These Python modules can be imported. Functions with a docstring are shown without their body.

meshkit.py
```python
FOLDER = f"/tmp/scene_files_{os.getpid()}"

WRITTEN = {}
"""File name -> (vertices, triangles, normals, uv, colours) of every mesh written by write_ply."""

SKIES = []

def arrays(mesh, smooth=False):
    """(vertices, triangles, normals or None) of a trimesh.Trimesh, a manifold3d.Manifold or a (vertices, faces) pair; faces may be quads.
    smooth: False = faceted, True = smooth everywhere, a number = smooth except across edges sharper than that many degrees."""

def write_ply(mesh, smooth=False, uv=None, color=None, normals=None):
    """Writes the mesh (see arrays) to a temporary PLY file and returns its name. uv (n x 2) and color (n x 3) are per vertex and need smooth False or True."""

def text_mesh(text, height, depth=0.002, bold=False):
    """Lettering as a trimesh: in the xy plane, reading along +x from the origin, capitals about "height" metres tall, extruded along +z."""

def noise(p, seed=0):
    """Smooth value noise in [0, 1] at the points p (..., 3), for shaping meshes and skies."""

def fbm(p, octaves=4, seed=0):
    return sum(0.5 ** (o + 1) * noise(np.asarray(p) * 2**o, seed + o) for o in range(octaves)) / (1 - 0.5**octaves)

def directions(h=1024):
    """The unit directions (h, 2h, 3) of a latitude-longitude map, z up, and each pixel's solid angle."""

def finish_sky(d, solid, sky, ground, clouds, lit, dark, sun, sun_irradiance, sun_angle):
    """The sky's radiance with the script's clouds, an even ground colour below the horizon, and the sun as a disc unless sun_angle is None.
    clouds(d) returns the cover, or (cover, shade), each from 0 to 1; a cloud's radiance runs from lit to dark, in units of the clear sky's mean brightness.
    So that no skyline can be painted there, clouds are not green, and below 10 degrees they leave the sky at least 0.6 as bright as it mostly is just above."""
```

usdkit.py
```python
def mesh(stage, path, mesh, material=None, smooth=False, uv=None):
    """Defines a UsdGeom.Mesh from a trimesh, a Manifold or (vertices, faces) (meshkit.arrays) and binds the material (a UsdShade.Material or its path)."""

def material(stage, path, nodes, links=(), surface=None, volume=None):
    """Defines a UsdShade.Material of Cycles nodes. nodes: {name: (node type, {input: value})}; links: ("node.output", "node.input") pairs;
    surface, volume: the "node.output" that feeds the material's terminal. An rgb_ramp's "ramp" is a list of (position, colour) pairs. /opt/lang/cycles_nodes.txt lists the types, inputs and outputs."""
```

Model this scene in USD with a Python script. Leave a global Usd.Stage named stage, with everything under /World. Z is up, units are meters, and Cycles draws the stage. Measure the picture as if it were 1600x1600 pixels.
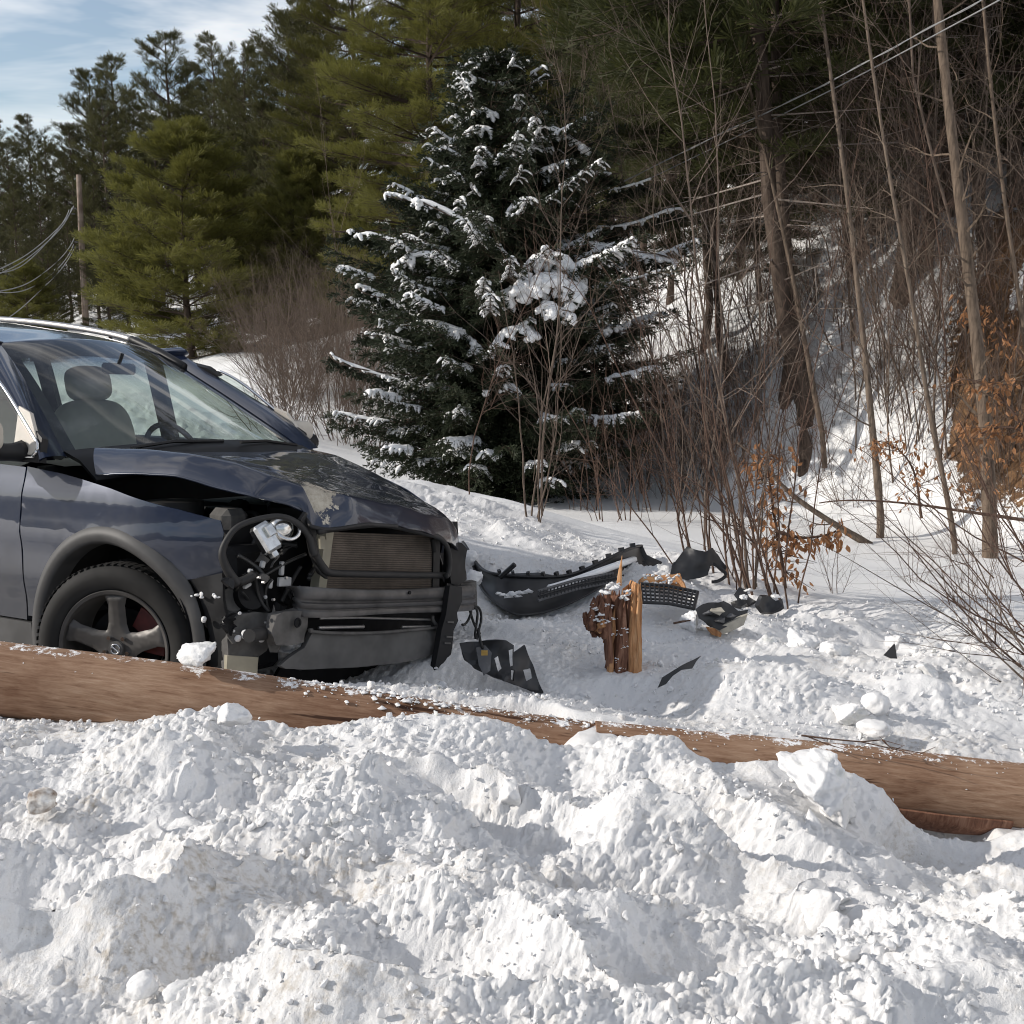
import math, numpy as np, trimesh, usdkit
from meshkit import noise, fbm
from pxr import Usd, UsdGeom, UsdLux, UsdShade, Gf, Sdf, Vt
from scipy.spatial import Delaunay
from scipy.interpolate import RBFInterpolator
from shapely.geometry import Polygon, Point
import shapely

stage = Usd.Stage.CreateInMemory()
UsdGeom.SetStageUpAxis(stage, UsdGeom.Tokens.z)
UsdGeom.SetStageMetersPerUnit(stage, 1.0)
UsdGeom.Xform.Define(stage, '/World')
UsdGeom.Scope.Define(stage, '/World/Looks')

# ---------------------------------------------------------------- camera, sky, sun, exposure
FPX, PITCH, HC = 1900.0, math.radians(9.2), 1.9
cam = UsdGeom.Camera.Define(stage, '/World/camera')
cam.CreateHorizontalApertureAttr(36.0)
cam.CreateVerticalApertureAttr(36.0)
cam.CreateFocalLengthAttr(36.0 * FPX / 1600)
cam.CreateClippingRangeAttr(Gf.Vec2f(0.05, 2000))
cam.AddTranslateOp().Set(Gf.Vec3d(0, 0, HC))
cam.AddRotateXOp().Set(90 - math.degrees(PITCH))
cam.CreateExposureAttr(-0.22)

SUN_EL, SUN_AZ = math.radians(26), math.radians(-5)          # height; degrees beyond due left of the view
SUN = np.array([-math.cos(SUN_EL) * math.cos(SUN_AZ), math.cos(SUN_EL) * math.sin(SUN_AZ), math.sin(SUN_EL)])
SUN_I, SKY_S = 1.25, 0.145
sun = UsdLux.DistantLight.Define(stage, '/World/sun')
sun.CreateIntensityAttr(SUN_I); sun.CreateAngleAttr(0.5); sun.CreateNormalizeAttr(True)
sun.CreateColorAttr(Gf.Vec3f(1.0, 0.94, 0.86))
q = Gf.Rotation(Gf.Vec3d(0, 0, 1), Gf.Vec3d(*map(float, SUN))).GetQuat()
sun.AddOrientOp().Set(Gf.Quatf(q))
sky = UsdLux.DomeLight.Define(stage, '/World/sky')
skymat = usdkit.material(stage, '/World/Looks/sky_clouds', {
    'tc': ('texture_coordinate', {}),
    'sky': ('sky_texture', {'sky_type': 'single_scattering', 'sun_disc': False, 'sun_elevation': SUN_EL,
                            'sun_rotation': math.atan2(SUN[0], SUN[1]), 'aerosol_density': 0.6, 'air_density': 1.0}),
    'map': ('mapping', {'mapping_type': 'point', 'scale': (1.6, 2.2, 9.0), 'rotation': (0.0, 0.10, 0.35), 'location': (0.4, 0.2, 0.0)}),
    'n': ('noise_texture', {'scale': 1.3, 'detail': 6.0, 'roughness': 0.52, 'distortion': 0.5}),
    'r': ('rgb_ramp', {'ramp': [(0.47, (0.07, 0.07, 0.07)), (0.58, (0.5, 0.5, 0.5)), (0.69, (1, 1, 1))]}),
    'mx': ('mix_color', {'b': (10.6, 10.3, 10.0), 'use_clamp': False}),
    'bg': ('background_shader', {'strength': SKY_S}),
}, [('tc.generated', 'map.vector'), ('map.vector', 'n.vector'), ('n.fac', 'r.fac'), ('r.color', 'mx.fac'),
    ('sky.color', 'mx.a'), ('mx.result', 'bg.color')], surface='bg.background')
UsdShade.MaterialBindingAPI.Apply(sky.GetPrim()).Bind(skymat)
sky.GetPrim().SetCustomDataByKey('kind', 'structure')

# ---------------------------------------------------------------- helpers
CF = np.array([0, math.cos(PITCH), -math.sin(PITCH)]); CU = np.array([0, math.sin(PITCH), math.cos(PITCH)])
C0 = np.array([0, 0, HC])

def ray(px, py):
    return CF + np.array([1, 0, 0]) * ((px - 800) / FPX) + CU * ((800 - py) / FPX)

def at(px, py, d):
    """World point at photograph pixel (px, py), d metres along the view axis."""
    return C0 + d * ray(px, py)

def px_of(p):
    v = np.asarray(p, float) - C0; d = v @ CF
    return 800 + FPX * v[..., 0] / d, 800 - FPX * (v @ CU) / d, d

_n = {}
def numbered(parent, name):
    k = (parent, name); i = _n.get(k, 0); _n[k] = i + 1
    return name if i == 0 else '%s_%03d' % (name, i)

def path_of(parent, name):
    base = '/World' if parent is None else str(parent.GetPath())
    return base + '/' + numbered(base, name)

def tag(prim, label=None, cat=None, group=None, kind=None):
    for k, v in (('label', label), ('category', cat), ('group', group), ('kind', kind)):
        if v: prim.SetCustomDataByKey(k, v)
    return prim

def matrix(loc=(0, 0, 0), rz=0.0, scale=1.0, tilt=(0.0, 0.0)):
    s = np.broadcast_to(np.asarray(scale, float), 3)
    m = trimesh.transformations.translation_matrix(loc) @ trimesh.transformations.euler_matrix(tilt[0], tilt[1], 0) @ trimesh.transformations.rotation_matrix(rz, [0, 0, 1]) @ np.diag([*s, 1])
    return Gf.Matrix4d(*[float(x) for x in m.T.ravel()])

def thing(name, label, cat, group=None, m=None, kind=None):
    x = UsdGeom.Xform.Define(stage, path_of(None, name))
    x.AddTransformOp().Set(m or Gf.Matrix4d(1.0))
    return tag(x.GetPrim(), label, cat, group, kind)

def copy_of(root, m, label=None, group=None):
    base = root.GetName()
    while base[-4:-3] == '_' and base[-3:].isdigit(): base = base[:-4]
    x = UsdGeom.Xform.Define(stage, path_of(None, base))
    x.GetPrim().GetReferences().AddInternalReference(root.GetPath())
    x.GetPrim().SetInstanceable(True)
    op = [o for o in x.GetOrderedXformOps()]
    (op[0] if op else x.AddTransformOp()).Set(m)
    was = root.GetCustomData()
    return tag(x.GetPrim(), label or was['label'], was['category'], group or was.get('group'))

def obj(name, mesh, mat, parent=None, smooth=False, label=None, cat=None, group=None, kind=None):
    p = usdkit.mesh(stage, path_of(parent, name), mesh, mat, smooth=smooth).GetPrim()
    return tag(p, label, cat, group, kind)

def fcat(parts):
    """joins (v, f) pairs or meshes into one (v, f)"""
    vs, fs, n = [], [], 0
    for m in parts:
        v, f = (m.vertices, m.faces) if hasattr(m, 'vertices') else m
        v = np.asarray(v, float); f = np.asarray(f, int)
        if f.shape[1] == 4: f = np.vstack([f[:, [0, 1, 2]], f[:, [0, 2, 3]]])
        vs.append(v); fs.append(f + n); n += len(v)
    return np.vstack(vs), np.vstack(fs)

def tube(pts, rad, n=6, cap=True):
    """swept tube through pts with radius or radii"""
    P = np.asarray(pts, float); k = len(P); R = np.broadcast_to(np.asarray(rad, float), k)
    T = np.gradient(P, axis=0); T /= np.maximum(np.linalg.norm(T, axis=1, keepdims=True), 1e-9)
    up = np.array([0.31, 0.17, 0.93]) if abs(T[0, 2]) < 0.9 else np.array([0.93, 0.2, 0.1])
    A = np.cross(T, up); A /= np.maximum(np.linalg.norm(A, axis=1, keepdims=True), 1e-9); B = np.cross(T, A)
    a = np.arange(n) * 2 * np.pi / n
    V = (P[:, None] + R[:, None, None] * (np.cos(a)[None, :, None] * A[:, None] + np.sin(a)[None, :, None] * B[:, None])).reshape(-1, 3)
    i = np.arange(k - 1)[:, None] * n; j = np.arange(n)[None]; j2 = (j + 1) % n
    F = np.stack([i + j, i + j2, i + n + j2, i + n + j], -1).reshape(-1, 4)
    F = np.vstack([F[:, [0, 1, 2]], F[:, [0, 2, 3]]])
    if cap:
        V = np.vstack([V, P[0], P[-1]]); c0, c1 = len(V) - 2, len(V) - 1
        j = np.arange(n); j2 = (j + 1) % n
        F = np.vstack([F, np.stack([np.full(n, c0), j2, j], 1), np.stack([np.full(n, c1), (k - 1) * n + j, (k - 1) * n + j2], 1)])
    return V, F

def spline(pts, n):
    """Catmull-Rom through pts, n samples"""
    P = np.asarray(pts, float)
    t = np.linspace(0, len(P) - 1, n)
    from scipy.interpolate import CubicSpline
    if len(P) < 3: return np.stack([np.interp(t, range(len(P)), P[:, k]) for k in range(P.shape[1])], 1)
    return CubicSpline(np.arange(len(P)), P)(t)

def box(c, size, R=None, bevel=0.0):
    b = trimesh.creation.box(size)
    if bevel:
        s = np.asarray(size) / 2; vs = []
        for sx in (-1, 1):
            for sy in (-1, 1):
                for sz in (-1, 1):
                    q = np.array([sx, sy, sz])
                    for k in range(3):
                        o = q * (s - bevel); o[k] = q[k] * s[k]; vs.append(o)
        b = trimesh.convex.convex_hull(np.array(vs))
    v = np.array(b.vertices)
    if R is not None: v = v @ np.asarray(R).T
    return v + np.asarray(c, float), np.array(b.faces)

def sstep(a, b, x):
    t = np.clip((np.asarray(x, float) - a) / (b - a), 0, 1); return t * t * (3 - 2 * t)

def grid_faces(nr, nc, wrap=False):
    i, j = np.meshgrid(np.arange(nr - 1), np.arange(nc if wrap else nc - 1), indexing='ij')
    j2 = (j + 1) % nc
    q = np.stack([i * nc + j, i * nc + j2, (i + 1) * nc + j2, (i + 1) * nc + j], -1).reshape(-1, 4)
    return np.vstack([q[:, [0, 1, 2]], q[:, [0, 2, 3]]])

def hash2(i, j, k):
    h = (i * 374761393 + j * 668265263 + k * 1442695041) & 0xFFFFFFFF
    h = ((h ^ (h >> 13)) * 1274126177) & 0xFFFFFFFF
    h = ((h ^ (h >> 16)) * 2246822519) & 0xFFFFFFFF
    return ((h ^ (h >> 15)) & 0xFFFFFF) / 16777216.0

def lumps(x, y, cell, seed, rmin=0.3, rmax=0.75, dens=0.8):
    """height of hemispherical clods of random size, one candidate per cell"""
    X, Y = x / cell, y / cell
    I, J = np.floor(X).astype(np.int64), np.floor(Y).astype(np.int64)
    out = np.zeros_like(X)
    for a in (-1, 0, 1):
        for b in (-1, 0, 1):
            i, j = I + a, J + b
            r = rmin + (rmax - rmin) * hash2(i, j, seed + 2) ** 2
            r = np.where(hash2(i, j, seed + 3) < dens, r, 0)
            dx = X - i - hash2(i, j, seed); dy = Y - j - hash2(i, j, seed + 1)
            out = np.maximum(out, 0.8 * r * np.maximum(1 - (dx * dx + dy * dy) / np.maximum(r * r, 1e-9), 0) ** 0.7)
    return out * cell

def blocks(x, y, cell, seed, rmin=0.2, rmax=0.6, dens=0.6):
    """height of broken angular chunks with tilted tops"""
    X, Y = x / cell, y / cell
    I, J = np.floor(X).astype(np.int64), np.floor(Y).astype(np.int64)
    out = np.zeros_like(X)
    for a in (-1, 0, 1):
        for b in (-1, 0, 1):
            i, j = I + a, J + b
            r = rmin + (rmax - rmin) * hash2(i, j, seed + 2) ** 2
            r = np.where(hash2(i, j, seed + 3) < dens, r, 0)
            dx = X - i - hash2(i, j, seed); dy = Y - j - hash2(i, j, seed + 1)
            t = hash2(i, j, seed + 4) * 6.2832; u, v = dx * np.cos(t) + dy * np.sin(t), dy * np.cos(t) - dx * np.sin(t)
            m = np.maximum(np.maximum(np.abs(u) * 1.15, np.abs(v)), np.abs(u * 0.6 + v * 0.75) * 1.15)
            h = np.minimum(1.7 * (r - m), 0.62 * r + 0.5 * (hash2(i, j, seed + 5) - 0.5) * u + 0.5 * (hash2(i, j, seed + 6) - 0.5) * v)
            out = np.maximum(out, np.where(r > 0, h, 0))
    return out * cell

def hash3(i, j, k, s):
    h = (i * 374761393 + j * 668265263 + k * 2147483647 + s * 1442695041) & 0xFFFFFFFF
    h = ((h ^ (h >> 13)) * 1274126177) & 0xFFFFFFFF
    return ((h ^ (h >> 16)) & 0xFFFFFF) / 16777216.0

def lumps3(P, cell, seed, rmin, rmax, dens):
    """height of round grains scattered through space, where they stick out of the surface P"""
    X = (P / cell).astype(np.float32); I = np.floor(X).astype(np.int64); out = np.zeros(len(P), np.float32)
    for a in (-1, 0, 1):
        for b in (-1, 0, 1):
            for c in (-1, 0, 1):
                i, j, k = I[:, 0] + a, I[:, 1] + b, I[:, 2] + c; h = hash3(i, j, k, seed)
                h2 = (h * 7919.0) % 1.0; h3 = (h * 104729.0) % 1.0; h4 = (h * 1299709.0) % 1.0; h5 = (h * 15485863.0) % 1.0
                r = (rmin + (rmax - rmin) * h4 ** 1.5) * (h5 < dens)
                d2 = (X[:, 0] - i - h) ** 2 + (X[:, 1] - j - h2) ** 2 + (X[:, 2] - k - h3) ** 2
                out = np.maximum(out, r * np.maximum(1 - d2 / np.maximum(r * r, 1e-9), 0) ** 0.6)
    return out * cell
# ---------------------------------------------------------------- materials
MATS = {}
def mat(name, nodes, links=(), surface='p.BSDF'):
    MATS[name] = usdkit.material(stage, '/World/Looks/' + name, nodes, links, surface=surface)
    return MATS[name]

def plain(name, col, rough=0.6, metal=0.0, spec=0.5, coat=0.0, var=0.25, scale=30.0, bump=0.0, col2=None):
    """a colour with a little procedural variation and fine relief"""
    c = np.array(col, float); c2 = np.array(col2, float) if col2 is not None else c * (1 - var)
    nodes = {'tc': ('texture_coordinate', {}), 'n': ('noise_texture', {'scale': scale, 'detail': 5.0, 'roughness': 0.6}),
             'r': ('rgb_ramp', {'ramp': [(0.35, c2), (0.65, c)]}),
             'p': ('principled_bsdf', {'roughness': rough, 'metallic': metal, 'specular_ior_level': spec, 'coat_weight': coat, 'coat_roughness': 0.08})}
    links = [('tc.object', 'n.vector'), ('n.fac', 'r.fac'), ('r.color', 'p.base_color')]
    if bump:
        nodes['b'] = ('bump', {'strength': bump, 'distance': 0.01}); links += [('n.fac', 'b.height'), ('b.normal', 'p.normal')]
    return mat(name, nodes, links)

# snow of the ground: clean snow with sandy grit where the plough threw it, leaf litter and soil where the bank is torn
mat('ground_snow', {
    'g': ('geometry', {}),
    'soil': ('attribute', {'attribute': 'soil'}), 'grit': ('attribute', {'attribute': 'grit'}),
    'n1': ('noise_texture', {'scale': 2.2, 'detail': 6.0, 'roughness': 0.62}),
    'r1': ('rgb_ramp', {'ramp': [(0.46, (0, 0, 0)), (0.64, (1, 1, 1))]}),
    'n2': ('noise_texture', {'scale': 38.0, 'detail': 4.0, 'roughness': 0.7}),
    'r2': ('rgb_ramp', {'ramp': [(0.48, (0.12, 0.12, 0.12)), (0.70, (0.9, 0.9, 0.9))]}),
    'm12': ('math', {'math_type': 'multiply'}),
    'mg': ('math', {'math_type': 'multiply'}),
    'n3': ('noise_texture', {'scale': 9.0, 'detail': 8.0, 'roughness': 0.7}),
    'soilc': ('rgb_ramp', {'ramp': [(0.3, (0.03, 0.016, 0.009)), (0.5, (0.13, 0.068, 0.03)), (0.7, (0.27, 0.15, 0.07))]}),
    'rgh': ('attribute', {'attribute': 'thrown'}), 'c0': ('mix_color', {'a': (0.80, 0.80, 0.795), 'b': (0.71, 0.705, 0.70)}), 'c1': ('mix_color', {'b': (0.36, 0.30, 0.22)}),
    'n4': ('noise_texture', {'scale': 260.0, 'detail': 2.0}),
    'spk': ('rgb_ramp', {'ramp': [(0.705, (0, 0, 0)), (0.74, (1, 1, 1))]}),
    'ms': ('math', {'math_type': 'multiply'}),
    'c2': ('mix_color', {'b': (0.16, 0.12, 0.08)}),
    'c3': ('mix_color', {}), 'sa': ('math', {'math_type': 'multiply_add', 'value2': 2.6, 'value3': -1.3}), 'sb': ('math', {'math_type': 'add'}), 'sr': ('rgb_ramp', {'ramp': [(0.44, (0, 0, 0)), (0.56, (1, 1, 1))]}), 'nl': ('noise_texture', {'scale': 16.0, 'detail': 8.0, 'roughness': 0.75}),
    'nb': ('noise_texture', {'scale': 110.0, 'detail': 5.0, 'roughness': 0.7}),
    'b': ('bump', {'strength': 0.55, 'distance': 0.012}),
    'p': ('principled_bsdf', {'roughness': 0.65, 'specular_ior_level': 0.25, 'subsurface_weight': 0.0}),
}, [('g.position', 'n1.vector'), ('g.position', 'n2.vector'), ('g.position', 'n3.vector'), ('g.position', 'n4.vector'), ('g.position', 'nb.vector'),
    ('n1.fac', 'r1.fac'), ('n2.fac', 'r2.fac'), ('r1.color', 'm12.value1'), ('r2.color', 'm12.value2'),
    ('m12.value', 'mg.value1'), ('grit.fac', 'mg.value2'), ('mg.value', 'c1.fac'), ('rgh.fac', 'c0.fac'), ('c0.result', 'c1.a'),
    ('n4.fac', 'spk.fac'), ('spk.color', 'ms.value1'), ('grit.fac', 'ms.value2'), ('c1.result', 'c2.a'), ('ms.value', 'c2.fac'),
    ('n3.fac', 'soilc.fac'), ('c2.result', 'c3.a'), ('soilc.color', 'c3.b'), ('g.position', 'nl.vector'), ('nl.fac', 'sa.value1'), ('sa.value', 'sb.value1'), ('soil.fac', 'sb.value2'), ('sb.value', 'sr.fac'), ('sr.color', 'c3.fac'), ('c3.result', 'p.base_color'),
    ('nb.fac', 'b.height'), ('b.normal', 'p.normal')])
mat('clod_snow', {
    'tc': ('texture_coordinate', {}), 'g': ('geometry', {}),
    'n': ('noise_texture', {'scale': 7.0, 'detail': 6.0, 'roughness': 0.65}),
    'r': ('rgb_ramp', {'ramp': [(0.58, (0.73, 0.725, 0.72)), (0.74, (0.56, 0.56, 0.50))]}),
    'nb': ('noise_texture', {'scale': 110.0, 'detail': 5.0, 'roughness': 0.7}), 'b': ('bump', {'strength': 0.5, 'distance': 0.012}),
    'p': ('principled_bsdf', {'roughness': 0.65, 'specular_ior_level': 0.25})},
    [('g.position', 'n.vector'), ('n.fac', 'r.fac'), ('r.color', 'p.base_color'), ('g.position', 'nb.vector'), ('nb.fac', 'b.height'), ('b.normal', 'p.normal')])
plain('branch_snow', (0.89, 0.885, 0.88), 0.7, spec=0.2, var=0.03, scale=14, bump=0.3)

def wood(name, c1, c2, c3, axis=0, scale=1.0):
    s = [18.0, 18.0, 18.0]; s[axis] = 0.9
    mat(name, {'tc': ('texture_coordinate', {}), 'm': ('mapping', {'scale': tuple(np.array(s) * scale)}),
               'n': ('noise_texture', {'scale': 1.4, 'detail': 7.0, 'roughness': 0.65, 'distortion': 0.6}),
               'r': ('rgb_ramp', {'ramp': [(0.3, c1), (0.5, c2), (0.72, c3)]}),
               'n2': ('noise_texture', {'scale': 2.6, 'detail': 4.0}), 'r2': ('rgb_ramp', {'ramp': [(0.35, (0.55, 0.5, 0.47)), (0.62, (1, 1, 1))]}),
               'mm': ('mix_color', {'blend_type': 'multiply', 'fac': 1.0}),
               'b': ('bump', {'strength': 0.35, 'distance': 0.006}),
               'p': ('principled_bsdf', {'roughness': 0.72, 'specular_ior_level': 0.25})},
        [('tc.object', 'm.vector'), ('m.vector', 'n.vector'), ('n.fac', 'r.fac'), ('tc.object', 'n2.vector'), ('n2.fac', 'r2.fac'),
         ('r.color', 'mm.a'), ('r2.color', 'mm.b'), ('mm.result', 'p.base_color'), ('n.fac', 'b.height'), ('b.normal', 'p.normal')])

def leafy(name, c1, c2, c3, rough=0.6, trans=0.25):
    """needles: tone differs from one tuft to the next and from one tree to the next"""
    mat(name, {'g': ('geometry', {}), 'oi': ('object_info', {}),
               'r': ('rgb_ramp', {'ramp': [(0.0, c1), (0.5, c2), (1.0, c3)]}),
               'h': ('hsv', {'saturation': 1.0}), 'mv': ('math', {'math_type': 'multiply_add', 'value2': 0.5, 'value3': 0.78}),
               'p': ('principled_bsdf', {'roughness': rough, 'specular_ior_level': 0.25}),
               't': ('translucent_bsdf', {}), 'mx': ('mix_closure', {'fac': trans})},
        [('g.random_per_island', 'r.fac'), ('r.color', 'h.color'), ('oi.random', 'mv.value1'), ('mv.value', 'h.value'),
         ('h.color', 'p.base_color'), ('h.color', 't.color'), ('p.BSDF', 'mx.closure1'), ('t.BSDF', 'mx.closure2')], surface='mx.closure')

leafy('pine_needles', (0.115, 0.112, 0.028), (0.195, 0.176, 0.043), (0.28, 0.226, 0.065), trans=0.4)
leafy('far_needles', (0.065, 0.064, 0.024), (0.115, 0.108, 0.034), (0.18, 0.152, 0.05), trans=0.3)
leafy('hemlock_needles', (0.05, 0.055, 0.018), (0.11, 0.105, 0.03), (0.19, 0.16, 0.05), trans=0.4)
leafy('spruce_needles', (0.024, 0.031, 0.015), (0.045, 0.054, 0.024), (0.085, 0.09, 0.036), trans=0.1)
leafy('beech_leaves', (0.32, 0.16, 0.075), (0.46, 0.26, 0.13), (0.58, 0.38, 0.22), trans=0.35)

def bark(name, c1, c2, scale=1.0, bump=0.6):
    mat(name, {'tc': ('texture_coordinate', {}), 'm': ('mapping', {'scale': (14 * scale, 14 * scale, 2.2 * scale)}),
               'n': ('noise_texture', {'scale': 1.5, 'detail': 7.0, 'roughness': 0.7}), 'r': ('rgb_ramp', {'ramp': [(0.32, c1), (0.68, c2)]}),
               'b': ('bump', {'strength': bump, 'distance': 0.02}), 'p': ('principled_bsdf', {'roughness': 0.85, 'specular_ior_level': 0.15})},
        [('tc.object', 'm.vector'), ('m.vector', 'n.vector'), ('n.fac', 'r.fac'), ('r.color', 'p.base_color'), ('n.fac', 'b.height'), ('b.normal', 'p.normal')])
bark('pine_bark', (0.035, 0.025, 0.02), (0.12, 0.09, 0.07))
bark('grey_bark', (0.055, 0.042, 0.033), (0.20, 0.155, 0.118), 1.4, 0.3)
bark('pale_bark', (0.05, 0.037, 0.028), (0.18, 0.135, 0.10), 1.4, 0.3)
bark('twig_bark', (0.05, 0.031, 0.024), (0.155, 0.10, 0.074), 1.6, 0.2)
bark('dead_branch', (0.16, 0.13, 0.11), (0.36, 0.31, 0.27), 2.0, 0.2)
wood('pole_wood', (0.14, 0.105, 0.08), (0.25, 0.195, 0.155), (0.34, 0.28, 0.23), axis=2, scale=0.6)
# peeled log: fine long grain, drying checks, powder snow sifted over its upper side
mat('log_wood', {'tc': ('texture_coordinate', {}), 'm': ('mapping', {'scale': (8.0, 75.0, 75.0)}), 'm3': ('mapping', {'scale': (1.6, 22.0, 22.0)}),
    'n': ('noise_texture', {'scale': 1.0, 'detail': 8.0, 'roughness': 0.72, 'distortion': 0.4}), 'r': ('rgb_ramp', {'ramp': [(0.30, (0.16, 0.085, 0.05)), (0.46, (0.27, 0.165, 0.105)), (0.60, (0.34, 0.225, 0.15)), (0.74, (0.42, 0.30, 0.215))]}),
    'n2': ('noise_texture', {'scale': 2.0, 'detail': 6.0, 'roughness': 0.6}), 'r2': ('rgb_ramp', {'ramp': [(0.34, (0.66, 0.58, 0.54)), (0.60, (1, 1, 1))]}),
    'n3': ('noise_texture', {'scale': 1.0, 'detail': 4.0, 'roughness': 0.6}), 'r3': ('rgb_ramp', {'ramp': [(0.355, (0.25, 0.2, 0.18)), (0.40, (1, 1, 1))]}),
    'mm': ('mix_color', {'blend_type': 'multiply', 'fac': 1.0}), 'm2': ('mix_color', {'blend_type': 'multiply', 'fac': 1.0}),
    'g': ('geometry', {}), 'sn': ('separate_xyz', {}), 'mr': ('map_range', {'from_min': 0.35, 'from_max': 1.0, 'to_min': -0.35, 'to_max': 0.12, 'clamp': True}),
    'ns': ('noise_texture', {'scale': 9.0, 'detail': 9.0, 'roughness': 0.78}), 'ad': ('math', {'math_type': 'add'}), 'rs': ('rgb_ramp', {'ramp': [(0.635, (0, 0, 0)), (0.675, (1, 1, 1))]}),
    'ms': ('mix_color', {'b': (0.86, 0.855, 0.85)}), 'b': ('bump', {'strength': 0.5, 'distance': 0.006}), 'p': ('principled_bsdf', {'roughness': 0.75, 'specular_ior_level': 0.2})},
    [('tc.object', 'm.vector'), ('m.vector', 'n.vector'), ('n.fac', 'r.fac'), ('tc.object', 'n2.vector'), ('n2.fac', 'r2.fac'), ('tc.object', 'm3.vector'), ('m3.vector', 'n3.vector'), ('n3.fac', 'r3.fac'),
     ('r.color', 'mm.a'), ('r2.color', 'mm.b'), ('mm.result', 'm2.a'), ('r3.color', 'm2.b'), ('g.normal', 'sn.vector'), ('sn.z', 'mr.value'), ('tc.object', 'ns.vector'), ('ns.fac', 'ad.value1'), ('mr.result', 'ad.value2'), ('ad.value', 'rs.fac'),
     ('m2.result', 'ms.a'), ('rs.color', 'ms.fac'), ('ms.result', 'p.base_color'), ('n.fac', 'b.height'), ('b.normal', 'p.normal')])
wood('fresh_wood', (0.28, 0.125, 0.055), (0.48, 0.25, 0.115), (0.60, 0.38, 0.21), axis=2, scale=2.0)
wood('post_bark', (0.08, 0.036, 0.024), (0.19, 0.09, 0.055), (0.31, 0.18, 0.12), axis=2, scale=2.0)
GRID_COLS = 880
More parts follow.
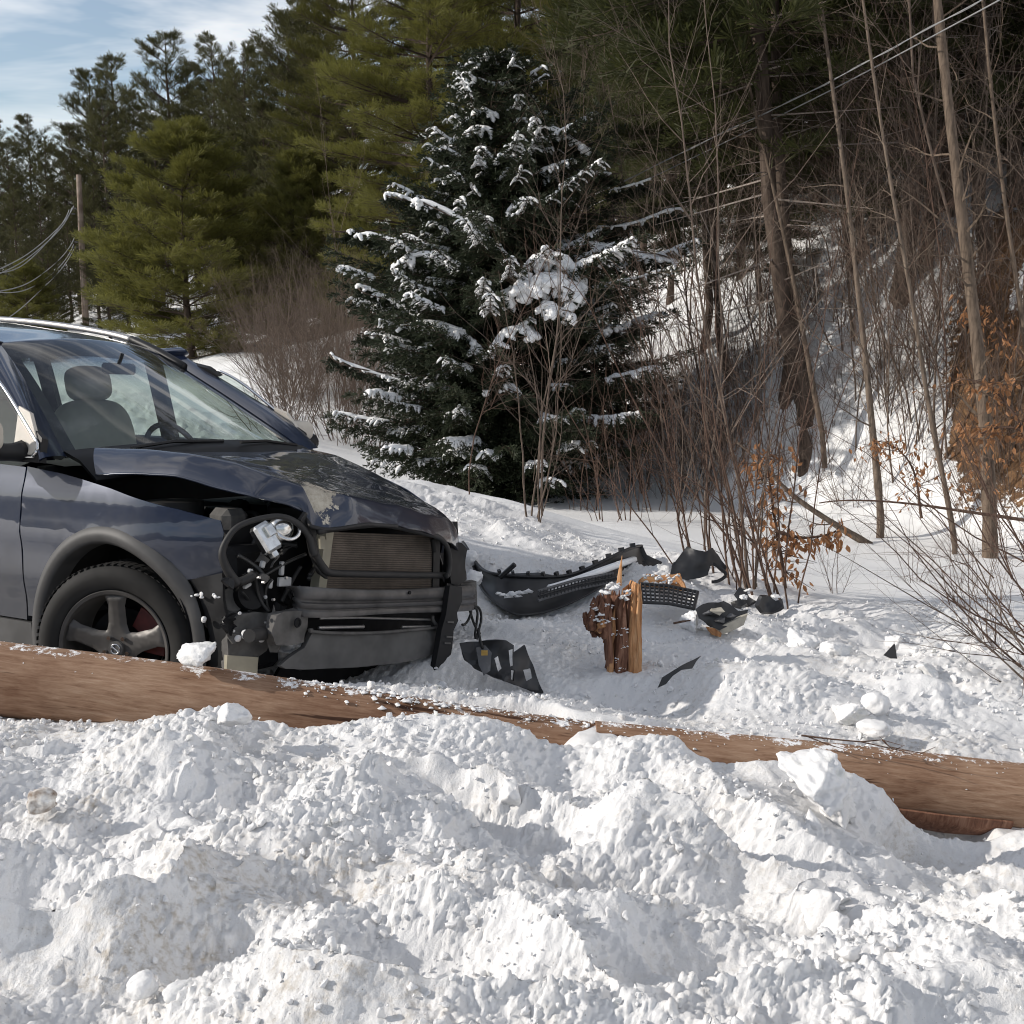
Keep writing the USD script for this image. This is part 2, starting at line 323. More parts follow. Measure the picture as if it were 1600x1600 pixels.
# ---------------------------------------------------------------- the ground
_near = [  # photograph pixel and distance of points on the snow
 (0,1125,4.4),(100,1128,4.4),(200,1130,4.35),(290,1106,4.4),(360,1112,4.4),(430,1130,4.4),(500,1124,4.4),(600,1113,4.4),(700,1110,4.4),(800,1120,4.4),
 (860,1145,4.4),(920,1162,4.4),(1000,1148,4.4),(1060,1155,4.4),(1120,1190,4.4),(1180,1172,4.4),(1270,1205,4.35),(1350,1222,4.4),(1410,1290,4.4),
 (1455,1362,4.3),(1500,1325,4.35),(1550,1300,4.4),(1600,1288,4.4),(1700,1290,4.4),(-100,1120,4.4),(-260,1110,4.4),
 (100,1180,4.0),(260,1200,3.95),(450,1210,3.95),(620,1240,3.85),(760,1230,3.85),(950,1235,3.9),(1080,1250,3.9),(1250,1320,3.8),(1360,1345,3.8),(1480,1400,3.75),(1580,1370,3.85),
 (0,1300,3.33),(250,1300,3.33),(480,1330,3.25),(620,1300,3.4),(800,1340,3.3),(1000,1330,3.38),(1200,1390,3.3),(1400,1440,3.2),(1600,1430,3.3),(-200,1300,3.33),(1800,1430,3.3),
 (0,1450,2.78),(250,1440,2.83),(400,1470,2.7),(560,1500,2.58),(700,1430,2.84),(900,1450,2.8),(1100,1450,2.83),(1300,1500,2.75),(1600,1500,2.85),
 (0,1600,2.36),(300,1600,2.36),(600,1600,2.32),(900,1600,2.36),(1200,1600,2.38),(1600,1600,2.42),(-300,1600,2.36),(2000,1600,2.42),
 # beyond the log
 (560,1066,5.15),(650,1060,5.25),(760,1080,5.2),(860,1092,5.15),(940,1115,5.1),(1030,1122,5.1),(1100,1130,5.15),(1150,1044,5.9),(1250,1080,5.6),(1400,1120,5.4),(1550,1175,5.05),(1750,1190,5.1),
 (720,1000,6.2),(800,1030,6.0),(880,1000,6.5),(960,1095,5.65),(985,1055,6.05),(1010,1085,5.75),(1050,1005,6.6),(1100,985,6.8),(830,945,7.2),(1200,1000,6.7),(1300,1020,6.7),(1400,1000,7.3),(1590,1050,6.3),(1750,1050,6.4),
 (760,870,8.0),(1000,872,8.6),(1150,905,8.2),(1230,950,7.7),(1350,950,8.2),(1550,950,8.3),(470,680,18.5),(560,702,14.6),(680,755,11.0),(800,806,9.4),(880,840,9.2),
 (1200,880,10.2),(1500,880,11.2),(1050,835,12.0),(950,800,13.0),(1750,880,11.2),
]
_P = [at(*a) for a in _near]
_P += [np.array(a, float) for a in (  # hidden under the car, behind the berm, around the camera and far out
 (-1.3,6.0,0.02),(-2.4,6.4,0.05),(-2.2,7.6,0.05),(-1.0,7.4,0.05),(-3.5,6.5,0.08),(-3.2,8.2,0.1),(-5,7,0.1),(-4.6,9.2,0.15),(-1.75,5.25,0.08),(-2.6,5.3,0.15),(-0.9,5.75,0.10),(-7,6.5,0.2),(-7,10,0.3),
 (-4.2,14.8,0.15),(-5.2,12.6,0.35),(-6.2,20,0.2),(-12,14,0.2),(-12,22,0.1),(-2.4,15.4,-0.05),(-0.6,12.6,-0.12),(0.3,11.6,-0.05),(-3.3,19,0.0),
 (0,0,0.4),(0,-3,0.35),(-3,0,0.4),(3,0,0.4),(1.4,1.4,0.5),(-1.4,1.4,0.52),(0,1.5,0.53),(5,3,0.35),(-5,3,0.5),(5,4.6,0.0),(-5,4.4,0.45),(5,6,0.0),(8,4,0.1),(8,8,-0.2),(8,0,0.3),(-8,0,0.4),
 (1,16,-0.5),(4,12.6,-0.5),(6.5,10.5,-0.45))]
_P = np.array(_P)
_rbf = RBFInterpolator(_P[:, :2], _P[:, 2], kernel='thin_plate_spline', smoothing=0.0005, degree=1)
TOE = np.array([(40, -22), (8.2, 9.6), (4.55, 13.3), (0.72, 17.1), (-5, 25), (-16, 40), (-40, 58), (-160, 110)], float)

def toe(x, y):
    """distance uphill from the foot of the hill, and distance along the foot"""
    p = np.stack([x, y], -1); best = np.full(x.shape, 1e9); sg = np.zeros(x.shape); al = np.zeros(x.shape); run = 0.0
    for a, b in zip(TOE[:-1], TOE[1:]):
        L = np.linalg.norm(b - a); t = (b - a) / L; w = p - a; u = np.clip(w @ t, 0, L)
        q = w - u[..., None] * t; d = np.hypot(q[..., 0], q[..., 1]); s = q[..., 0] * t[1] - q[..., 1] * t[0]
        m = d < best
        best = np.where(m, d, best); sg = np.where(m, np.where(s > 0, 1, -1), sg); al = np.where(m, run + u, al); run += L
    return best * sg, al

def macro(x, y):
    x = np.asarray(x, float); y = np.asarray(y, float); sh = x.shape; x, y = x.ravel(), y.ravel()
    r = np.hypot(x, y); h = np.empty_like(x)
    k = np.minimum(1, 26.0 / np.maximum(r, 1e-6))
    q = np.stack([x * k, y * k], 1)
    for i in range(0, len(q), 200000): h[i:i + 200000] = _rbf(q[i:i + 200000])
    far = sstep(10.5, 16, r)
    s, al = toe(x, y)
    base = np.where(y > 0, np.where(x < -2, 0.05, -0.5), 0.3)
    base = -0.55 + 0.65 * sstep(-1.5, -6, x) + sstep(8, 0, y) * 0.5
    h = h * (1 - far) + base * far
    # hill: steep to the right, gentle to the far left
    i8 = 41.3 + 15.0                                           # arclength near the middle of the foot
    steep = 0.80 - 0.62 * sstep(48, 80, al)
    sp = np.maximum(s, 0)
    up = steep * (np.sqrt(sp * sp + 0.6) - 0.775)
    cap = 45 - 20 * sstep(55, 85, al)
    up = np.where(up > cap, cap + (up - cap) * 0.1, up)
    # spur with a torn edge on the right
    wv = 0.9 * (noise(np.stack([x * 0.6, y * 0.6, 0 * x], 1), 15) - 0.5)
    edge = sstep(53.9, 52.6, al + 0.10 * sp + wv) * sstep(0.5, 2.4, sp) * sstep(40, 20, sp)
    up = up + edge * 2.1
    up = up + sstep(0.5, 6, sp) * (fbm(np.stack([x * 0.35, y * 0.35, 0 * x], 1), 4, 5) - 0.5) * 1.4
    up = up + sstep(0.2, 1.2, sp) * sstep(30, 16, r) * ((fbm(np.stack([x * 1.6, y * 1.6, 0 * x], 1), 4, 6) - 0.5) * 0.5 + 0.16 * (1 - np.abs(2 * noise(np.stack([x * 1.9, y * 1.9, 0 * x + 4], 1), 8) - 1)))
    return (h + up).reshape(sh)

MOUNDS = [(290,1140,4.1,.22,.04),(640,1160,4.0,.34,.04),(560,1350,3.2,.36,.07),(900,1420,2.9,.30,.05),(1240,1240,4.0,.22,.03),(950,1240,3.85,.22,.04),(60,1250,3.6,.3,.03),
 (1040,1300,3.5,.22,.05),(640,1290,3.5,.22,.05),(250,1210,3.9,.2,.04),(1290,1400,3.3,.2,.05),(330,1390,3.0,.28,.05),(760,1520,2.55,.22,.05),
 (840,1275,3.65,.17,-.10),(930,1225,3.95,.12,-.08),(450,1250,3.75,.22,-.08),(330,1500,2.66,.16,-.09),(1450,1350,4.2,.16,-.07),(200,1330,3.25,.2,-.05),(620,1480,2.7,.2,-.08),(1000,1370,3.2,.18,-.07),(1150,1300,3.6,.2,-.05),(1100,1500,2.65,.2,-.05),(90,1160,4.1,.25,-.04),(880,1170,4.3,.15,-.05),
 (1140,1085,5.6,.30,.12),(1280,1080,5.6,.22,.08),(1420,1090,5.7,.2,.05),(1520,1060,6.1,.3,.05),(985,1050,6.0,.22,.06),(965,1178,4.72,.30,.12),(780,925,7.6,.36,-.05),(840,945,7.4,.36,-.05),(910,920,7.7,.36,-.05),(785,1045,5.75,.25,-.10),(1060,1050,5.5,.2,-.05),(740,1040,5.7,.2,-.06),(930,1140,4.65,.25,-.03),(880,1145,4.5,.2,-.04),(1060,1160,4.5,.25,-.04),(1200,1180,4.55,.2,-.05),(1500,1290,4.45,.35,-.05),(400,1120,4.5,.4,-.03)]

def snow_height(x, y, rough):
    """relief on top of the broad shape: thrown clods near, wind-smoothed beyond"""
    p = np.stack([x, y, 0 * x], -1)
    wx = x + 0.05 * (noise(p * 6.0, 11) - 0.5) + 0.02 * (noise(p * 17, 12) - 0.5); wy = y + 0.05 * (noise(p * 6.0, 13) - 0.5) + 0.02 * (noise(p * 17, 14) - 0.5)
    rid = 1 - np.abs(2 * fbm(np.stack([wx * 1.25 + 0.9 * wy, wy * 1.7 - 0.3 * wx, 0 * x], -1), 2, 3) - 1)
    calm = 1 - (0.62 - 0.30 * sstep(0.9, 1.5, x)) * sstep(3.7, 4.3, np.hypot(x, y))
    z = rough * calm * (0.23 * (rid ** 1.6 - 0.62) + 0.20 * (fbm(p * 2.1, 3, 21) - 0.5) + 0.10 * (fbm(p * 6.0, 3, 25) - 0.5)) - rough * 0.022
    for k, (a, b, d, r, h) in enumerate(MOUNDS):
        c = at(a, b, d); z = z + 1.1 * h * np.exp(-(((x - c[0]) / r) ** 2 + ((y - c[1]) / r) ** 2) ** 1.3)
    cl = sstep(0.45, 0.72, noise(p * 2.2, 31))                # chunks gather in places
    z += rough * (0.75 * blocks(wx, wy, 0.17, 1, 0.10, 0.48, 0.5) * cl + (0.55 * blocks(wx + 3, wy, 0.085, 27, 0.12, 0.6, 0.6) + 0.45 * lumps(wx, wy, 0.06, 7, 0.12, 0.6, 0.5)) * (0.2 + 0.8 * cl))
    k = sstep(4.0, 4.28, y) * sstep(5.5, 5.0, y); z = z * (1 - k) + np.minimum(z * 0.5, 0.010) * k
    z += (1 - rough) * 0.05 * (fbm(np.stack([x * 0.8, y * 1.6, 0 * x], -1), 4, 8) - 0.5)
    return z

def roughness_at(x, y):
    """1 on the ploughed bank and berm, 0 on the untouched field"""
    B = np.array([(9, 7.2), (3.6, 7.9), (2.1, 8.1), (1.3, 9.3), (0.25, 9.9), (-0.6, 11.4), (-1.5, 13.4), (-3.3, 17.6), (-9, 30)])
    yb = np.interp(x, B[::-1, 0], B[::-1, 1]) + 0.5 * (noise(np.stack([x * 1.3, y * 1.3, 0 * x], -1), 61) - 0.5)
    return sstep(0.35, -0.45, y - yb)

_ax = np.array([at(-420, 1017, 4.8), at(902, 1172, 4.8), at(935, 1188, 4.8), at(2460, 1349, 4.8)])
def carve(x, y, z):
    """keeps the snow off the front of the log rail, but for the place where it is buried"""
    zx, yx = np.interp(x, _ax[:, 0], _ax[:, 2]), np.interp(x, _ax[:, 0], _ax[:, 1])
    k = sstep(-0.33, -0.23, y - yx) * sstep(0.24, 0.14, y - yx)
    cover = (0.19 + 0.03 * (fbm(np.stack([x * 14, y * 14, 0 * x], -1), 2, 6) - 0.5)) * sstep(0.02, 0.36, x) * sstep(0.82, 0.50, x)
    k = k * np.where((x > _ax[0, 0]) & (x < _ax[-1, 0]), 1, 0)
    return z * (1 - k) + np.minimum(z, zx - 0.05 + cover - 0.22 * sstep(1.40, 1.52, x) * sstep(1.86, 1.76, x) * sstep(0.05, -0.1, y - yx) + 0.3 * sstep(0.05, 0.2, y - yx) * 0.3) * k

def ground_mesh(th0, th1, ncol, radii):
    th = np.linspace(th0, th1, ncol)
    R, T = np.meshgrid(radii, th, indexing='ij')
    x, y = R * np.sin(T), R * np.cos(T)
    z = macro(x, y)
    rough = roughness_at(x, y)
    e = 0.05
    detail = snow_height(x, y, rough) if ncol > 300 else 0.02 * np.sin(x * 3) * np.sin(y * 2.3)
    P = np.stack([x, y, z], -1)
    # push the relief out along the broad surface's own normal
    dr = np.gradient(P, axis=0); dt = np.gradient(P, axis=1); N = np.cross(dt, dr)
    N /= np.maximum(np.linalg.norm(N, axis=-1, keepdims=True), 1e-12); N[N[..., 2] < 0] *= -1
    fade = sstep(radii[0], radii[0] * 1.02, R)[..., None] if ncol > 300 else 1
    P = P + N * np.asarray(detail)[..., None] * fade
    if ncol > 300:                                             # grains and crumbs, pushed out along the relief's own slope
        dr = np.gradient(P, axis=0); dt = np.gradient(P, axis=1); N = np.cross(dt, dr); N /= np.maximum(np.linalg.norm(N, axis=-1, keepdims=True), 1e-12); N[N[..., 2] < 0] *= -1
        near = (R < 10.5) & (rough > 0.02); Q = P[near]; f = 0.06 + 0.94 * sstep(0.34, 0.60, 0.6 * noise(Q * 3.2, 44) + 0.4 * noise(Q * 9.0, 45)); g = rough[near]
        h = f * (0.75 * lumps3(Q, 0.040, 3, 0.2, 0.62, 0.6) + 0.80 * lumps3(Q, 0.021, 5, 0.3, 0.70, 0.8)) + (0.25 + 0.75 * f) * 0.8 * lumps3(Q, 0.0115, 9, 0.35, 0.75, 0.9)
        h = h + 0.010 * (fbm(Q * 42, 3, 51) - 0.5) + 0.014 * (fbm(Q * 15, 2, 52) - 0.5)
        add = np.zeros(R.shape); add[near] = h * g - 0.008; P = P + N * add[..., None] * fade
    P[..., 2] = carve(P[..., 0], P[..., 1], P[..., 2])
    s, al = toe(x, y)
    p3 = np.stack([x, y, 0 * x], -1)
    n1 = fbm(p3 * 0.9, 5, 71)
    soil = sstep(0.44, 0.53, n1 + 0.30 * (fbm(p3 * 4.0, 3, 72) - 0.5) + 0.10 * sstep(0.3, 1.0, s) - 0.05) * sstep(0.3, 1.2, s) * sstep(12, 7, s) * sstep(51.1, 50.1, al) * sstep(24, 30, al)
    soil = np.maximum(soil, sstep(0.62, 0.70, n1) * sstep(0.8, 2.5, s) * sstep(30, 12, s) * 0.35)
    grit = rough * sstep(11, 6, R) * (0.45 + 0.55 * sstep(0.4, 0.7, fbm(p3 * 1.5, 3, 77)))
    return P.reshape(-1, 3), grid_faces(len(radii), ncol), soil.ravel(), grit.ravel(), rough.ravel()

def ground(name, *a):
    v, f, soil, grit, thrown = ground_mesh(*a)
    f = f[:, ::-1] if np.cross(v[f[0, 1]] - v[f[0, 0]], v[f[0, 2]] - v[f[0, 0]])[2] < 0 else f
    o = obj(name, (v, f), MATS['ground_snow'], smooth=True, kind='structure')
    pv = UsdGeom.PrimvarsAPI(o)
    for k, val in (('soil', soil), ('grit', grit), ('thrown', thrown)):
        pv.CreatePrimvar(k, Sdf.ValueTypeNames.FloatArray, 'vertex').Set(Vt.FloatArray.FromNumpy(val.astype(np.float32)))
    tag(o, 'ploughed and drifted snow covering the ground and the hillside', 'snow')
    return v, f

_r = [1.2]
while _r[-1] < 9.5: _r.append(_r[-1] * 1.0026)
while _r[-1] < 20: _r.append(_r[-1] * 1.007)
while _r[-1] < 130: _r.append(_r[-1] * 1.02)
_D = math.radians
GV, GF = ground('snow_ground', -_D(39), _D(39), GRID_COLS, np.array(_r))
ground('snow_ground', _D(39), _D(321), 150, np.concatenate([[0.02, 0.4, 0.8], np.geomspace(1.2, 500, 90)]))
ground('snow_ground', -_D(39), _D(39), 40, np.geomspace(130, 600, 10))
ground('snow_ground', -_D(39), _D(39), 60, np.array([0.02, 0.4, 0.8, 1.2]))

def ground_z(x, y):
    """height of the finished snow surface"""
    x = np.atleast_1d(np.asarray(x, float)); y = np.atleast_1d(np.asarray(y, float))
    g = roughness_at(x, y); return carve(x, y, macro(x, y) + snow_height(x, y, g) - 0.003 * g)

def on_ground(px, py, far=60.0, near=2.0):
    """world point where the ray through a photograph pixel first meets the broad ground"""
    d = np.geomspace(near, far, 400); p = C0 + d[:, None] * ray(px, py)
    z = macro(p[:, 0], p[:, 1]); k = np.nonzero(p[:, 2] < z)[0]
    return p[k[0]] if len(k) else p[-1]

def snow_depth(px, py, near=3.0, far=20.0):
    """distance along the view axis at which the ray through a pixel meets the finished snow"""
    d = np.geomspace(near, far, 500); p = C0 + d[:, None] * ray(px, py)
    k = np.nonzero(p[:, 2] < ground_z(p[:, 0], p[:, 1]))[0]
    return float(d[k[0]]) if len(k) else far
# ---------------------------------------------------------------- the wrecked car (x forward, y to its left, z up, origin on the ground under the front axle)
def _euler(th, pi, ro):
    a = trimesh.transformations
    return (a.rotation_matrix(-math.radians(th), [0, 0, 1]) @ a.rotation_matrix(math.radians(pi), [0, 1, 0]) @ a.rotation_matrix(math.radians(ro), [1, 0, 0]))[:3, :3]
CR = _euler(32.5, -1.93, -3.86); CT = np.array([-1.259, 5.891, 0.0945])
_M = np.eye(4); _M[:3, :3] = CR; _M[:3, 3] = CT
CARM = Gf.Matrix4d(*[float(x) for x in _M.T.ravel()])

def C(px, py, **k):
    """point of the car (its own axes) seen at a photograph pixel, in the plane X=, Y= or Z="""
    o = CR.T @ (C0 - CT); d = CR.T @ ray(px, py); (a, v), = k.items(); i = 'XYZ'.index(a)
    return o + d * (v - o[i]) / d[i]

def CX(px, py, x0, k=0.0, y0=0.0):
    """as C on the curved nose x = x0 - k (y - y0)^2"""
    x = x0
    for _ in range(6):
        p = C(px, py, X=x); x = x0 - k * (p[1] - y0) ** 2
    return C(px, py, X=x)

def fill(poly, step):
    """triangles of a 2D polygon with inner points on a grid"""
    P = poly if isinstance(poly, Polygon) else Polygon(poly)
    P = P.segmentize(step); x0, y0, x1, y1 = P.bounds
    gx, gy = np.meshgrid(np.arange(x0, x1, step), np.arange(y0, y1, step)); g = np.stack([gx.ravel(), gy.ravel()], 1)
    inside = shapely.contains_xy(P.buffer(-step * 0.45), g[:, 0], g[:, 1])
    b = [np.array(P.exterior.coords)[:-1]] + [np.array(i.coords)[:-1] for i in P.interiors]
    pts = np.vstack(b + [g[inside]]); f = Delaunay(pts).simplices; c = pts[f].mean(1)
    f = f[shapely.contains_xy(P.buffer(1e-6), c[:, 0], c[:, 1])]
    return pts, f

def thicken(v, f, t):
    """gives a sheet thickness t behind its face"""
    m = trimesh.Trimesh(v, f, process=False); n = np.array(m.vertex_normals)
    e = np.sort(np.vstack([f[:, [0, 1]], f[:, [1, 2]], f[:, [2, 0]]]), 1); d = np.vstack([f[:, [0, 1]], f[:, [1, 2]], f[:, [2, 0]]])
    u, inv, cnt = np.unique(e, axis=0, return_inverse=True, return_counts=True); bd = d[cnt[inv.ravel()] == 1]; N = len(v)
    w = np.vstack([np.stack([bd[:, 1], bd[:, 0], bd[:, 0] + N], 1), np.stack([bd[:, 1], bd[:, 0] + N, bd[:, 1] + N], 1)])
    return np.vstack([v, v - n * t]), np.vstack([f, f[:, ::-1] + N, w])

def orient(v, f, toward):
    n = np.cross(v[f[:, 1]] - v[f[:, 0]], v[f[:, 2]] - v[f[:, 0]]).sum(0)
    return f if n @ np.asarray(toward, float) > 0 else f[:, ::-1]

def sheet(poly, fn, step, toward, t=0.012):
    p, f = fill(poly, step); v = fn(p[:, 0], p[:, 1]); f = orient(v, f, toward)
    return thicken(v, f, t)

def xplate(pix, x0, k=0.0, t=0.03, step=0.03, y0=0.0, wob=0.0, seed=0):
    """a plate facing forward with an outline given in photograph pixels"""
    pts = np.array([CX(a, b, x0, k, y0) for a, b in pix])
    def fn(y, z):
        x = x0 - k * (y - y0) ** 2
        if wob: x = x + wob * (fbm(np.stack([y * 9, z * 9, 0 * y], 1), 3, seed) - 0.5)
        return np.stack([x, y, z], 1)
    return sheet([(q[1], q[2]) for q in pts], fn, step, (1, 0, 0), t)

# paint: dark metallic blue grey under a film of road salt that is thickest low down
mat('car_paint', {
    'tc': ('texture_coordinate', {}), 'sx': ('separate_xyz', {}),
    'n': ('noise_texture', {'scale': 3.5, 'detail': 7.0, 'roughness': 0.65}), 'nf': ('noise_texture', {'scale': 60.0, 'detail': 3.0}),
    'mr': ('map_range', {'from_min': 1.25, 'from_max': 0.25, 'to_min': 0.0, 'to_max': 1.0, 'clamp': True}),
    'a': ('math', {'math_type': 'multiply_add', 'value2': 0.9, 'value3': -0.45}), 'b': ('math', {'math_type': 'add'}),
    'c': ('math', {'math_type': 'multiply_add', 'value2': 0.25}),
    'r': ('rgb_ramp', {'ramp': [(0.46, (0.0, 0.0, 0.0)), (0.85, (0.40, 0.40, 0.40)), (1.0, (0.6, 0.6, 0.6))]}),
    'p1': ('principled_bsdf', {'base_color': (0.010, 0.017, 0.040), 'metallic': 0.4, 'roughness': 0.30, 'coat_weight': 1.0, 'coat_roughness': 0.045}),
    'p2': ('principled_bsdf', {'base_color': (0.055, 0.053, 0.052), 'roughness': 0.6, 'specular_ior_level': 0.3}),
    'mx': ('mix_closure', {})},
    [('tc.object', 'n.vector'), ('tc.object', 'nf.vector'), ('tc.object', 'sx.vector'), ('sx.z', 'mr.value'), ('n.fac', 'a.value1'), ('a.value', 'b.value1'),
     ('mr.result', 'c.value1'), ('b.value', 'c.value3'), ('mr.result', 'b.value2'),
     ('c.value', 'r.fac'), ('r.color', 'mx.fac'), ('p1.BSDF', 'mx.closure1'), ('p2.BSDF', 'mx.closure2')], surface='mx.closure')
# bonnet: the same paint, scraped to bare filler where the post struck
mat('bonnet_paint', {
    'tc': ('texture_coordinate', {}), 'sx': ('separate_xyz', {}),
    'n': ('noise_texture', {'scale': 15.0, 'detail': 8.0, 'roughness': 0.72}), 'n2': ('noise_texture', {'scale': 5.0, 'detail': 7.0, 'roughness': 0.65}),
    'yr': ('math', {'math_type': 'subtract', 'value1': -0.235}),                      # inside to the right
    'yl': ('math', {'math_type': 'subtract', 'value2': -0.468}), 'yk': ('math', {'math_type': 'multiply', 'value2': 6.0}),
    'zl': ('math', {'math_type': 'multiply_add', 'value2': -0.55, 'value3': -1.135}), 'zb': ('math', {'math_type': 'add'}),
    'zt': ('math', {'math_type': 'subtract', 'value1': 1.03}),
    'm1': ('math', {'math_type': 'minimum'}), 'm2': ('math', {'math_type': 'minimum'}), 'na': ('math', {'math_type': 'multiply_add', 'value2': 0.34, 'value3': -0.185}), 'm3': ('math', {'math_type': 'add'}),
    'm4': ('math', {'math_type': 'minimum'}), 'm': ('map_range', {'from_min': 0.0, 'from_max': 0.008, 'to_min': 0.0, 'to_max': 1.0, 'clamp': True}),
    'nc': ('rgb_ramp', {'ramp': [(0.40, (0.07, 0.06, 0.05)), (0.47, (0.27, 0.24, 0.19)), (0.62, (0.42, 0.38, 0.31))]}),
    'dr': ('rgb_ramp', {'ramp': [(0.58, (0.0, 0.0, 0.0)), (0.82, (0.16, 0.16, 0.16))]}),
    'p1': ('principled_bsdf', {'base_color': (0.012, 0.016, 0.030), 'metallic': 0.4, 'roughness': 0.30, 'coat_weight': 1.0, 'coat_roughness': 0.04}),
    'p2': ('principled_bsdf', {'base_color': (0.09, 0.088, 0.086), 'roughness': 0.6}), 'p3': ('principled_bsdf', {'roughness': 0.75}),
    'mx': ('mix_closure', {}), 'my': ('mix_closure', {})},
    [('tc.object', 'sx.vector'), ('tc.object', 'n.vector'), ('tc.object', 'n2.vector'), ('sx.y', 'yr.value2'), ('sx.y', 'yl.value1'), ('yl.value', 'yk.value1'),
     ('sx.y', 'zl.value1'), ('sx.z', 'zb.value1'), ('zl.value', 'zb.value2'), ('sx.z', 'zt.value2'), ('yr.value', 'm1.value1'), ('zb.value', 'm1.value2'),
     ('n.fac', 'na.value1'), ('m1.value', 'm3.value1'), ('na.value', 'm3.value2'), ('m3.value', 'm2.value1'), ('yk.value', 'm2.value2'), ('m2.value', 'm4.value1'), ('zt.value', 'm4.value2'), ('m4.value', 'm.value'),
     ('n.fac', 'nc.fac'), ('nc.color', 'p3.base_color'), ('n2.fac', 'dr.fac'), ('dr.color', 'mx.fac'), ('p1.BSDF', 'mx.closure1'), ('p2.BSDF', 'mx.closure2'),
     ('mx.closure', 'my.closure1'), ('p3.BSDF', 'my.closure2'), ('m.result', 'my.fac')], surface='my.closure')
plain('black_plastic', (0.012, 0.012, 0.013), 0.5, spec=0.3, var=0.4, scale=12)
plain('dull_plastic', (0.024, 0.023, 0.023), 0.6, spec=0.35, var=0.5, scale=6)
plain('flare_plastic', (0.055, 0.053, 0.052), 0.6, var=0.5, scale=5)
plain('engine_black', (0.007, 0.007, 0.008), 0.6, spec=0.2, var=0.5, scale=14, bump=0.3)
plain('tyre_rubber', (0.020, 0.019, 0.018), 0.8, spec=0.3, var=0.4, scale=9, bump=0.2)
plain('rim_alloy', (0.105, 0.098, 0.092), 0.5, metal=0.45, var=0.4, scale=6)
plain('chrome', (0.72, 0.72, 0.72), 0.16, metal=1.0, var=0.1)
plain('rail_alloy', (0.42, 0.41, 0.40), 0.42, metal=0.8, var=0.2)
plain('beam_metal', (0.115, 0.11, 0.108), 0.45, metal=0.55, var=0.5, scale=7)
plain('dirty_grey', (0.125, 0.12, 0.115), 0.75, spec=0.25, var=0.45, scale=11, bump=0.4)
plain('undertray_grey', (0.10, 0.098, 0.096), 0.7, spec=0.3, var=0.35, scale=6, bump=0.15)
plain('tank_white', (0.36, 0.33, 0.25), 0.5, var=0.25, scale=8)
plain('fin_metal', (0.13, 0.105, 0.085), 0.6, metal=0.3, var=0.45, scale=9)
plain('lamp_silver', (0.78, 0.77, 0.74), 0.22, metal=1.0, var=0.3, scale=25)
plain('connector_white', (0.42, 0.42, 0.42), 0.5, var=0.1)
plain('brake_red', (0.10, 0.012, 0.01), 0.5, var=0.4)
plain('seat_leather', (0.52, 0.48, 0.42), 0.6, var=0.15, scale=8)
plain('cabin_dark', (0.035, 0.036, 0.038), 0.7, var=0.3)
plain('cabin_pale', (0.16, 0.165, 0.17), 0.8, var=0.15)
plain('rubber_wire', (0.012, 0.012, 0.012), 0.45, var=0.2)
def glass(name, tint, refl=1.0):
    mat(name, {'lw': ('layer_weight', {'blend': 0.5}), 'pw': ('math', {'math_type': 'power', 'value2': 4.0}), 'f': ('math', {'math_type': 'multiply_add', 'value2': 0.85, 'value3': 0.045}), 't': ('transparent_bsdf', {'color': tint}), 'g': ('glossy_bsdf', {'color': (refl,) * 3, 'roughness': 0.02}), 'mx': ('mix_closure', {})},
        [('lw.facing', 'pw.value1'), ('pw.value', 'f.value1'), ('f.value', 'mx.fac'), ('t.BSDF', 'mx.closure1'), ('g.BSDF', 'mx.closure2')], surface='mx.closure')
mat('windscreen_glass', {'tc': ('texture_coordinate', {}), 'sx': ('separate_xyz', {}), 'mr': ('map_range', {'from_min': 1.46, 'from_max': 1.60, 'to_min': 0.0, 'to_max': 1.0, 'clamp': True}), 'tint': ('mix_color', {'a': (0.64, 0.71, 0.67), 'b': (0.13, 0.18, 0.27)}),
    'lw': ('layer_weight', {'blend': 0.5}), 'pw': ('math', {'math_type': 'power', 'value2': 3.5}), 'f': ('math', {'math_type': 'multiply_add', 'value2': 0.85, 'value3': 0.05}),
    't': ('transparent_bsdf', {}), 'g': ('glossy_bsdf', {'color': (1.0, 1.0, 1.0), 'roughness': 0.02}), 'n': ('noise_texture', {'scale': 7.0, 'detail': 6.0}), 'nr': ('rgb_ramp', {'ramp': [(0.5, (0.02, 0.02, 0.02)), (0.8, (0.10, 0.10, 0.10))]}), 'd': ('diffuse_bsdf', {'color': (0.5, 0.5, 0.5)}), 'mx': ('mix_closure', {}), 'my': ('mix_closure', {})},
    [('tc.object', 'sx.vector'), ('sx.z', 'mr.value'), ('mr.result', 'tint.fac'), ('tint.result', 't.color'), ('lw.facing', 'pw.value1'), ('pw.value', 'f.value1'), ('f.value', 'mx.fac'), ('t.BSDF', 'mx.closure1'), ('g.BSDF', 'mx.closure2'),
     ('tc.object', 'n.vector'), ('n.fac', 'nr.fac'), ('nr.color', 'my.fac'), ('mx.closure', 'my.closure1'), ('d.BSDF', 'my.closure2')], surface='my.closure'); glass('side_glass', (0.72, 0.80, 0.77))

car = thing('crashed_car', 'dark blue grey estate car with smashed nose and buckled bonnet behind the log rail', 'car', m=CARM)
M = MATS
def part(name, mesh, mat_, parent=None, smooth=35, label=None): return obj(name, mesh, M[mat_], parent or car, smooth, label=label)

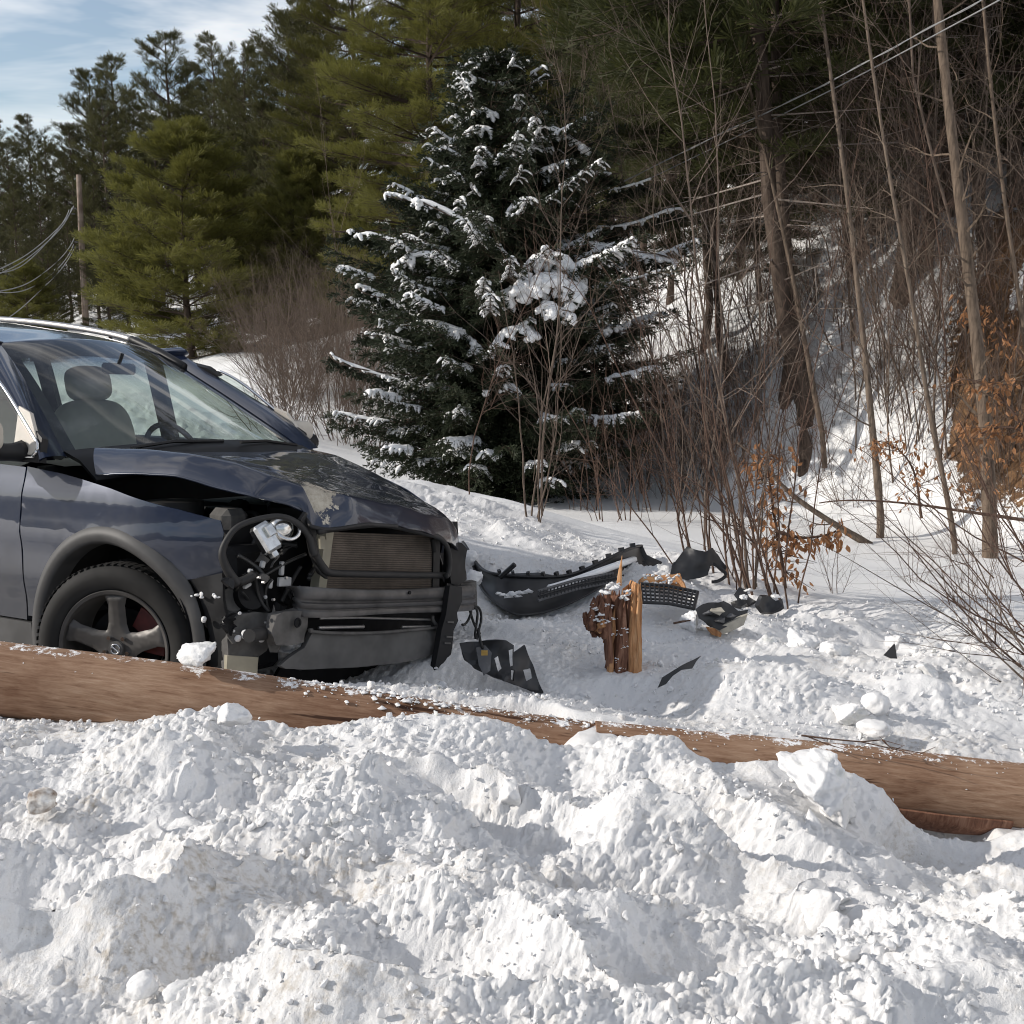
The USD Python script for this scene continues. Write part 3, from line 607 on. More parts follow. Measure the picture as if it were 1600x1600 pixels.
def half_width(x, z):
    x = np.asarray(x, float); z = np.asarray(z, float)
    w = 0.945 - 0.155 * np.clip((x - 0.12) / 0.45, 0, 2) ** 2 - 0.10 * np.clip((-3.1 - x) / 0.7, 0, 2) ** 2
    w = w - 0.035 * sstep(0.92, 1.10, z) - 0.018 * sstep(0.60, 0.45, z) + 0.012 * sstep(0.70, 0.80, z) * sstep(0.9, 0.8, z)
    return w - 0.27 * np.clip(z - 1.12, 0, 2) - 0.25 * np.clip(z - 1.5, 0, 2) ** 2
def side(s, off=0.0):
    return lambda x, z: np.stack([x, s * (half_width(x, z) + off), z], 1)
AX, AZ, AR = 0.02, 0.335, 0.505
RX = -2.86
arch = Point(AX, AZ).buffer(AR, 40); rarch = Point(RX, AZ).buffer(AR, 40)
belt = lambda x: 1.125 - 0.02 * (x + 0.5)
for s in (-1, 1):
    fend = Polygon([(-0.556, 0.40), (-0.556, 1.085), (-0.30, 1.06), (-0.172, 1.042), (0.03, 1.01), (0.217, 0.972), (0.40, 0.935), (0.556, 0.892), (0.572, 0.84), (0.560, 0.66), (0.42, 0.64), (0.40, 0.40)]).difference(arch)
    if s > 0: fend = Polygon([(-0.556, 0.40), (-0.556, 1.085), (-0.30, 1.05), (0.0, 0.985), (0.2, 0.915), (0.35, 0.85), (0.5, 0.78), (0.56, 0.73), (0.54, 0.60), (0.42, 0.60), (0.40, 0.40)]).difference(arch)
    if fend.geom_type != 'Polygon': fend = max(fend.geoms, key=lambda g: g.area)
    part('fender', sheet(fend, side(s), 0.035, (0, s, 0), 0.014), 'car_paint')
    if s < 0:  # crease line along the shoulder of the fender
        xs = np.linspace(-0.5, 0.54, 20); zs = np.interp(xs, [-0.5, 0.54], [0.985, 0.80])
    front_door = Polygon([(-0.566, 0.38), (-0.566, belt(-0.566) - 0.045), (-1.62, belt(-1.62) - 0.02), (-1.62, 0.38)])
    rear_door = Polygon([(-1.63, 0.38), (-1.63, belt(-1.63) - 0.02), (-2.70, belt(-2.7)), (-2.70, 0.38)]).difference(rarch)
    rear_quarter = Polygon([(-2.71, 0.38), (-2.71, belt(-2.71)), (-3.72, belt(-3.72)), (-3.72, 0.38)]).difference(rarch)
    if rear_quarter.geom_type != 'Polygon': rear_quarter = max(rear_quarter.geoms, key=lambda g: g.area)
    dr = part('door', sheet(front_door, side(s), 0.06, (0, s, 0), 0.03), 'car_paint')
    dr2 = part('door', sheet(rear_door, side(s), 0.06, (0, s, 0), 0.03), 'car_paint')
    for d_, hx in ((dr, -1.42), (dr2, -2.45)):
        hv = [(hx + a, s * (half_width(hx, 0.93) + b), 0.93) for a, b in ((0.09, -0.01), (0.07, 0.035), (-0.07, 0.035), (-0.09, -0.01))]
        part('handle', tube(spline(hv, 14), 0.014, 8), 'car_paint', d_, True)
    part('rear_quarter', sheet(rear_quarter, side(s), 0.06, (0, s, 0), 0.03), 'car_paint')
    sill = Polygon([(-0.50, 0.24), (-0.52, 0.372), (-2.42, 0.372), (-2.42, 0.24)])
    part('sill', sheet(sill, side(s, 0.012), 0.07, (0, s, 0), 0.05), 'flare_plastic')
    for cx in (AX, RX):  # flared lip of plastic round each wheel opening
        a = np.radians(np.linspace(-16, 196, 48)); rr = [(0.513, 0.000), (0.511, 0.012), (0.488, 0.026), (0.470, 0.028), (0.452, 0.020), (0.438, 0.008), (0.434, -0.07)]
        V = np.array([[(cx + r * math.cos(t), s * (float(half_width(min(cx + r * math.cos(t), 0.44 if cx > -1 else 9), 0.5)) + o + 0.012), AZ + r * math.sin(t)) for r, o in rr] for t in a])
        v = V.reshape(-1, 3); f = grid_faces(len(a), len(rr)); f = orient(v, f, (0, s, 0))
        part('arch_flare', thicken(v, f, 0.006), 'flare_plastic', smooth=50)
        # liner of the wheel well
        a = np.radians(np.linspace(-25, 205, 40)); V = np.array([[(cx + 0.46 * math.cos(t), s * y, AZ + 0.46 * math.sin(t)) for y in (0.90, 0.55)] for t in a]).reshape(-1, 3)
        f = grid_faces(40, 2); disc = [(cx, s * 0.55, AZ)]
        V2 = np.vstack([V, disc]); k = len(V); cap = np.array([[2 * i + 1, 2 * i + 3, k] for i in range(39)])
        part('wheel_well', (V2, np.vstack([f, cap])), 'engine_black')
    # side glass, chrome trim and window pillars
    zt = lambda x: np.interp(x, [-3.4, -2.8, -2.2, -1.6, -1.12], [1.60, 1.70, 1.70, 1.655, 1.56])
    def win(x0, x1, slope=False):
        xs = np.linspace(x0, x1, 9)
        top = [(x, zt(x)) for x in xs]
        if slope: top = [(x, min(zt(x), 1.19 + (-0.515 - x) * 0.75 + 0.02)) for x in np.linspace(x0, -0.515, 16)] + [(-0.507, 1.165)]
        return Polygon(top + [(x1, belt(x1) + 0.012), (x0, belt(x0) + 0.012)])
    w1, w2, w3 = win(-1.56, -0.52, True), win(-2.62, -1.66), win(-3.42, -2.72)
    for w in (w1, w2, w3):
        w = w.buffer(-0.012)
        pp, ff = fill(w, 0.09); vw = side(s, -0.012)(pp[:, 0], pp[:, 1]); part('side_window', (vw, orient(vw, ff, (0, s, 0))), 'side_glass', smooth=True)
    frame_all = Polygon([(x, zt(x) + 0.035) for x in np.linspace(-3.5, -1.14, 20)] + [(-0.485, 1.215), (-0.47, belt(-0.48) - 0.02), (-3.5, belt(-3.5) - 0.02)])
    fr = frame_all
    for w in (w1, w2, w3): fr = fr.difference(w.buffer(-0.012))
    part('window_frame', sheet(fr, side(s, -0.002), 0.04, (0, s, 0), 0.035), 'black_plastic')
    tp = [(-1.10, 1.575), (-0.90, 1.486), (-0.70, 1.345), (-0.525, 1.212), (-0.498, 1.185), (-0.494, 1.158), (-0.512, 1.136), (-0.56, 1.131), (-1.0, 1.138), (-2.0, 1.158), (-3.3, 1.184)]
    tp = spline(tp, 70); part('chrome_trim', tube(np.stack([tp[:, 0], s * (half_width(tp[:, 0], tp[:, 1]) + 0.004), tp[:, 1]], 1), 0.0085, 6), 'chrome', smooth=True)

# A-pillars, roof, windscreen (shared edges, slightly bowed glass)
wsR = np.array([(-1.17, -0.615, 1.655), (-1.13, -0.62, 1.64), (-0.96, -0.635, 1.50), (-0.79, -0.66, 1.34), (-0.64, -0.69, 1.20), (-0.56, -0.70, 1.12)])
wsL = np.array([(-1.39, 0.635, 1.655), (-1.36, 0.64, 1.64), (-1.00, 0.655, 1.47), (-0.66, 0.67, 1.30), (-0.42, 0.69, 1.17), (-0.34, 0.70, 1.12)])
tt = np.linspace(0, 1, 24); L_, R_ = spline(wsL, 24), spline(wsR, 24)
vv = np.linspace(0, 1, 26)
W = np.array([[R_[i] * (1 - v) + L_[i] * v + np.array([0.16 * (0.55 + 0.45 * t), 0, 0.045]) * (4 * v * (1 - v)) for v in vv] for i, t in enumerate(tt)])
wv = W.reshape(-1, 3); wf = orient(wv, grid_faces(24, 26), (1, 0, 0.5))
part('windscreen', (wv, wf), 'windscreen_glass', smooth=True)
bandm = []
B = W.copy()
for sl in ((slice(0, 2), slice(None)), (slice(22, 24), slice(None)), (slice(None), slice(0, 2)), (slice(None), slice(24, 26))):
    b = B[sl]; b = b + np.array([-0.006, 0, -0.004]); bandm.append((b.reshape(-1, 3), orient(b.reshape(-1, 3), grid_faces(b.shape[0], b.shape[1]), (1, 0, .5))))
part('windscreen_surround', fcat(bandm), 'black_plastic')
for s, E_ in ((-1, R_), (1, L_)):
    rows = []
    for p in E_:
        z = p[2]; xo = np.interp(z, [1.12, 1.20, 1.34, 1.50, 1.655], [-0.46, -0.515, -0.695, -0.925, -1.18]) + (0.0 if s < 0 else 0.0)
        q = np.array([xo, s * (float(half_width(xo, z)) + 0.006), z])
        if s > 0: q[0] -= 0.18 * sstep(1.2, 1.65, z)
        mid = (p + q) / 2 + np.array([0.035, s * 0.035, 0.012])
        rows.append(spline([p + np.array([0.004, 0, 0.004]), mid, q], 8))
    v = np.array(rows).reshape(-1, 3); part('windscreen_pillar', thicken(v, orient(v, grid_faces(len(rows), 8), (0.4, s, 0.4)), 0.03), 'car_paint', smooth=50)
def roof_z(x): return np.interp(x, [-3.8, -3.4, -2.84, -2.2, -1.61, -1.27, -1.1], [1.74, 1.80, 1.835, 1.80, 1.725, 1.655, 1.62])
roof = []
for i, a in enumerate(np.linspace(0, 1, 26)):
    row = []
    for v in np.linspace(-1, 1, 25):
        front = W[0, int(round((v + 1) / 2 * 25))] + np.array([0.006, 0, 0.004])
        x = front[0] * (1 - a) + (-3.75) * a; y = v * (0.655 + 0.05 * sstep(0, 0.2, a)) 
        z = roof_z(x) + 0.055 * (1 - v * v) - 0.10 * max(0, abs(v) - 0.9) * 4 * 0.25
        blend = sstep(0, 0.06, a); row.append(front * (1 - blend) + np.array([x, y, z]) * blend)
    roof.append(row)
rv = np.array(roof).reshape(-1, 3); part('roof', thicken(rv, orient(rv, grid_faces(26, 25), (0, 0, 1)), 0.02), 'car_paint', smooth=50)
for s in (-1, 1):   # roof edge down to the window frames
    rows = []
    for x in np.linspace(-3.75, -1.16 if s < 0 else -1.36, 24):
        a_ = np.array([x, s * 0.70, roof_z(x) - 0.01]); zt_ = min(float(np.interp(x, [-3.4, -2.8, -2.2, -1.6, -1.12], [1.60, 1.70, 1.70, 1.655, 1.56])) + 0.03, a_[2] - 0.02)
        b_ = np.array([x, s * (float(half_width(x, zt_)) + 0.005), zt_]); rows.append([a_, (a_ + b_) / 2 + np.array([0, s * 0.012, 0.012]), b_])
    v = np.array(rows).reshape(-1, 3); part('roof_side', thicken(v, orient(v, grid_faces(24, 3), (0, s, 0.5)), 0.015), 'car_paint', smooth=50)
    rp = [C(x_, y_, Y=0.62) for x_, y_ in ((0, 496), (60, 501), (120, 509), (170, 518), (205, 527))]
    rp = [np.array([-3.35, 0.62, 1.90]), np.array([-3.25, 0.62, 1.935])] + [np.array([p[0], p[1], p[2] - 0.012]) for p in rp]
    P = spline(rp, 40); P[:, 1] *= s
    if s < 0: P[:, 0] += 0.05
    rail = part('roof_rail', tube(P, 0.019, 8), 'rail_alloy', smooth=True)
    e = P[-1]; ft = spline([e, e + np.array([0.22, 0, -0.075]), e + np.array([0.44, s * 0.01, -0.175])], 10)
    part('rail_foot', tube(ft, np.linspace(0.022, 0.03, 10), 8), 'black_plastic', rail, True)
    part('rail_foot', tube([P[3], P[3] + np.array([-0.02, 0, -0.11])], 0.03, 8), 'black_plastic', rail, True)
# tail of the car, out of the picture
tail = []
for z, x in ((0.30, -3.80), (0.62, -3.86), (0.95, -3.83), (1.17, -3.76), (1.45, -3.66), (1.74, -3.60)):
    tail.append([(x - 0.09 * (1 - (v * v)), v * float(half_width(-3.70, z)), z) for v in np.linspace(-1, 1, 13)])
v = np.array(tail).reshape(-1, 3); part('tailgate', thicken(v, orient(v, grid_faces(6, 13), (-1, 0, 0)), 0.03), 'car_paint')

# cowl and wipers
cw = []
for v_ in np.linspace(0, 1, 16):
    b = W[-1, int(round(v_ * 25))]; cw.append([b + np.array([-0.015, 0, 0.03]), b + np.array([0.035, 0, 0.012]), b + np.array([0.10, 0, -0.01]), b + np.array([0.22, 0, -0.10])])
v = np.array(cw).reshape(-1, 3); part('cowl', thicken(v, orient(v, grid_faces(16, 4), (0, 0, 1)), 0.02), 'black_plastic', smooth=40)
for y0, y1 in ((-0.45, 0.05), (0.12, 0.6)):
    i0, i1 = [int((y + 0.7) / 1.4 * 25) for y in (y0, y1)]
    part('wiper', tube([W[-1, i0] + np.array([0.07, 0, 0.02]), W[-2, (i0 + i1) // 2] + np.array([0.03, 0, 0.025]), W[-2, i1] + np.array([0.02, 0, 0.02])], 0.009, 5), 'black_plastic')

# bonnet: buckled up along its right edge, folded down over the grille
from scipy.interpolate import PchipInterpolator
def CP(px, py, y): return C(px, py, Y=y)
cols = [  # each column runs from the windscreen to the grille
 [(-0.22, -0.80, 1.054), (0.00, -0.775, 1.065), (0.23, -0.74, 1.062), (0.44, -0.70, 1.02), (0.62, -0.665, 0.985), (0.70, -0.56, 0.955), tuple(C(477, 800, X=0.74))],
 [(-0.35, -0.70, 1.172), (-0.05, -0.685, 1.170), (0.25, -0.66, 1.155), (0.45, -0.61, 1.125), (0.62, -0.555, 1.07), tuple(C(477, 763, X=0.72)), tuple(C(484, 820, X=0.79))],
 [(-0.36, -0.50, 1.165), (-0.06, -0.50, 1.155), (0.22, -0.49, 1.125), (0.45, -0.44, 1.08), (0.62, -0.40, 1.035), tuple(C(515, 769, X=0.765)), tuple(C(515, 824, X=0.83))],
 [(-0.28, -0.22, 1.145), (-0.02, -0.22, 1.13), (0.25, -0.22, 1.085), (0.46, -0.22, 1.045), (0.64, -0.22, 1.0), tuple(C(549, 775, X=0.80)), tuple(C(560, 820, X=0.86))],
 [(-0.24, 0.08, 1.145), (0.02, 0.08, 1.11), (0.28, 0.08, 1.06), (0.47, 0.08, 1.005), (0.66, 0.08, 0.955), tuple(C(618, 789, X=0.80)), tuple(C(620, 822, X=0.865))],
 [(-0.26, 0.38, 1.14), (-0.02, 0.38, 1.125), (0.25, 0.38, 1.045), (0.44, 0.38, 0.975), (0.62, 0.38, 0.90), tuple(C(668, 803, X=0.79)), tuple(C(672, 834, X=0.855))],
 [(-0.30, 0.62, 1.14), (-0.05, 0.64, 1.105), (0.24, 0.65, 1.005), (0.40, 0.66, 0.93), (0.56, 0.66, 0.865), tuple(C(702, 812, X=0.72)), tuple(C(706, 850, X=0.78))],
 [(-0.38, 0.745, 1.10), (-0.10, 0.765, 1.075), (0.18, 0.765, 0.975), (0.34, 0.765, 0.90), (0.50, 0.765, 0.835), tuple(C(713, 826, X=0.66)), tuple(C(716, 860, X=0.70))],
]
G = np.array(cols)
def up(Gr, n, axis): return PchipInterpolator(np.arange(Gr.shape[axis]), Gr, axis=axis)(np.linspace(0, Gr.shape[axis] - 1, n))
def lin(Gr, n, axis):
    t = np.linspace(0, Gr.shape[axis] - 1, n); i = np.minimum(t.astype(int), Gr.shape[axis] - 2); f = (t - i); f = f.reshape([-1 if k == axis else 1 for k in range(Gr.ndim)])
    return np.take(Gr, i, axis) * (1 - f) + np.take(Gr, i + 1, axis) * f
H = 0.4 * up(up(G, 80, 0), 70, 1) + 0.6 * lin(lin(G, 80, 0), 70, 1)
n_ = fbm(np.stack([H[..., 0] * 5, H[..., 1] * 5, H[..., 2] * 5], -1), 3, 9) - 0.5
H[..., 2] += n_ * 0.030 * np.linspace(0.25, 1, 70)[None]
v = H.reshape(-1, 3); bon = part('bonnet', thicken(v, orient(v, grid_faces(80, 70), (0.1, 0, 1)), 0.012), 'bonnet_paint', smooth=22)
edge = H[:46, -1]; part('bonnet_lip', tube(edge + np.array([0.004, 0, -0.004]), 0.009, 6), 'dull_plastic', bon, True)
lip = H[0, :]; part('bonnet_lip', tube(lip, 0.007, 6), 'bonnet_paint', bon, True)

# wheels
def wheel(cx, cy, cz, steer, s, near):
    w = UsdGeom.Xform.Define(stage, path_of(car, 'wheel')); w.AddTransformOp().Set(matrix((cx, cy, cz), steer)); w = w.GetPrim()
    rt, rr, hw = 0.372, 0.262, 0.128
    pro = [(rr - 0.004, hw * 0.78), (rr + 0.012, hw * 0.93), (rr + 0.05, hw), (rt - 0.035, hw * 0.96), (rt - 0.012, hw * 0.84), (rt, hw * 0.62), (rt, -hw * 0.62), (rt - 0.012, -hw * 0.84), (rt - 0.035, -hw * 0.96), (rr + 0.02, -hw * 0.95), (rr - 0.004, -hw * 0.8)]
    a = np.linspace(0, 2 * np.pi, 72, endpoint=False)
    V = np.array([[(r * math.cos(t), -s * y if False else y * s, r * math.sin(t)) for r, y in pro] for t in a])
    tv = V.reshape(-1, 3); f = grid_faces(72, len(pro)); m_ = len(pro)
    j = np.arange(m_ - 1); f = np.vstack([f, np.stack([71 * m_ + j, 71 * m_ + j + 1, j + 1], 1), np.stack([71 * m_ + j, j + 1, j], 1)])
    mm = trimesh.Trimesh(tv, f, process=False); mm.fix_normals()
    tread = []
    if near:
        for k in range(72):
            t = a[k]; R = np.array([[math.cos(t), 0, -math.sin(t)], [0, 1, 0], [math.sin(t), 0, math.cos(t)]])
            for y in (-0.085, -0.03, 0.03, 0.085): tread.append(box(R @ np.array([rt - 0.001, y, 0]), (0.004, 0.042, 0.018), R))
    part('tyre', fcat([mm] + tread), 'tyre_rubber', w, 40)
    # rim: barrel, lip, five broad spokes, hub with bolts and emblem
    pr = [(rr - 0.002, hw * 0.86), (rr - 0.006, hw * 0.90), (rr - 0.020, hw * 0.86), (rr - 0.028, hw * 0.70), (rr - 0.03, -hw * 0.8)]
    V = np.array([[(r * math.cos(t), y * s, r * math.sin(t)) for r, y in pr] for t in a]); v = V.reshape(-1, 3); m_ = len(pr)
    f = grid_faces(72, m_); j = np.arange(m_ - 1); f = np.vstack([f, np.stack([71 * m_ + j, 71 * m_ + j + 1, j + 1], 1), np.stack([71 * m_ + j, j + 1, j], 1)])
    rim = part('rim', (v, f), 'rim_alloy', w, 40)
    star = [Point(0, 0).buffer(0.088, 20)]
    for k in range(5):
        t = math.radians(89 + 72 * k); u = np.array([math.cos(t), math.sin(t)]); n2 = np.array([-u[1], u[0]])
        star.append(Polygon([u * 0.04 + n2 * 0.062, u * 0.11 + n2 * 0.043, u * 0.19 + n2 * 0.040, u * 0.243 + n2 * 0.056, u * 0.243 - n2 * 0.056, u * 0.19 - n2 * 0.040, u * 0.11 - n2 * 0.043, u * 0.04 - n2 * 0.062]))
    st = shapely.union_all(star).buffer(-0.012).buffer(0.022).buffer(-0.010)
    p, f = fill(st, 0.016); rad = np.hypot(p[:, 0], p[:, 1]); dist = shapely.distance(shapely.points(p), st.exterior)
    yy = hw * (0.60 + 0.22 * (rad / 0.24) ** 1.5) - 0.02 * sstep(0.10, 0.04, rad) * 0 - 0.014 * sstep(0.014, 0.0, dist)
    v = np.stack([p[:, 0], s * yy, p[:, 1]], 1); v, f = thicken(v, orient(v, f, (0, s, 0)), 0.035)
    part('spokes', (v, f), 'rim_alloy', rim, 40)
    cap = trimesh.creation.cylinder(0.034, 0.02, sections=28); cap.apply_transform(trimesh.transformations.rotation_matrix(math.pi / 2, [1, 0, 0])); cap.apply_translation((0, s * hw * 0.66, 0))
    hub = part('hub_cap', cap, 'dirty_grey', w, 40)
    ring = trimesh.creation.torus(0.021, 0.0035, major_sections=28, minor_sections=8); ring.apply_transform(trimesh.transformations.rotation_matrix(math.pi / 2, [1, 0, 0])); ring.apply_translation((0, s * (hw * 0.66 + 0.011), 0))
    bar = tube([(0.018, s * (hw * 0.66 + 0.012), -0.013), (-0.018, s * (hw * 0.66 + 0.012), 0.013)], 0.004, 6)
    part('emblem', fcat([ring, bar]), 'chrome', w, True)
    for k in range(5):
        t = math.radians(53 + 72 * k); c = trimesh.creation.cylinder(0.0095, 0.03, sections=8); c.apply_transform(trimesh.transformations.rotation_matrix(math.pi / 2, [1, 0, 0]))
        c.apply_translation((0.056 * math.cos(t), s * hw * 0.62, 0.056 * math.sin(t))); part('wheel_bolt', c, 'chrome', w, 40)
    dsc = trimesh.creation.cylinder(0.165, 0.03, sections=40); dsc.apply_transform(trimesh.transformations.rotation_matrix(math.pi / 2, [1, 0, 0])); dsc.apply_translation((0, -s * 0.01, 0))
    part('brake_disc', dsc, 'engine_black', w, 40)
    aa = np.radians(np.linspace(-10, 62, 12)); cal = Polygon([(0.20 * math.cos(t), 0.20 * math.sin(t)) for t in aa] + [(0.105 * math.cos(t), 0.105 * math.sin(t)) for t in aa[::-1]])
    p, f = fill(cal, 0.02); v = np.stack([p[:, 0], 0 * p[:, 0] + s * 0.035, p[:, 1]], 1); part('brake_caliper', thicken(v, orient(v, f, (0, s, 0)), 0.06), 'brake_red', w)
hubc = C(184, 1014, Y=-0.93)
wheel(hubc[0] - 0.04, -0.85, 0.315, math.radians(21), -1, True)
wheel(0.03, 0.83, 0.335, math.radians(21), 1, False)
wheel(RX, -0.83, 0.345, 0, -1, False); wheel(RX, 0.83, 0.345, 0, 1, False)

# mirror on the near door
for s in (-1, 1):
    mh = trimesh.creation.icosphere(3); mv = np.array(mh.vertices); mv = np.sign(mv) * np.abs(mv) ** 0.6; mv *= np.array([0.075, 0.135, 0.085]) * (1 if s < 0 else 0.7); yo = 1.13 if s < 0 else 0.95; mv[:, 0] += s * 0.02 * (mv[:, 1] / 0.13)
    mir = part('mirror', (mv + np.array([-0.62, s * yo, 1.225]), np.array(mh.faces)), 'seat_leather', smooth=True)
    mg = trimesh.creation.icosphere(2); gv = np.array(mg.vertices) * (0.012, 0.115, 0.07) + np.array([-0.688, s * yo, 1.225]); part('mirror_glass', (gv, np.array(mg.faces)), 'chrome', mir, True)
    part('mirror_base', sheet([(-0.50, 1.14), (-0.505, 1.20), (-0.60, 1.33), (-0.69, 1.36), (-0.66, 1.14)], side(s, 0.006), 0.05, (0, s, 0), 0.02), 'seat_leather', mir)
    part('mirror_arm', tube(spline([(-0.60, s * 0.90, 1.155), (-0.61, s * 0.99, 1.15), (-0.62, s * 1.08, 1.16)], 8), [0.05, 0.045, 0.04, 0.04, 0.04, 0.04, 0.045, 0.05], 10), 'black_plastic', mir, True)

# cabin
def cushion(c, size, R=None, e=0.55, dent=0.0):
    m = trimesh.creation.icosphere(4); v = np.array(m.vertices); v = np.sign(v) * np.abs(v) ** e; v = v / np.maximum(np.abs(v).max(0), 1e-9) * (np.asarray(size) / 2)
    if R is not None: v = v @ np.asarray(R).T
    return v + np.asarray(c, float), np.array(m.faces)
for y in (-0.37, 0.37):
    for x in (-1.62, -2.55):
        seat = part('seat', cushion((x + 0.28, y, 0.72), (0.56, 0.52, 0.20)), 'seat_leather', smooth=True)
        Rb = _euler(0, -12, 0); part('seat_back', cushion((x - 0.05, y, 1.06), (0.22, 0.52, 0.68), Rb), 'seat_leather', seat, True)
        part('head_rest', cushion((x - 0.12, y, 1.49), (0.13, 0.29, 0.21), Rb, 0.6), 'seat_leather', seat, True)
        part('head_rest_post', tube([(x - 0.10, y - 0.07, 1.36), (x - 0.12, y - 0.07, 1.44)], 0.008, 6), 'chrome', seat, True); part('head_rest_post', tube([(x - 0.10, y + 0.07, 1.36), (x - 0.12, y + 0.07, 1.44)], 0.008, 6), 'chrome', seat, True)
dash = []
for a in np.linspace(0, 1, 8):
    dash.append([(np.interp(a, [0, 0.3, 0.6, 1], [-0.52, -0.75, -0.92, -0.95]), y, np.interp(a, [0, 0.3, 0.6, 1], [1.08, 1.10, 1.05, 0.70]) + 0.05 * math.exp(-((y - 0.37) / 0.2) ** 2) * math.sin(math.pi * min(a * 1.2, 1))) for y in np.linspace(-0.74, 0.74, 24)])
v = np.array(dash).reshape(-1, 3); part('dashboard', (v, orient(v, grid_faces(8, 24), (-0.3, 0, 1))), 'cabin_dark', smooth=40)
sw = trimesh.creation.torus(0.185, 0.016, major_sections=36, minor_sections=8); sw.apply_transform(trimesh.transformations.rotation_matrix(math.radians(66), [0, 1, 0])); sw.apply_translation((-1.02, 0.37, 1.09))
st_ = part('steering_wheel', sw, 'black_plastic', smooth=True)
part('steering_hub', fcat([box((-1.005, 0.37, 1.085), (0.05, 0.17, 0.13), _euler(0, -24, 0), 0.02), box((-1.01, 0.37, 1.09), (0.02, 0.34, 0.035), _euler(0, -24, 0))]), 'black_plastic', st_)
part('cabin_floor', box((-2.0, 0, 0.45), (3.2, 1.60, 0.10)), 'cabin_dark')
part('headliner', (rv * np.array([1, 0.98, 1]) - np.array([0, 0, 0.045]), grid_faces(26, 25)), 'cabin_pale')
part('rear_mirror', fcat([box((-1.02, 0.0, 1.56), (0.03, 0.22, 0.06), None, 0.012), tube([(-1.02, 0, 1.58), (-0.99, 0, 1.64)], 0.01, 6)]), 'black_plastic')
part('bulkhead', box((-0.62, 0, 0.72), (0.06, 1.58, 0.72)), 'engine_black')

# engine bay: dark shapes under the bonnet and behind the lamp opening
rng = np.random.default_rng(5); eb = [box((0.02, 0, 0.60), (0.9, 1.30, 0.46), None, 0.06), box((0.05, 0.0, 0.86), (0.55, 0.62, 0.10), None, 0.04)]
for _ in range(26):
    c = (rng.uniform(-0.3, 0.5), rng.uniform(-0.7, 0.7), rng.uniform(0.72, 0.86)); eb.append(box(c, rng.uniform(0.06, 0.24, 3), _euler(rng.uniform(0, 90), rng.uniform(-15, 15), 0), 0.015))
part('engine', fcat(eb), 'engine_black')
tower = trimesh.creation.cylinder(0.13, 0.16, sections=24); tower.apply_translation((0.06, -0.60, 0.86)); part('strut_tower', tower, 'dull_plastic', smooth=40)
part('reservoir', fcat([box((0.36, -0.56, 0.86), (0.16, 0.13, 0.12), _euler(14, 0, 0), 0.03)]), 'dirty_grey')
for k in range(6):
    p0 = np.array([rng.uniform(-0.2, 0.3), rng.uniform(-0.7, -0.1), 0.86]); part('hose', tube(spline([p0, p0 + rng.uniform(-0.15, 0.15, 3) + (0.1, 0, 0.05), p0 + rng.uniform(-0.2, 0.2, 3) + (0.3, 0, -0.1)], 10), rng.uniform(0.010, 0.022), 7), 'rubber_wire', smooth=True)

# frame round the grille and the empty right lamp opening
gp = [CX(a, b, 0.80, 0.10) for a, b in ((483, 838), (489, 855), (496, 872), (508, 890), (530, 896), (600, 898), (660, 899), (696, 899))] 
fr1 = part('grille_frame', tube(spline(gp, 60), 0.017, 8), 'dull_plastic', smooth=True)
gp2 = [CX(a, b, 0.84, 0.12) for a, b in ((696, 899), (701, 893), (702, 872), (698, 854), (690, 843), (672, 835), (620, 823), (585, 820), (540, 824), (497, 831))]
part('grille_frame', tube(spline(gp2, 60), 0.014, 8), 'dull_plastic', smooth=True)
lp = [CX(a, b, 0.86, 0.32) for a, b in ((372, 912), (358, 895), (348, 872), (350, 853), (364, 830), (384, 817), (408, 810), (437, 807), (462, 816), (480, 834), (487, 852), (492, 868))]
part('lamp_opening_rim', tube(spline(lp, 60), np.interp(np.arange(60), [0, 20, 40, 60], [0.022, 0.013, 0.013, 0.018]), 8), 'dull_plastic', smooth=True)
part('lamp_opening_rim', tube(spline([CX(a, b, 0.83, 0.30) for a, b in ((372, 910), (386, 905), (398, 897))], 10), 0.02, 8), 'dull_plastic', smooth=True)
part('lamp_cavity', xplate([(352, 850), (370, 826), (400, 812), (440, 808), (470, 822), (490, 850), (508, 890), (512, 925), (470, 950), (430, 960), (380, 960), (362, 910)], 0.56, 0.20, 0.02), 'engine_black')
part('nose_panel', xplate([(478, 800), (497, 828), (494, 840), (500, 868), (512, 890), (512, 905), (500, 896), (488, 868), (482, 838), (470, 812)], 0.79, 0.10, 0.02, 0.015), 'dull_plastic')

# right lamp: silver reflector hanging loose
lc = CX(422, 838, 0.72, 0.1); Rl = _euler(20, -18, 25)
refl = trimesh.creation.icosphere(3); q_ = np.array(refl.vertices); q_ = q_ * (0.05, 0.055, 0.055); q_ = q_ @ Rl.T
lamp = part('lamp_reflector', fcat([box(lc + (0, -0.025, -0.005), (0.06, 0.085, 0.13), Rl, 0.012), (q_ + lc + np.array([0.02, 0.045, 0.03]), np.array(refl.faces)), box(lc + (0.03, -0.02, -0.04), (0.03, 0.07, 0.03), Rl, 0.006), box(lc + (0.03, -0.03, 0.03), (0.02, 0.04, 0.05), Rl, 0.004), box(lc + (0.02, 0.0, -0.075), (0.04, 0.03, 0.03), Rl, 0.004)]), 'lamp_silver', smooth=25)
tor = trimesh.creation.torus(0.05, 0.009, major_sections=28, minor_sections=8); tv_ = np.array(tor.vertices) @ _euler(0, 70, 0).T @ Rl.T; part('lamp_bezel', (tv_ + lc + np.array([0.055, 0.05, 0.03]), np.array(tor.faces)), 'chrome', lamp, True)
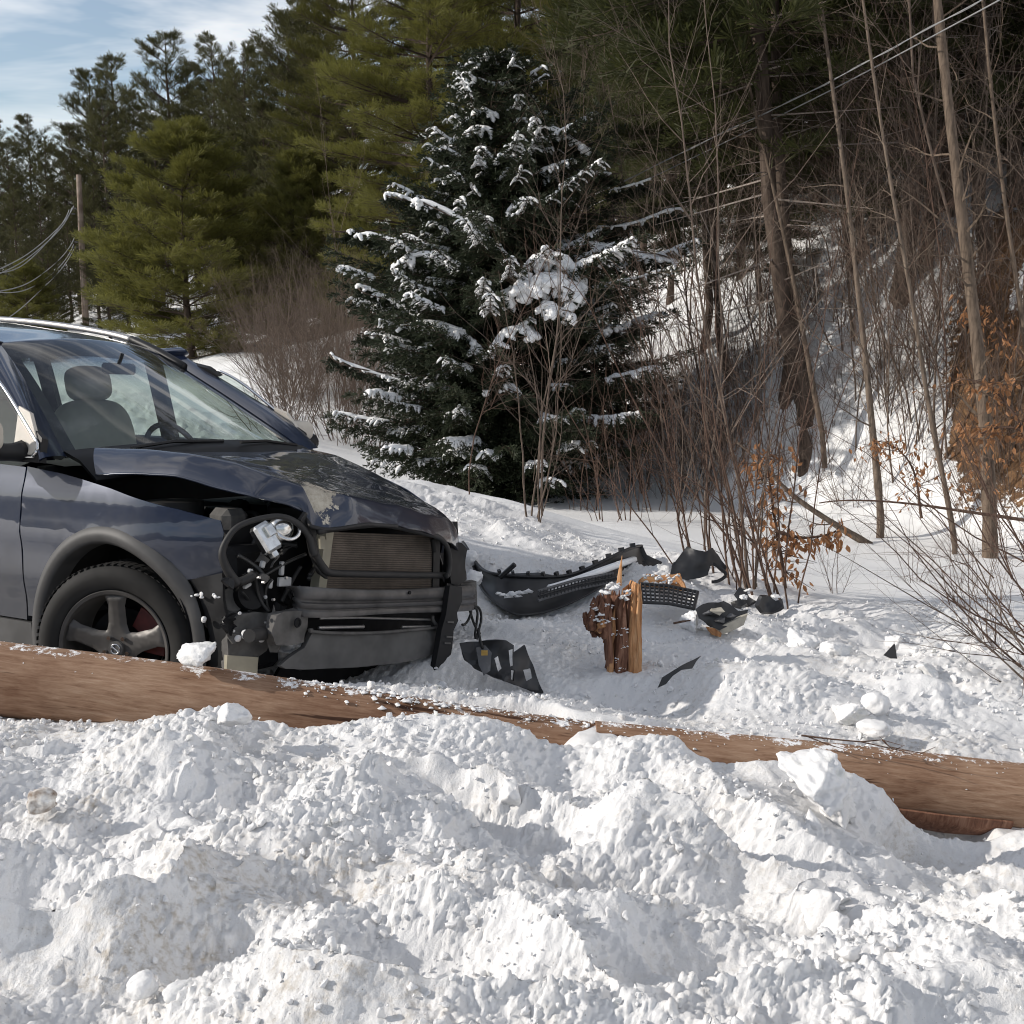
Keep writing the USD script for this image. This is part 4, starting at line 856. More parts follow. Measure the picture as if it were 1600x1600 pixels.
for a, b, w_, h_ in ((410, 882, 0.022, 0.03), (391, 892, 0.02, 0.018), (444, 909, 0.075, 0.04), (429, 867, 0.05, 0.025), (414, 933, 0.015, 0.015), (386, 915, 0.04, 0.015), (422, 912, 0.02, 0.04), (440, 888, 0.02, 0.06)):
    c = CX(a, b, 0.70, 0.1); part('connector', box(c, (0.02, w_, h_), _euler(0, 0, rng.uniform(-35, 35)), 0.004), 'connector_white' if w_ != 0.05 else 'dirty_grey')
for pts in (((372, 868), (398, 884), (412, 900)), ((412, 900), (446, 880), (478, 866)), ((400, 895), (404, 930), (420, 955)), ((420, 955), (415, 925), (425, 905)), ((470, 885), (455, 910), (440, 940)), ((500, 880), (488, 893), (482, 905)), ((378, 925), (392, 945), (388, 955)), ((455, 925), (470, 935), (490, 930))):
    part('wire', tube(spline([CX(a, b, 0.70 + rng.uniform(-0.03, 0.03), 0.1) for a, b in pts], 14), rng.uniform(0.006, 0.014), 6), 'rubber_wire' if rng.random() < 0.7 else 'dull_plastic', smooth=True)
horn = trimesh.creation.cylinder(0.065, 0.06, sections=28); hv = np.array(horn.vertices) @ _euler(15, 75, 0).T
part('horn', (hv + CX(388, 930, 0.66, 0.1), np.array(horn.faces)), 'engine_black', smooth=40)
part('horn', (hv * 0.8 + CX(360, 938, 0.62, 0.1), np.array(horn.faces)), 'dirty_grey', smooth=40)

# torn scraps of plastic, clips and brackets in the broken corner
for k in range(26):
    px_, py_ = rng.uniform(352, 505), rng.uniform(858, 1005)
    if (px_ < 372 and py_ < 905) or (px_ > 478 and py_ < 905): continue
    n_v = rng.integers(5, 9); a_ = np.sort(rng.uniform(0, 2 * np.pi, n_v)); rr_ = rng.uniform(4, 15, n_v); st = rng.uniform(0.5, 1.6)
    try: part('torn_plastic_scrap', xplate([(px_ + r_ * math.cos(t) * st, py_ + r_ * math.sin(t)) for r_, t in zip(rr_, a_)], rng.uniform(0.62, 0.79), 0.1, 0.012, 0.012, wob=0.10, seed=k), ['black_plastic', 'dull_plastic', 'engine_black', 'dirty_grey'][rng.integers(0, 4)], smooth=False)
    except Exception: pass
for k in range(9):
    c = CX(rng.uniform(360, 490), rng.uniform(900, 1000), 0.78, 0.1); b_ = trimesh.creation.cylinder(0.006, 0.012, sections=8); part('bolt', (np.array(b_.vertices) @ _euler(0, 80, 0).T + c, np.array(b_.faces)), 'rail_alloy', smooth=40)

# radiator
rx = 0.71
a0, a1, b0, b1 = C(520, 831, X=rx), C(678, 837, X=rx), C(506, 926, X=rx), C(676, 926, X=rx)
rad = part('radiator', xplate([(520, 831), (678, 837), (676, 926), (506, 926)], rx - 0.02, 0, 0.04), 'engine_black')
fins = []
for k in range(27):
    t = (k + 0.5) / 27; p, q2 = a0 * (1 - t) + b0 * t, a1 * (1 - t) + b1 * t
    d = q2 - p; ln = np.linalg.norm(d); R = np.stack([np.array([1, 0, 0]), d / ln, np.cross([1, 0, 0], d / ln)], 1); fins.append(box((p + q2) / 2 + np.array([-0.008, 0, 0]), (0.016, ln, 0.0085), R))
for fb in fins: part('radiator_tube', fb, 'fin_metal', rad, False)
part('radiator_tank', xplate([(509, 830), (522, 829), (509, 925), (497, 925)], rx + 0.012, 0, 0.05), 'tank_white', rad)
part('radiator_tank', xplate([(678, 838), (688, 840), (686, 926), (676, 926)], rx + 0.008, 0, 0.05), 'dull_plastic', rad)
part('radiator_bracket', xplate([(500, 838), (508, 838), (508, 858), (501, 858)], rx + 0.03, 0, 0.01), 'tank_white', rad)
part('radiator_bracket', xplate([(509, 828), (518, 826), (519, 842), (510, 843)], rx + 0.028, 0, 0.01), 'tank_white', rad)
part('radiator_pipe', tube([C(676, 842, X=rx + 0.03), C(679, 862, X=rx + 0.03)], 0.014, 8), 'dull_plastic', rad, True)
part('nose_void', xplate([(490, 815), (715, 815), (720, 920), (690, 1000), (450, 1000), (420, 940)], 0.52, 0.1, 0.03), 'engine_black')

# bumper beam (ribbed), its end plate, lower slot and undertray
prof = [(-0.030, 0.058), (0.018, 0.060), (0.034, 0.045), (0.034, 0.016), (0.022, 0.010), (0.022, 0.000), (0.036, -0.006), (0.036, -0.022), (0.024, -0.026), (0.024, -0.034), (0.034, -0.040), (0.030, -0.060), (-0.030, -0.062)]
path = spline([C(452, 936, X=0.70) , C(476, 940, X=0.79), C(540, 941, X=0.835), C(620, 939, X=0.845), C(699, 936, X=0.80), C(735, 932, X=0.62)], 40)
V = []
for i, p in enumerate(path):
    hs = 1.0 + 0.10 * math.sin(i * 0.21); crush = 0.25 * sstep(6, 0, i)
    V.append([(p[0] + u * (1 - crush) + 0.008 * math.sin(i * 1.3 + w * 40) * crush, p[1], p[2] + w * hs * (1 - crush)) for u, w in prof])
v = np.array(V).reshape(-1, 3); bm = part('bumper_beam', (v, orient(v, grid_faces(40, len(prof)), (1, 0, 0))), 'beam_metal', smooth=30)
bh = trimesh.creation.cylinder(0.009, 0.006, sections=14); bh.apply_transform(trimesh.transformations.rotation_matrix(math.pi / 2, [0, 1, 0])); bh.apply_translation(C(640, 926, X=0.884)); part('beam_hole', bh, 'engine_black', bm)
ep = part('beam_end_plate', xplate([(720, 911), (744, 908), (745, 950), (722, 953), (719, 935)], 0.66, 0, 0.012, wob=0.02), 'dirty_grey', bm)
for a, b in ((729, 921), (731, 938)):
    hh = trimesh.creation.cylinder(0.014, 0.008, sections=14); hh.apply_transform(trimesh.transformations.rotation_matrix(math.pi / 2, [0, 1, 0])); hh.apply_translation(C(a, b, X=0.67)); part('beam_hole', hh, 'engine_black', ep)
for pts, r in ((((500, 966), (560, 965), (672, 968)), 0.006), (((498, 981), (568, 979)), 0.008), (((628, 980), (672, 979)), 0.007)):
    part('cooler_pipe', tube([C(a, b, X=0.80) for a, b in pts], r, 7), 'rail_alloy', smooth=True)
part('cooler_bracket', tube(spline([C(a, b, X=0.82) for a, b in ((676, 962), (678, 972), (683, 978), (680, 984))], 10), 0.009, 6), 'dirty_grey', smooth=True)
low = [(490, 985), (500, 988), (560, 989), (620, 986), (690, 980), (689, 1014), (664, 1027), (620, 1037), (560, 1042), (480, 1046), (446, 1045), (438, 1040), (455, 1026), (474, 1012)]
tray = part('undertray', xplate(low, 0.83, 0.12, 0.03, 0.02, wob=0.03, seed=3), 'undertray_grey', smooth=25)
part('undertray_lip', tube(spline([CX(a, b, 0.838, 0.12) for a, b in ((488, 984), (500, 988), (560, 989.5), (620, 986.5), (690, 980))], 30), 0.008, 6), 'dirty_grey', tray, True)
part('undertray_floor', xplate([(440, 1042), (690, 1016), (690, 1060), (420, 1075)], 0.55, 0.1, 0.02), 'engine_black', tray)
# torn bracket, washer bottle and liner at the right corner
bk = part('crumpled_bracket', xplate([(428, 962), (440, 955), (478, 954), (480, 962), (477, 985), (473, 1003), (450, 1009), (430, 1008), (422, 990)], 0.80, 0.05, 0.05, 0.02, wob=0.05, seed=4), 'dirty_grey', smooth=25)
hh = trimesh.creation.torus(0.017, 0.005, major_sections=18, minor_sections=6); hh.apply_transform(trimesh.transformations.rotation_matrix(math.pi / 2, [0, 1, 0])); hh.apply_translation(C(465, 973, X=0.81)); part('bracket_hole', hh, 'engine_black', bk)
hf = trimesh.creation.cylinder(0.014, 0.008, sections=16); hf.apply_transform(trimesh.transformations.rotation_matrix(math.pi / 2, [0, 1, 0])); hf.apply_translation(C(465, 973, X=0.806)); part('bracket_hole', hf, 'engine_black', bk)
part('washer_bottle', xplate([(361, 966), (372, 960), (400, 956), (424, 958), (430, 975), (424, 996), (414, 1016), (404, 1025), (403, 1047), (392, 1054), (354, 1056), (353, 1000), (359, 985)], 0.70, 0.10, 0.14, 0.02, wob=0.06, seed=6), 'dirty_grey', smooth=25)
part('washer_bottle', xplate([(355, 1024), (404, 1027), (402, 1054), (354, 1058)], 0.728, 0.10, 0.02, 0.02, wob=0.01), 'tank_white', smooth=25)
rod = trimesh.creation.cylinder(0.028, 0.17, sections=16); hv = np.array(rod.vertices) @ _euler(0, 84, 0).T @ _euler(70, 0, 0).T; part('shock_strut', (hv + CX(403, 991, 0.80, 0.1), np.array(rod.faces)), 'dull_plastic', smooth=40)
lin = [(0.44, 0.64), (0.60, 0.68), (0.62, 0.45), (0.60, 0.14), (0.50, 0.10), (0.535, 0.40), (0.49, 0.55)]
part('fender_liner', sheet(lin, lambda x, z: np.stack([x, -0.86 + 0.15 * (x - 0.45) + 0.02 * (fbm(np.stack([x * 12, z * 12, 0 * x], 1), 3, 2) - 0.5), z], 1), 0.03, (0, -1, 0), 0.02), 'black_plastic', smooth=25)
part('inner_fender', box((0.36, -0.62, 0.50), (0.46, 0.30, 0.55), None, 0.03), 'engine_black')
# vertical grille bar left dangling at the left corner, and wires
bar_ = part('dangling_trim', xplate([(703, 915), (722, 917), (722, 940), (714, 958), (716, 970), (709, 985), (707, 1010), (700, 1046), (679, 1048), (686, 1010), (690, 985), (697, 960)], 0.885, 0, 0.03, 0.015), 'black_plastic', smooth=25)
for a, b in ((704, 972), (702, 995), (699, 1005)):
    part('trim_slot', box(C(a, b, X=0.888), (0.006, 0.05, 0.008), _euler(0, 0, -10)), 'dirty_grey', bar_)
part('lamp_bracket', xplate([(706, 850), (720, 848), (730, 858), (728, 905), (716, 915), (705, 912), (703, 890)], 0.70, 0, 0.04, 0.02, wob=0.03), 'black_plastic', smooth=25)
for k, pts in enumerate((((730, 948), (736, 955), (731, 970), (722, 976)), ((738, 948), (748, 950), (752, 965), (748, 985), (744, 1005)), ((734, 952), (741, 975), (750, 990)), ((741, 950), (746, 962), (743, 985), (745, 1000)))):
    part('wire', tube(spline([C(a, b, X=0.70) for a, b in pts], 18), 0.007, 6), 'rubber_wire', smooth=True)
# snow thrown onto the wreck
sn = []
for a, b, r in ((300, 932, 0.014), (308, 930, 0.018), (316, 933, 0.016), (330, 930, 0.01), (341, 929, 0.012), (305, 943, 0.01), (314, 929, 0.014), (340, 931, 0.012), (318, 972, 0.018), (324, 970, 0.012), (345, 970, 0.008), (299, 958, 0.01)):
    p = C(a, b, Y=-0.875); ic = trimesh.creation.icosphere(1); sn.append((np.array(ic.vertices) * 0.62 * r * rng.uniform(0.5, 1.5, 3) + p + rng.normal(0, 0.006, 3), np.array(ic.faces)))
for a, b, r in ((379, 990, 0.028), (371, 1000, 0.02), (408, 1003, 0.022), (395, 988, 0.012), (412, 996, 0.014), (378, 955, 0.015), (402, 1001, 0.012), (365, 985, 0.012)):
    p = CX(a, b, 0.735, 0.10); ic = trimesh.creation.icosphere(1); sn.append((np.array(ic.vertices) * 0.62 * r * rng.uniform(0.5, 1.5, 3) + p + rng.normal(0, 0.006, 3), np.array(ic.faces)))
part('snow_speck', fcat(sn), 'clod_snow', smooth=True).SetCustomDataByKey('kind', 'stuff')
# ---------------------------------------------------------------- log rail, broken post, snow chunks and torn-off pieces of the car
def blob(seed, sub=3, amp=0.35, flat=1.0, facet=0.0):
    m = trimesh.creation.icosphere(sub); v = np.array(m.vertices)
    if facet: v = np.sign(v) * np.abs(v) ** (1 - facet)
    n = fbm(v * 1.3 + seed * 7.3, 3, seed) - 0.5; n2 = fbm(v * 5.0 + seed * 3.1, 3, seed + 50) - 0.5
    v = v * (1 + amp * 1.6 * n + 0.16 * n2)[:, None]; v[:, 2] *= flat
    return v, np.array(m.faces)

def shard_blob(seed, sub=3, n=13, flat=0.8, rough=0.10):
    """a broken angular lump: hull of a few points, edges crumbled"""
    rg_ = np.random.default_rng(seed); p = unit_rows(rg_.normal(size=(n, 3))) * rg_.uniform(0.75, 1.1, (n, 1)); p[:, 2] *= flat
    m = trimesh.convex.convex_hull(p)
    for _ in range(sub): m = m.subdivide()
    m = trimesh.smoothing.filter_laplacian(m, lamb=0.4, iterations=2) if sub > 1 else m
    v = np.array(m.vertices); nn = np.array(m.vertex_normals); v = v + nn * (rough * 2.2 * (fbm(v * 2.6 + seed, 4, seed) - 0.5) + rough * 0.9 * (noise(v * 9 + seed, seed + 3) - 0.5))[:, None]
    return v, np.array(m.faces)

def unit_rows(v): return v / np.linalg.norm(v, axis=1, keepdims=True)

def log_rail(name, a, b, r, label, seed):
    a, b = np.asarray(a, float), np.asarray(b, float); L = np.linalg.norm(b - a); X = (b - a) / L
    Y = np.cross([0, 0, 1], X); Y /= np.linalg.norm(Y); Z = np.cross(X, Y); m4 = np.eye(4); m4[:3, :3] = np.stack([X, Y, Z], 1); m4[:3, 3] = a
    t = thing(name, label, 'log rail', 'log guard rails', Gf.Matrix4d(*[float(q_) for q_ in m4.T.ravel()]))
    n, k = int(L / 0.03), 56; xs = np.linspace(0, L, n); an = np.arange(k) * 2 * np.pi / k
    XX, AA = np.meshgrid(xs, an, indexing='ij')
    p = np.stack([XX * 0.9, np.cos(AA) * 0.7, np.sin(AA) * 0.7], -1)
    rr = r * (1 + 0.05 * (noise(p * 1.2 + seed, seed) - 0.5)) + 0.010 * (fbm(np.stack([XX * 1.1, np.cos(AA) * 2.2, np.sin(AA) * 2.2], -1) + seed, 4, seed + 3) - 0.5)
    bow = 0.02 * np.sin(XX / L * np.pi * 1.3)
    for kx, ka in ((0.62, 3.45), (1.86, 3.05), (2.75, 3.5), (3.6, 2.9)):
        dx = (XX - kx) / 0.05; da = (np.angle(np.exp(1j * (AA - ka)))) * r / 0.04; rr = rr + 0.007 * np.exp(-(dx * dx + da * da)) - 0.012 * np.exp(-4 * (dx * dx + da * da))
    V = np.stack([XX, rr * np.cos(AA), rr * np.sin(AA) + bow], -1).reshape(-1, 3); f = grid_faces(n, k, True)
    V = np.vstack([V, [0, 0, 0], [L, 0, 0]]); j = np.arange(k); j2 = (j + 1) % k
    f = np.vstack([f, np.stack([np.full(k, n * k), j, j2], 1), np.stack([np.full(k, n * k + 1), (n - 1) * k + j2, (n - 1) * k + j], 1)])
    mm = trimesh.Trimesh(V, f, process=False); mm.fix_normals()
    obj('log', mm, M['log_wood'], t, 50)
    # dark knots and a check in the wood
    for kx, ka in ((0.62, 3.45), (1.86, 3.05), (2.75, 3.5)):
        if kx < L - 0.2:
            ic = trimesh.creation.icosphere(2); kv = np.array(ic.vertices) * (0.024, 0.014, 0.019) + (kx, (r + 0.001) * math.cos(ka), (r + 0.001) * math.sin(ka) + 0.02 * math.sin(kx / L * math.pi * 1.3)); obj('knot', (kv, np.array(ic.faces)), M['post_bark'], t, True)
    # crumbs and crusts of snow along its top
    rg = np.random.default_rng(seed); cr = []
    for _ in range(2600):
        x = rg.uniform(0.02, L - 0.02); dens = float(noise(np.array([x * 2.6, seed, 0.5]), seed + 9)); a_ = math.pi / 2 + rg.normal(0, 0.36) - 0.12
        if rg.random() > 0.10 + 2.2 * max(0, dens - 0.42): continue
        s_ = rg.uniform(0.0015, 0.0045) * (1 + 9.0 * max(0, dens - 0.50) * (rg.random() < 0.3)); ic = BLOBS[rg.integers(0, 6)]
        c = np.array([x, (r + s_ * 0.2) * math.cos(a_), (r + s_ * 0.2) * math.sin(a_) + 0.02 * math.sin(x / L * math.pi * 1.3)])
        cr.append((ic[0] * s_ * np.array([1.3, 1.2, 0.8]) + c, ic[1]))
    obj('snow_crust', fcat(cr), M['clod_snow'], t, True, kind='stuff')
    return t, m4

BLOBS = [shard_blob(k, 1, 10, 0.8, 0.15) for k in range(6)]
rail1, _m1 = log_rail('log_rail', at(-420, 1017, 4.8), at(975, 1187, 4.81), 0.145, 'peeled log rail lying in front of the car buried in snow at its right end', 3)
rail2, _m2 = log_rail('log_rail', at(925, 1182, 4.79), at(2460, 1349, 4.8), 0.137, 'peeled log rail running out to the right above the hollow in the snow', 8)
# bark left on the underside of the right-hand log
an = np.radians(np.linspace(-165, -110, 9)); xs = np.linspace(1.02, 1.62, 22)
V = np.array([[(x, (0.150 + 0.008 * noise(np.array([x * 9, a * 5, 1.0]), 4)) * math.cos(a + 0.35 * (noise(np.array([x * 5, 0.3, 0.2]), 6) - 0.5)), 0.151 * math.sin(a) + 0.012) for a in an] for x in xs]).reshape(-1, 3)
obj('bark_strip', thicken(V, orient(V, grid_faces(22, 9), (0, -1, -0.6)), 0.01), M['post_bark'], rail2, 30)

# snapped post
PD = 6.02
def wplate(pix, d, n=(0, -1, 0.35), t=0.01, step=0.03, wob=0.02, seed=0, mat_=None, freq=6.0, holes=(), rest=0.0):
    """sheet lying in the world plane through the first pixel at distance d, outline seen at photograph pixels"""
    if rest: d = min(d, min(snow_depth(a, b) for a, b in pix) + rest)
    n = np.asarray(n, float); n /= np.linalg.norm(n); p0 = at(*np.mean(pix, 0), d)
    def hit(a, b):
        r_ = ray(a, b); return C0 + r_ * (((p0 - C0) @ n) / (r_ @ n))
    u = np.cross(n, [0, 0, 1.0]); u /= np.linalg.norm(u); w = np.cross(n, u)
    q2 = [((hit(a, b) - p0) @ u, (hit(a, b) - p0) @ w) for a, b in pix]
    P = Polygon(q2).buffer(0)
    for h in holes: P = P.difference(Polygon([((hit(a, b) - p0) @ u, (hit(a, b) - p0) @ w) for a, b in h]).buffer(0))
    if P.geom_type != 'Polygon': P = max(P.geoms, key=lambda g: g.area)
    pp, f = fill(P, step); v = p0 + pp[:, :1] * u + pp[:, 1:] * w
    v = v + n * (wob * 2 * (fbm(np.stack([pp[:, 0] * freq, pp[:, 1] * freq, 0 * pp[:, 0] + seed], 1), 3, seed) - 0.5))[:, None]
    return thicken(v, orient(v, f, n), t)
post = thing('broken_post', 'snapped wooden guard rail post with split orange face standing in the snow pit', 'post')
def shard(pix, d, depth, seed, wob=0.02, n=(0, -1, 0.1)): return wplate(pix, d, n, depth, 0.02, wob, seed, freq=5)
rgp = np.random.default_rng(44)
prof_x = [917, 922, 930, 940, 948, 955, 962, 970, 976, 982, 986, 990, 996, 1001, 1004]
prof_t = [958, 946, 932, 924, 920, 918, 924, 922, 926, 920, 914, 908, 912, 918, 934]
prof_b = [976, 984, 984, 986, 1002, 1086, 1088, 1088, 1088, 1088, 1088, 1088, 1086, 1084, 1080]
for k in range(120):
    px_ = rgp.uniform(917, 1004); fresh = px_ > 976 + rgp.normal(0, 4); d_ = PD + rgp.uniform(-0.07, 0.08) + (0.0 if fresh else 0.02)
    tp_ = np.interp(px_, prof_x, prof_t) + rgp.exponential(9) - 3 + (rgp.uniform(10, 60) if rgp.random() < 0.2 and not fresh else 0); bt_ = np.interp(px_, prof_x, prof_b)
    lean_ = rgp.normal(0, 3) + (0 if fresh else 2); p0, p1 = at(px_, bt_, d_), at(px_ + lean_, tp_, d_ + rgp.normal(0, 0.02)); m_ = 7
    P_ = np.array([p0 + (p1 - p0) * t + rgp.normal(0, 0.004, 3) for t in np.linspace(0, 1, m_)])
    rr_ = rgp.uniform(0.012, 0.026) * np.array([1, 1, 0.95, 0.9, 0.85, 0.6, 0.08]); v, f = tube(P_, rr_, 5)
    obj('splinter', (v, f), M['fresh_wood' if fresh or rgp.random() < 0.07 else 'post_bark'], post, False)
obj('split_face', shard([(986, 1100), (987, 1000), (986, 940), (988, 920), (993, 910), (998, 912), (1002, 925), (1002, 1000), (1001, 1098)], PD - 0.02, 0.10, 3, 0.02, (0.2, -1, 0.05)), M['fresh_wood'], post, 25, label='fresh orange split face of the post')
obj('splinter', tube([at(967, 915, PD), at(969, 893, PD), at(972, 868, PD + 0.02)], [0.014, 0.010, 0.001], 6), M['fresh_wood'], post, 40)
obj('core', tube([at(968, 1105, PD + 0.03), at(968, 1000, PD + 0.03), at(968, 930, PD + 0.03)], [0.06, 0.055, 0.05], 9), M['post_bark'], post, 40)
rg = np.random.default_rng(12); cr = []
for (a, b, s_) in ((955, 917, .035), (963, 912, .03), (948, 925, .03), (977, 930, .03), (983, 925, .022), (930, 950, .02), (940, 957, .026), (925, 962, .018), (950, 948, .02), (957, 965, .015), (966, 990, .014), (975, 1010, .014), (936, 968, .02), (945, 972, .016), (978, 985, .018), (963, 1030, .012), (970, 1045, .014)):
    for _ in range(7):
        v, f = BLOBS[rg.integers(0, 6)]; cr.append((v * s_ * rg.uniform(0.15, 0.6) * np.array([1.2, 1, 0.8]) + at(a + rg.normal(0, 4), b + rg.normal(0, 3), PD - 0.07 + rg.uniform(-0.03, 0.03)), f))
obj('snow_crust', fcat(cr), M['clod_snow'], post, True, kind='stuff')

# snow chunks big enough to pick up
def chunk(px, py, d, size, seed, label, facet=0.25, flat=0.85, amp=0.32, m_='clod_snow', stretch=(1, 1, 1), rz=0.0, tilt=(0.0, 0.0)):
    v, f = blob(seed, 3, amp, flat, facet) if facet < 0.15 else shard_blob(seed, 4 if size > 0.07 else 3, 12, flat, 0.13)
    v = v * size * (1.0 if facet < 0.15 else 1.38) * np.asarray(stretch)
    v = v + 0.004 * (fbm(v / 0.02, 3, seed)[:, None] - 0.5) * (v / np.linalg.norm(v, axis=1, keepdims=True)) * 2
    c = at(px, py, d)
    t = UsdGeom.Mesh(usdkit.mesh(stage, path_of(None, 'snow_chunk'), (v, f), M[m_], smooth=True)); t.AddTransformOp().Set(matrix(c, rz, 1.0, tilt))
    tag(t.GetPrim(), label, 'snow chunk', 'lumps of ploughed snow')
CH = [
 (310, 1024, 4.72, .070, 'square block of snow perched on the log beside the front tyre', .5, 1.0, (1, .8, .8)),
 (1262, 1228, 4.12, .125, 'largest angular snow boulder on the bank in front of the right log', .45, .9, (1.0, .9, .9)),
 (1308, 1248, 4.2, .085, 'snow lump leaning against the right side of the largest boulder', .3, 1.0, (.9, .9, 1)),
 (1272, 1292, 4.0, .045, 'small snow lump directly below the largest snow boulder', .3, 1.0, (.8, .8, 1.2)),
 (360, 1128, 4.22, .060, 'rounded snow clod on the crest in front of the left log', .4, .9, (1, 1, 1)),
 (795, 1238, 3.82, .045, 'flat-topped snow clod in the middle of the bank', .5, .8, (1.1, 1, 1)),
 (190, 1470, 2.72, .038, 'smooth egg-shaped snow lump near the lower left corner', .1, .75, (1.3, 1, 1)),
 (222, 1540, 2.52, .03, 'small snow ball at the bottom left of the bank', .1, .8, (1.1, 1, 1)),
 (280, 1548, 2.5, .026, 'oval snow lump at the bottom left, right of the small ball', .1, .8, (1.4, 1, 1)),
 (280, 1430, 2.9, .055, 'pointed snow clod at the rim of the hollow on the left', .4, 1.1, (.8, .8, 1.1)),
 (1283, 1432, 3.22, .05, 'upright snow lump on the right half of the bank', .2, 1.1, (.9, .9, 1.1)),
 (1312, 1412, 3.3, .035, 'grey snow lump tucked beside the upright lump on the right', .2, .9, (1.2, 1, 1)),
 (1305, 1452, 3.15, .032, 'cone-shaped snow lump on the lower right of the bank', .3, 1.0, (1.2, 1, 1)),
 (1010, 1568, 2.45, .022, 'small round snow lump near the bottom centre', .1, .9, (1, 1, 1)),
 (530, 1440, 2.78, .032, 'angular snow clod on the lit slope left of centre', .4, 1.0, (1, 1, 1)),
 (1262, 1090, 5.5, .085, 'broad snow lump in the heap behind the right log', .35, .8, (1.3, 1, 1)),
 (1330, 1113, 5.3, .075, 'rounded snow lump at the right end of the heap behind the log', .15, .85, (1, 1, 1)),
 (1368, 1100, 5.35, .06, 'smooth snow lump lying right of the heap behind the log', .1, .9, (.8, 1, 1)),
 (1365, 1138, 5.1, .05, 'oblong snow lump close behind the right log', .1, .7, (1.4, 1, 1)),
 (1300, 1072, 5.7, .06, 'snow lump on top of the heap behind the right log', .3, .9, (1, 1, 1)),
 (1250, 1003, 6.5, .08, 'block of snow below the torn lamp unit', .4, .8, (1, 1, 1)),
 (1310, 1022, 6.3, .075, 'white snow block right of the torn lamp unit', .35, .8, (1.1, 1, 1)),
 (1195, 1010, 6.5, .06, 'snow lump directly under the torn lamp unit', .3, .8, (1, 1, 1)),
 (1400, 1005, 6.9, .05, 'snow lump beside the small black shard on the field edge', .2, .9, (1, 1, 1)),
 (1447, 1052, 6.0, .05, 'lone snow lump on the rough snow at the right', .25, .85, (1, 1, 1)),
 (1090, 972, 6.9, .075, 'snow lump in front of the broken grille', .3, .8, (1.1, 1, 1)),
 (735, 872, 7.9, .05, 'snow ball beside the left corner of the crashed car', .1, 1.0, (1, 1, 1)),
 (740, 905, 7.5, .055, 'larger snow ball against the car bumper beam end', .15, .9, (1, 1, 1)),
]
for k, (a, b, d, s_, lab, fc, fl, st_) in enumerate(CH):
    chunk(a, b, d, s_, 100 + k, lab, fc, fl, 0.30, stretch=st_, rz=k * 1.7, tilt=(0.2 * math.sin(k * 2.1), 0.25 * math.cos(k * 1.3)))
v, f = blob(77, 3, 0.4, 0.9, 0.3); v = v * 0.036
t_ = usdkit.mesh(stage, '/World/stone', (v, f), plain('stone', (0.80, 0.78, 0.74), 0.9, col2=(0.15, 0.10, 0.065), scale=22, bump=0.5), smooth=True); t_.AddTransformOp().Set(matrix(at(66, 1252, 3.5)))
tag(t_.GetPrim(), 'dirty brown frozen stone half covered in snow at the far left', 'stone')

# loose crumbs
def crumbs():
    rg = np.random.default_rng(3); pts, sc = [], []
    th = rg.uniform(-0.46, 0.46, 60000); r = 1.9 + (rg.random(60000) ** 0.8) * 7.5; x, y = r * np.sin(th), r * np.cos(th)
    rough = roughness_at(x, y); dens = sstep(0.35, 0.75, noise(np.stack([x * 2.6, y * 2.6, 0 * x], 1), 91)) * 0.85 + 0.15
    keep = (rg.random(60000) < rough * dens * 0.42) & ~((x < -0.4) & (y > 5.0) & (y < 8.2)); x, y = x[keep], y[keep]
    z = ground_z(x, y); s = 0.0035 + 0.014 * rg.random(len(x)) ** 3
    big = rg.random(len(x)) < 0.018; s = np.where(big, s + rg.uniform(0.006, 0.020, len(x)), s)
    q = rg.normal(size=(len(x), 4)); q /= np.linalg.norm(q, axis=1, keepdims=True)
    pi = UsdGeom.PointInstancer.Define(stage, '/World/snow_crumbs')
    rel = pi.CreatePrototypesRel()
    for k in range(6):
        pr = usdkit.mesh(stage, '/World/snow_crumbs/crumb_%03d' % k, (lambda b: (b[0], b[1]))(shard_blob(30 + k, 2, 11, 0.8, 0.22)), M['clod_snow'], smooth=True); rel.AddTarget(pr.GetPath())
    pi.CreateProtoIndicesAttr(Vt.IntArray([int(i) for i in rg.integers(0, 6, len(x))]))
    pi.CreatePositionsAttr(Vt.Vec3fArray.FromNumpy(np.stack([x, y, z + s * 0.25], 1).astype(np.float32)))
    pi.CreateScalesAttr(Vt.Vec3fArray.FromNumpy(np.repeat(s[:, None], 3, 1).astype(np.float32)))
    pi.CreateOrientationsAttr(Vt.QuathArray([Gf.Quath(float(a), float(b), float(c), float(d)) for a, b, c, d in q]))
    tag(pi.GetPrim(), 'small loose crumbs of ploughed snow strewn over the bank', 'snow', kind='stuff')
crumbs()

# torn-off bumper cover lying on the berm, hollow side towards the camera
DEB = 'car parts thrown off in the crash'
plain('torn_plastic', (0.020, 0.020, 0.022), 0.42, var=0.45, scale=14)
plain('grey_plastic', (0.10, 0.10, 0.105), 0.5, var=0.4, scale=14)
plain('lens_pale', (0.42, 0.39, 0.33), 0.35, var=0.3, scale=20)
topE = [(723, 847, 8.3), (733, 862, 8.05), (748, 884, 7.85), (776, 897, 7.8), (839, 901, 7.8), (897, 896, 7.95), (955, 870, 8.2), (1003, 853, 8.5)]
botE = [(726, 854, 8.25), (741, 890, 7.75), (756, 924, 7.45), (788, 951, 7.2), (818, 960, 7.15), (868, 951, 7.3), (930, 922, 7.75), (1014, 880, 8.25)]
_bd = [min(snow_depth(a, b) - 0.10, 9.0) for a, b, d in botE]; _bd[0] = min(_bd[0], 8.4)
botE = [(a, b, e) for (a, b, d), e in zip(botE, _bd)]
topE = [(a, b, min(f_ + 0.22 * (0.3 if i in (0, 7) else 1), snow_depth(a, b) - 0.08)) for i, ((a, b, d), f_) in enumerate(zip(topE, _bd))]
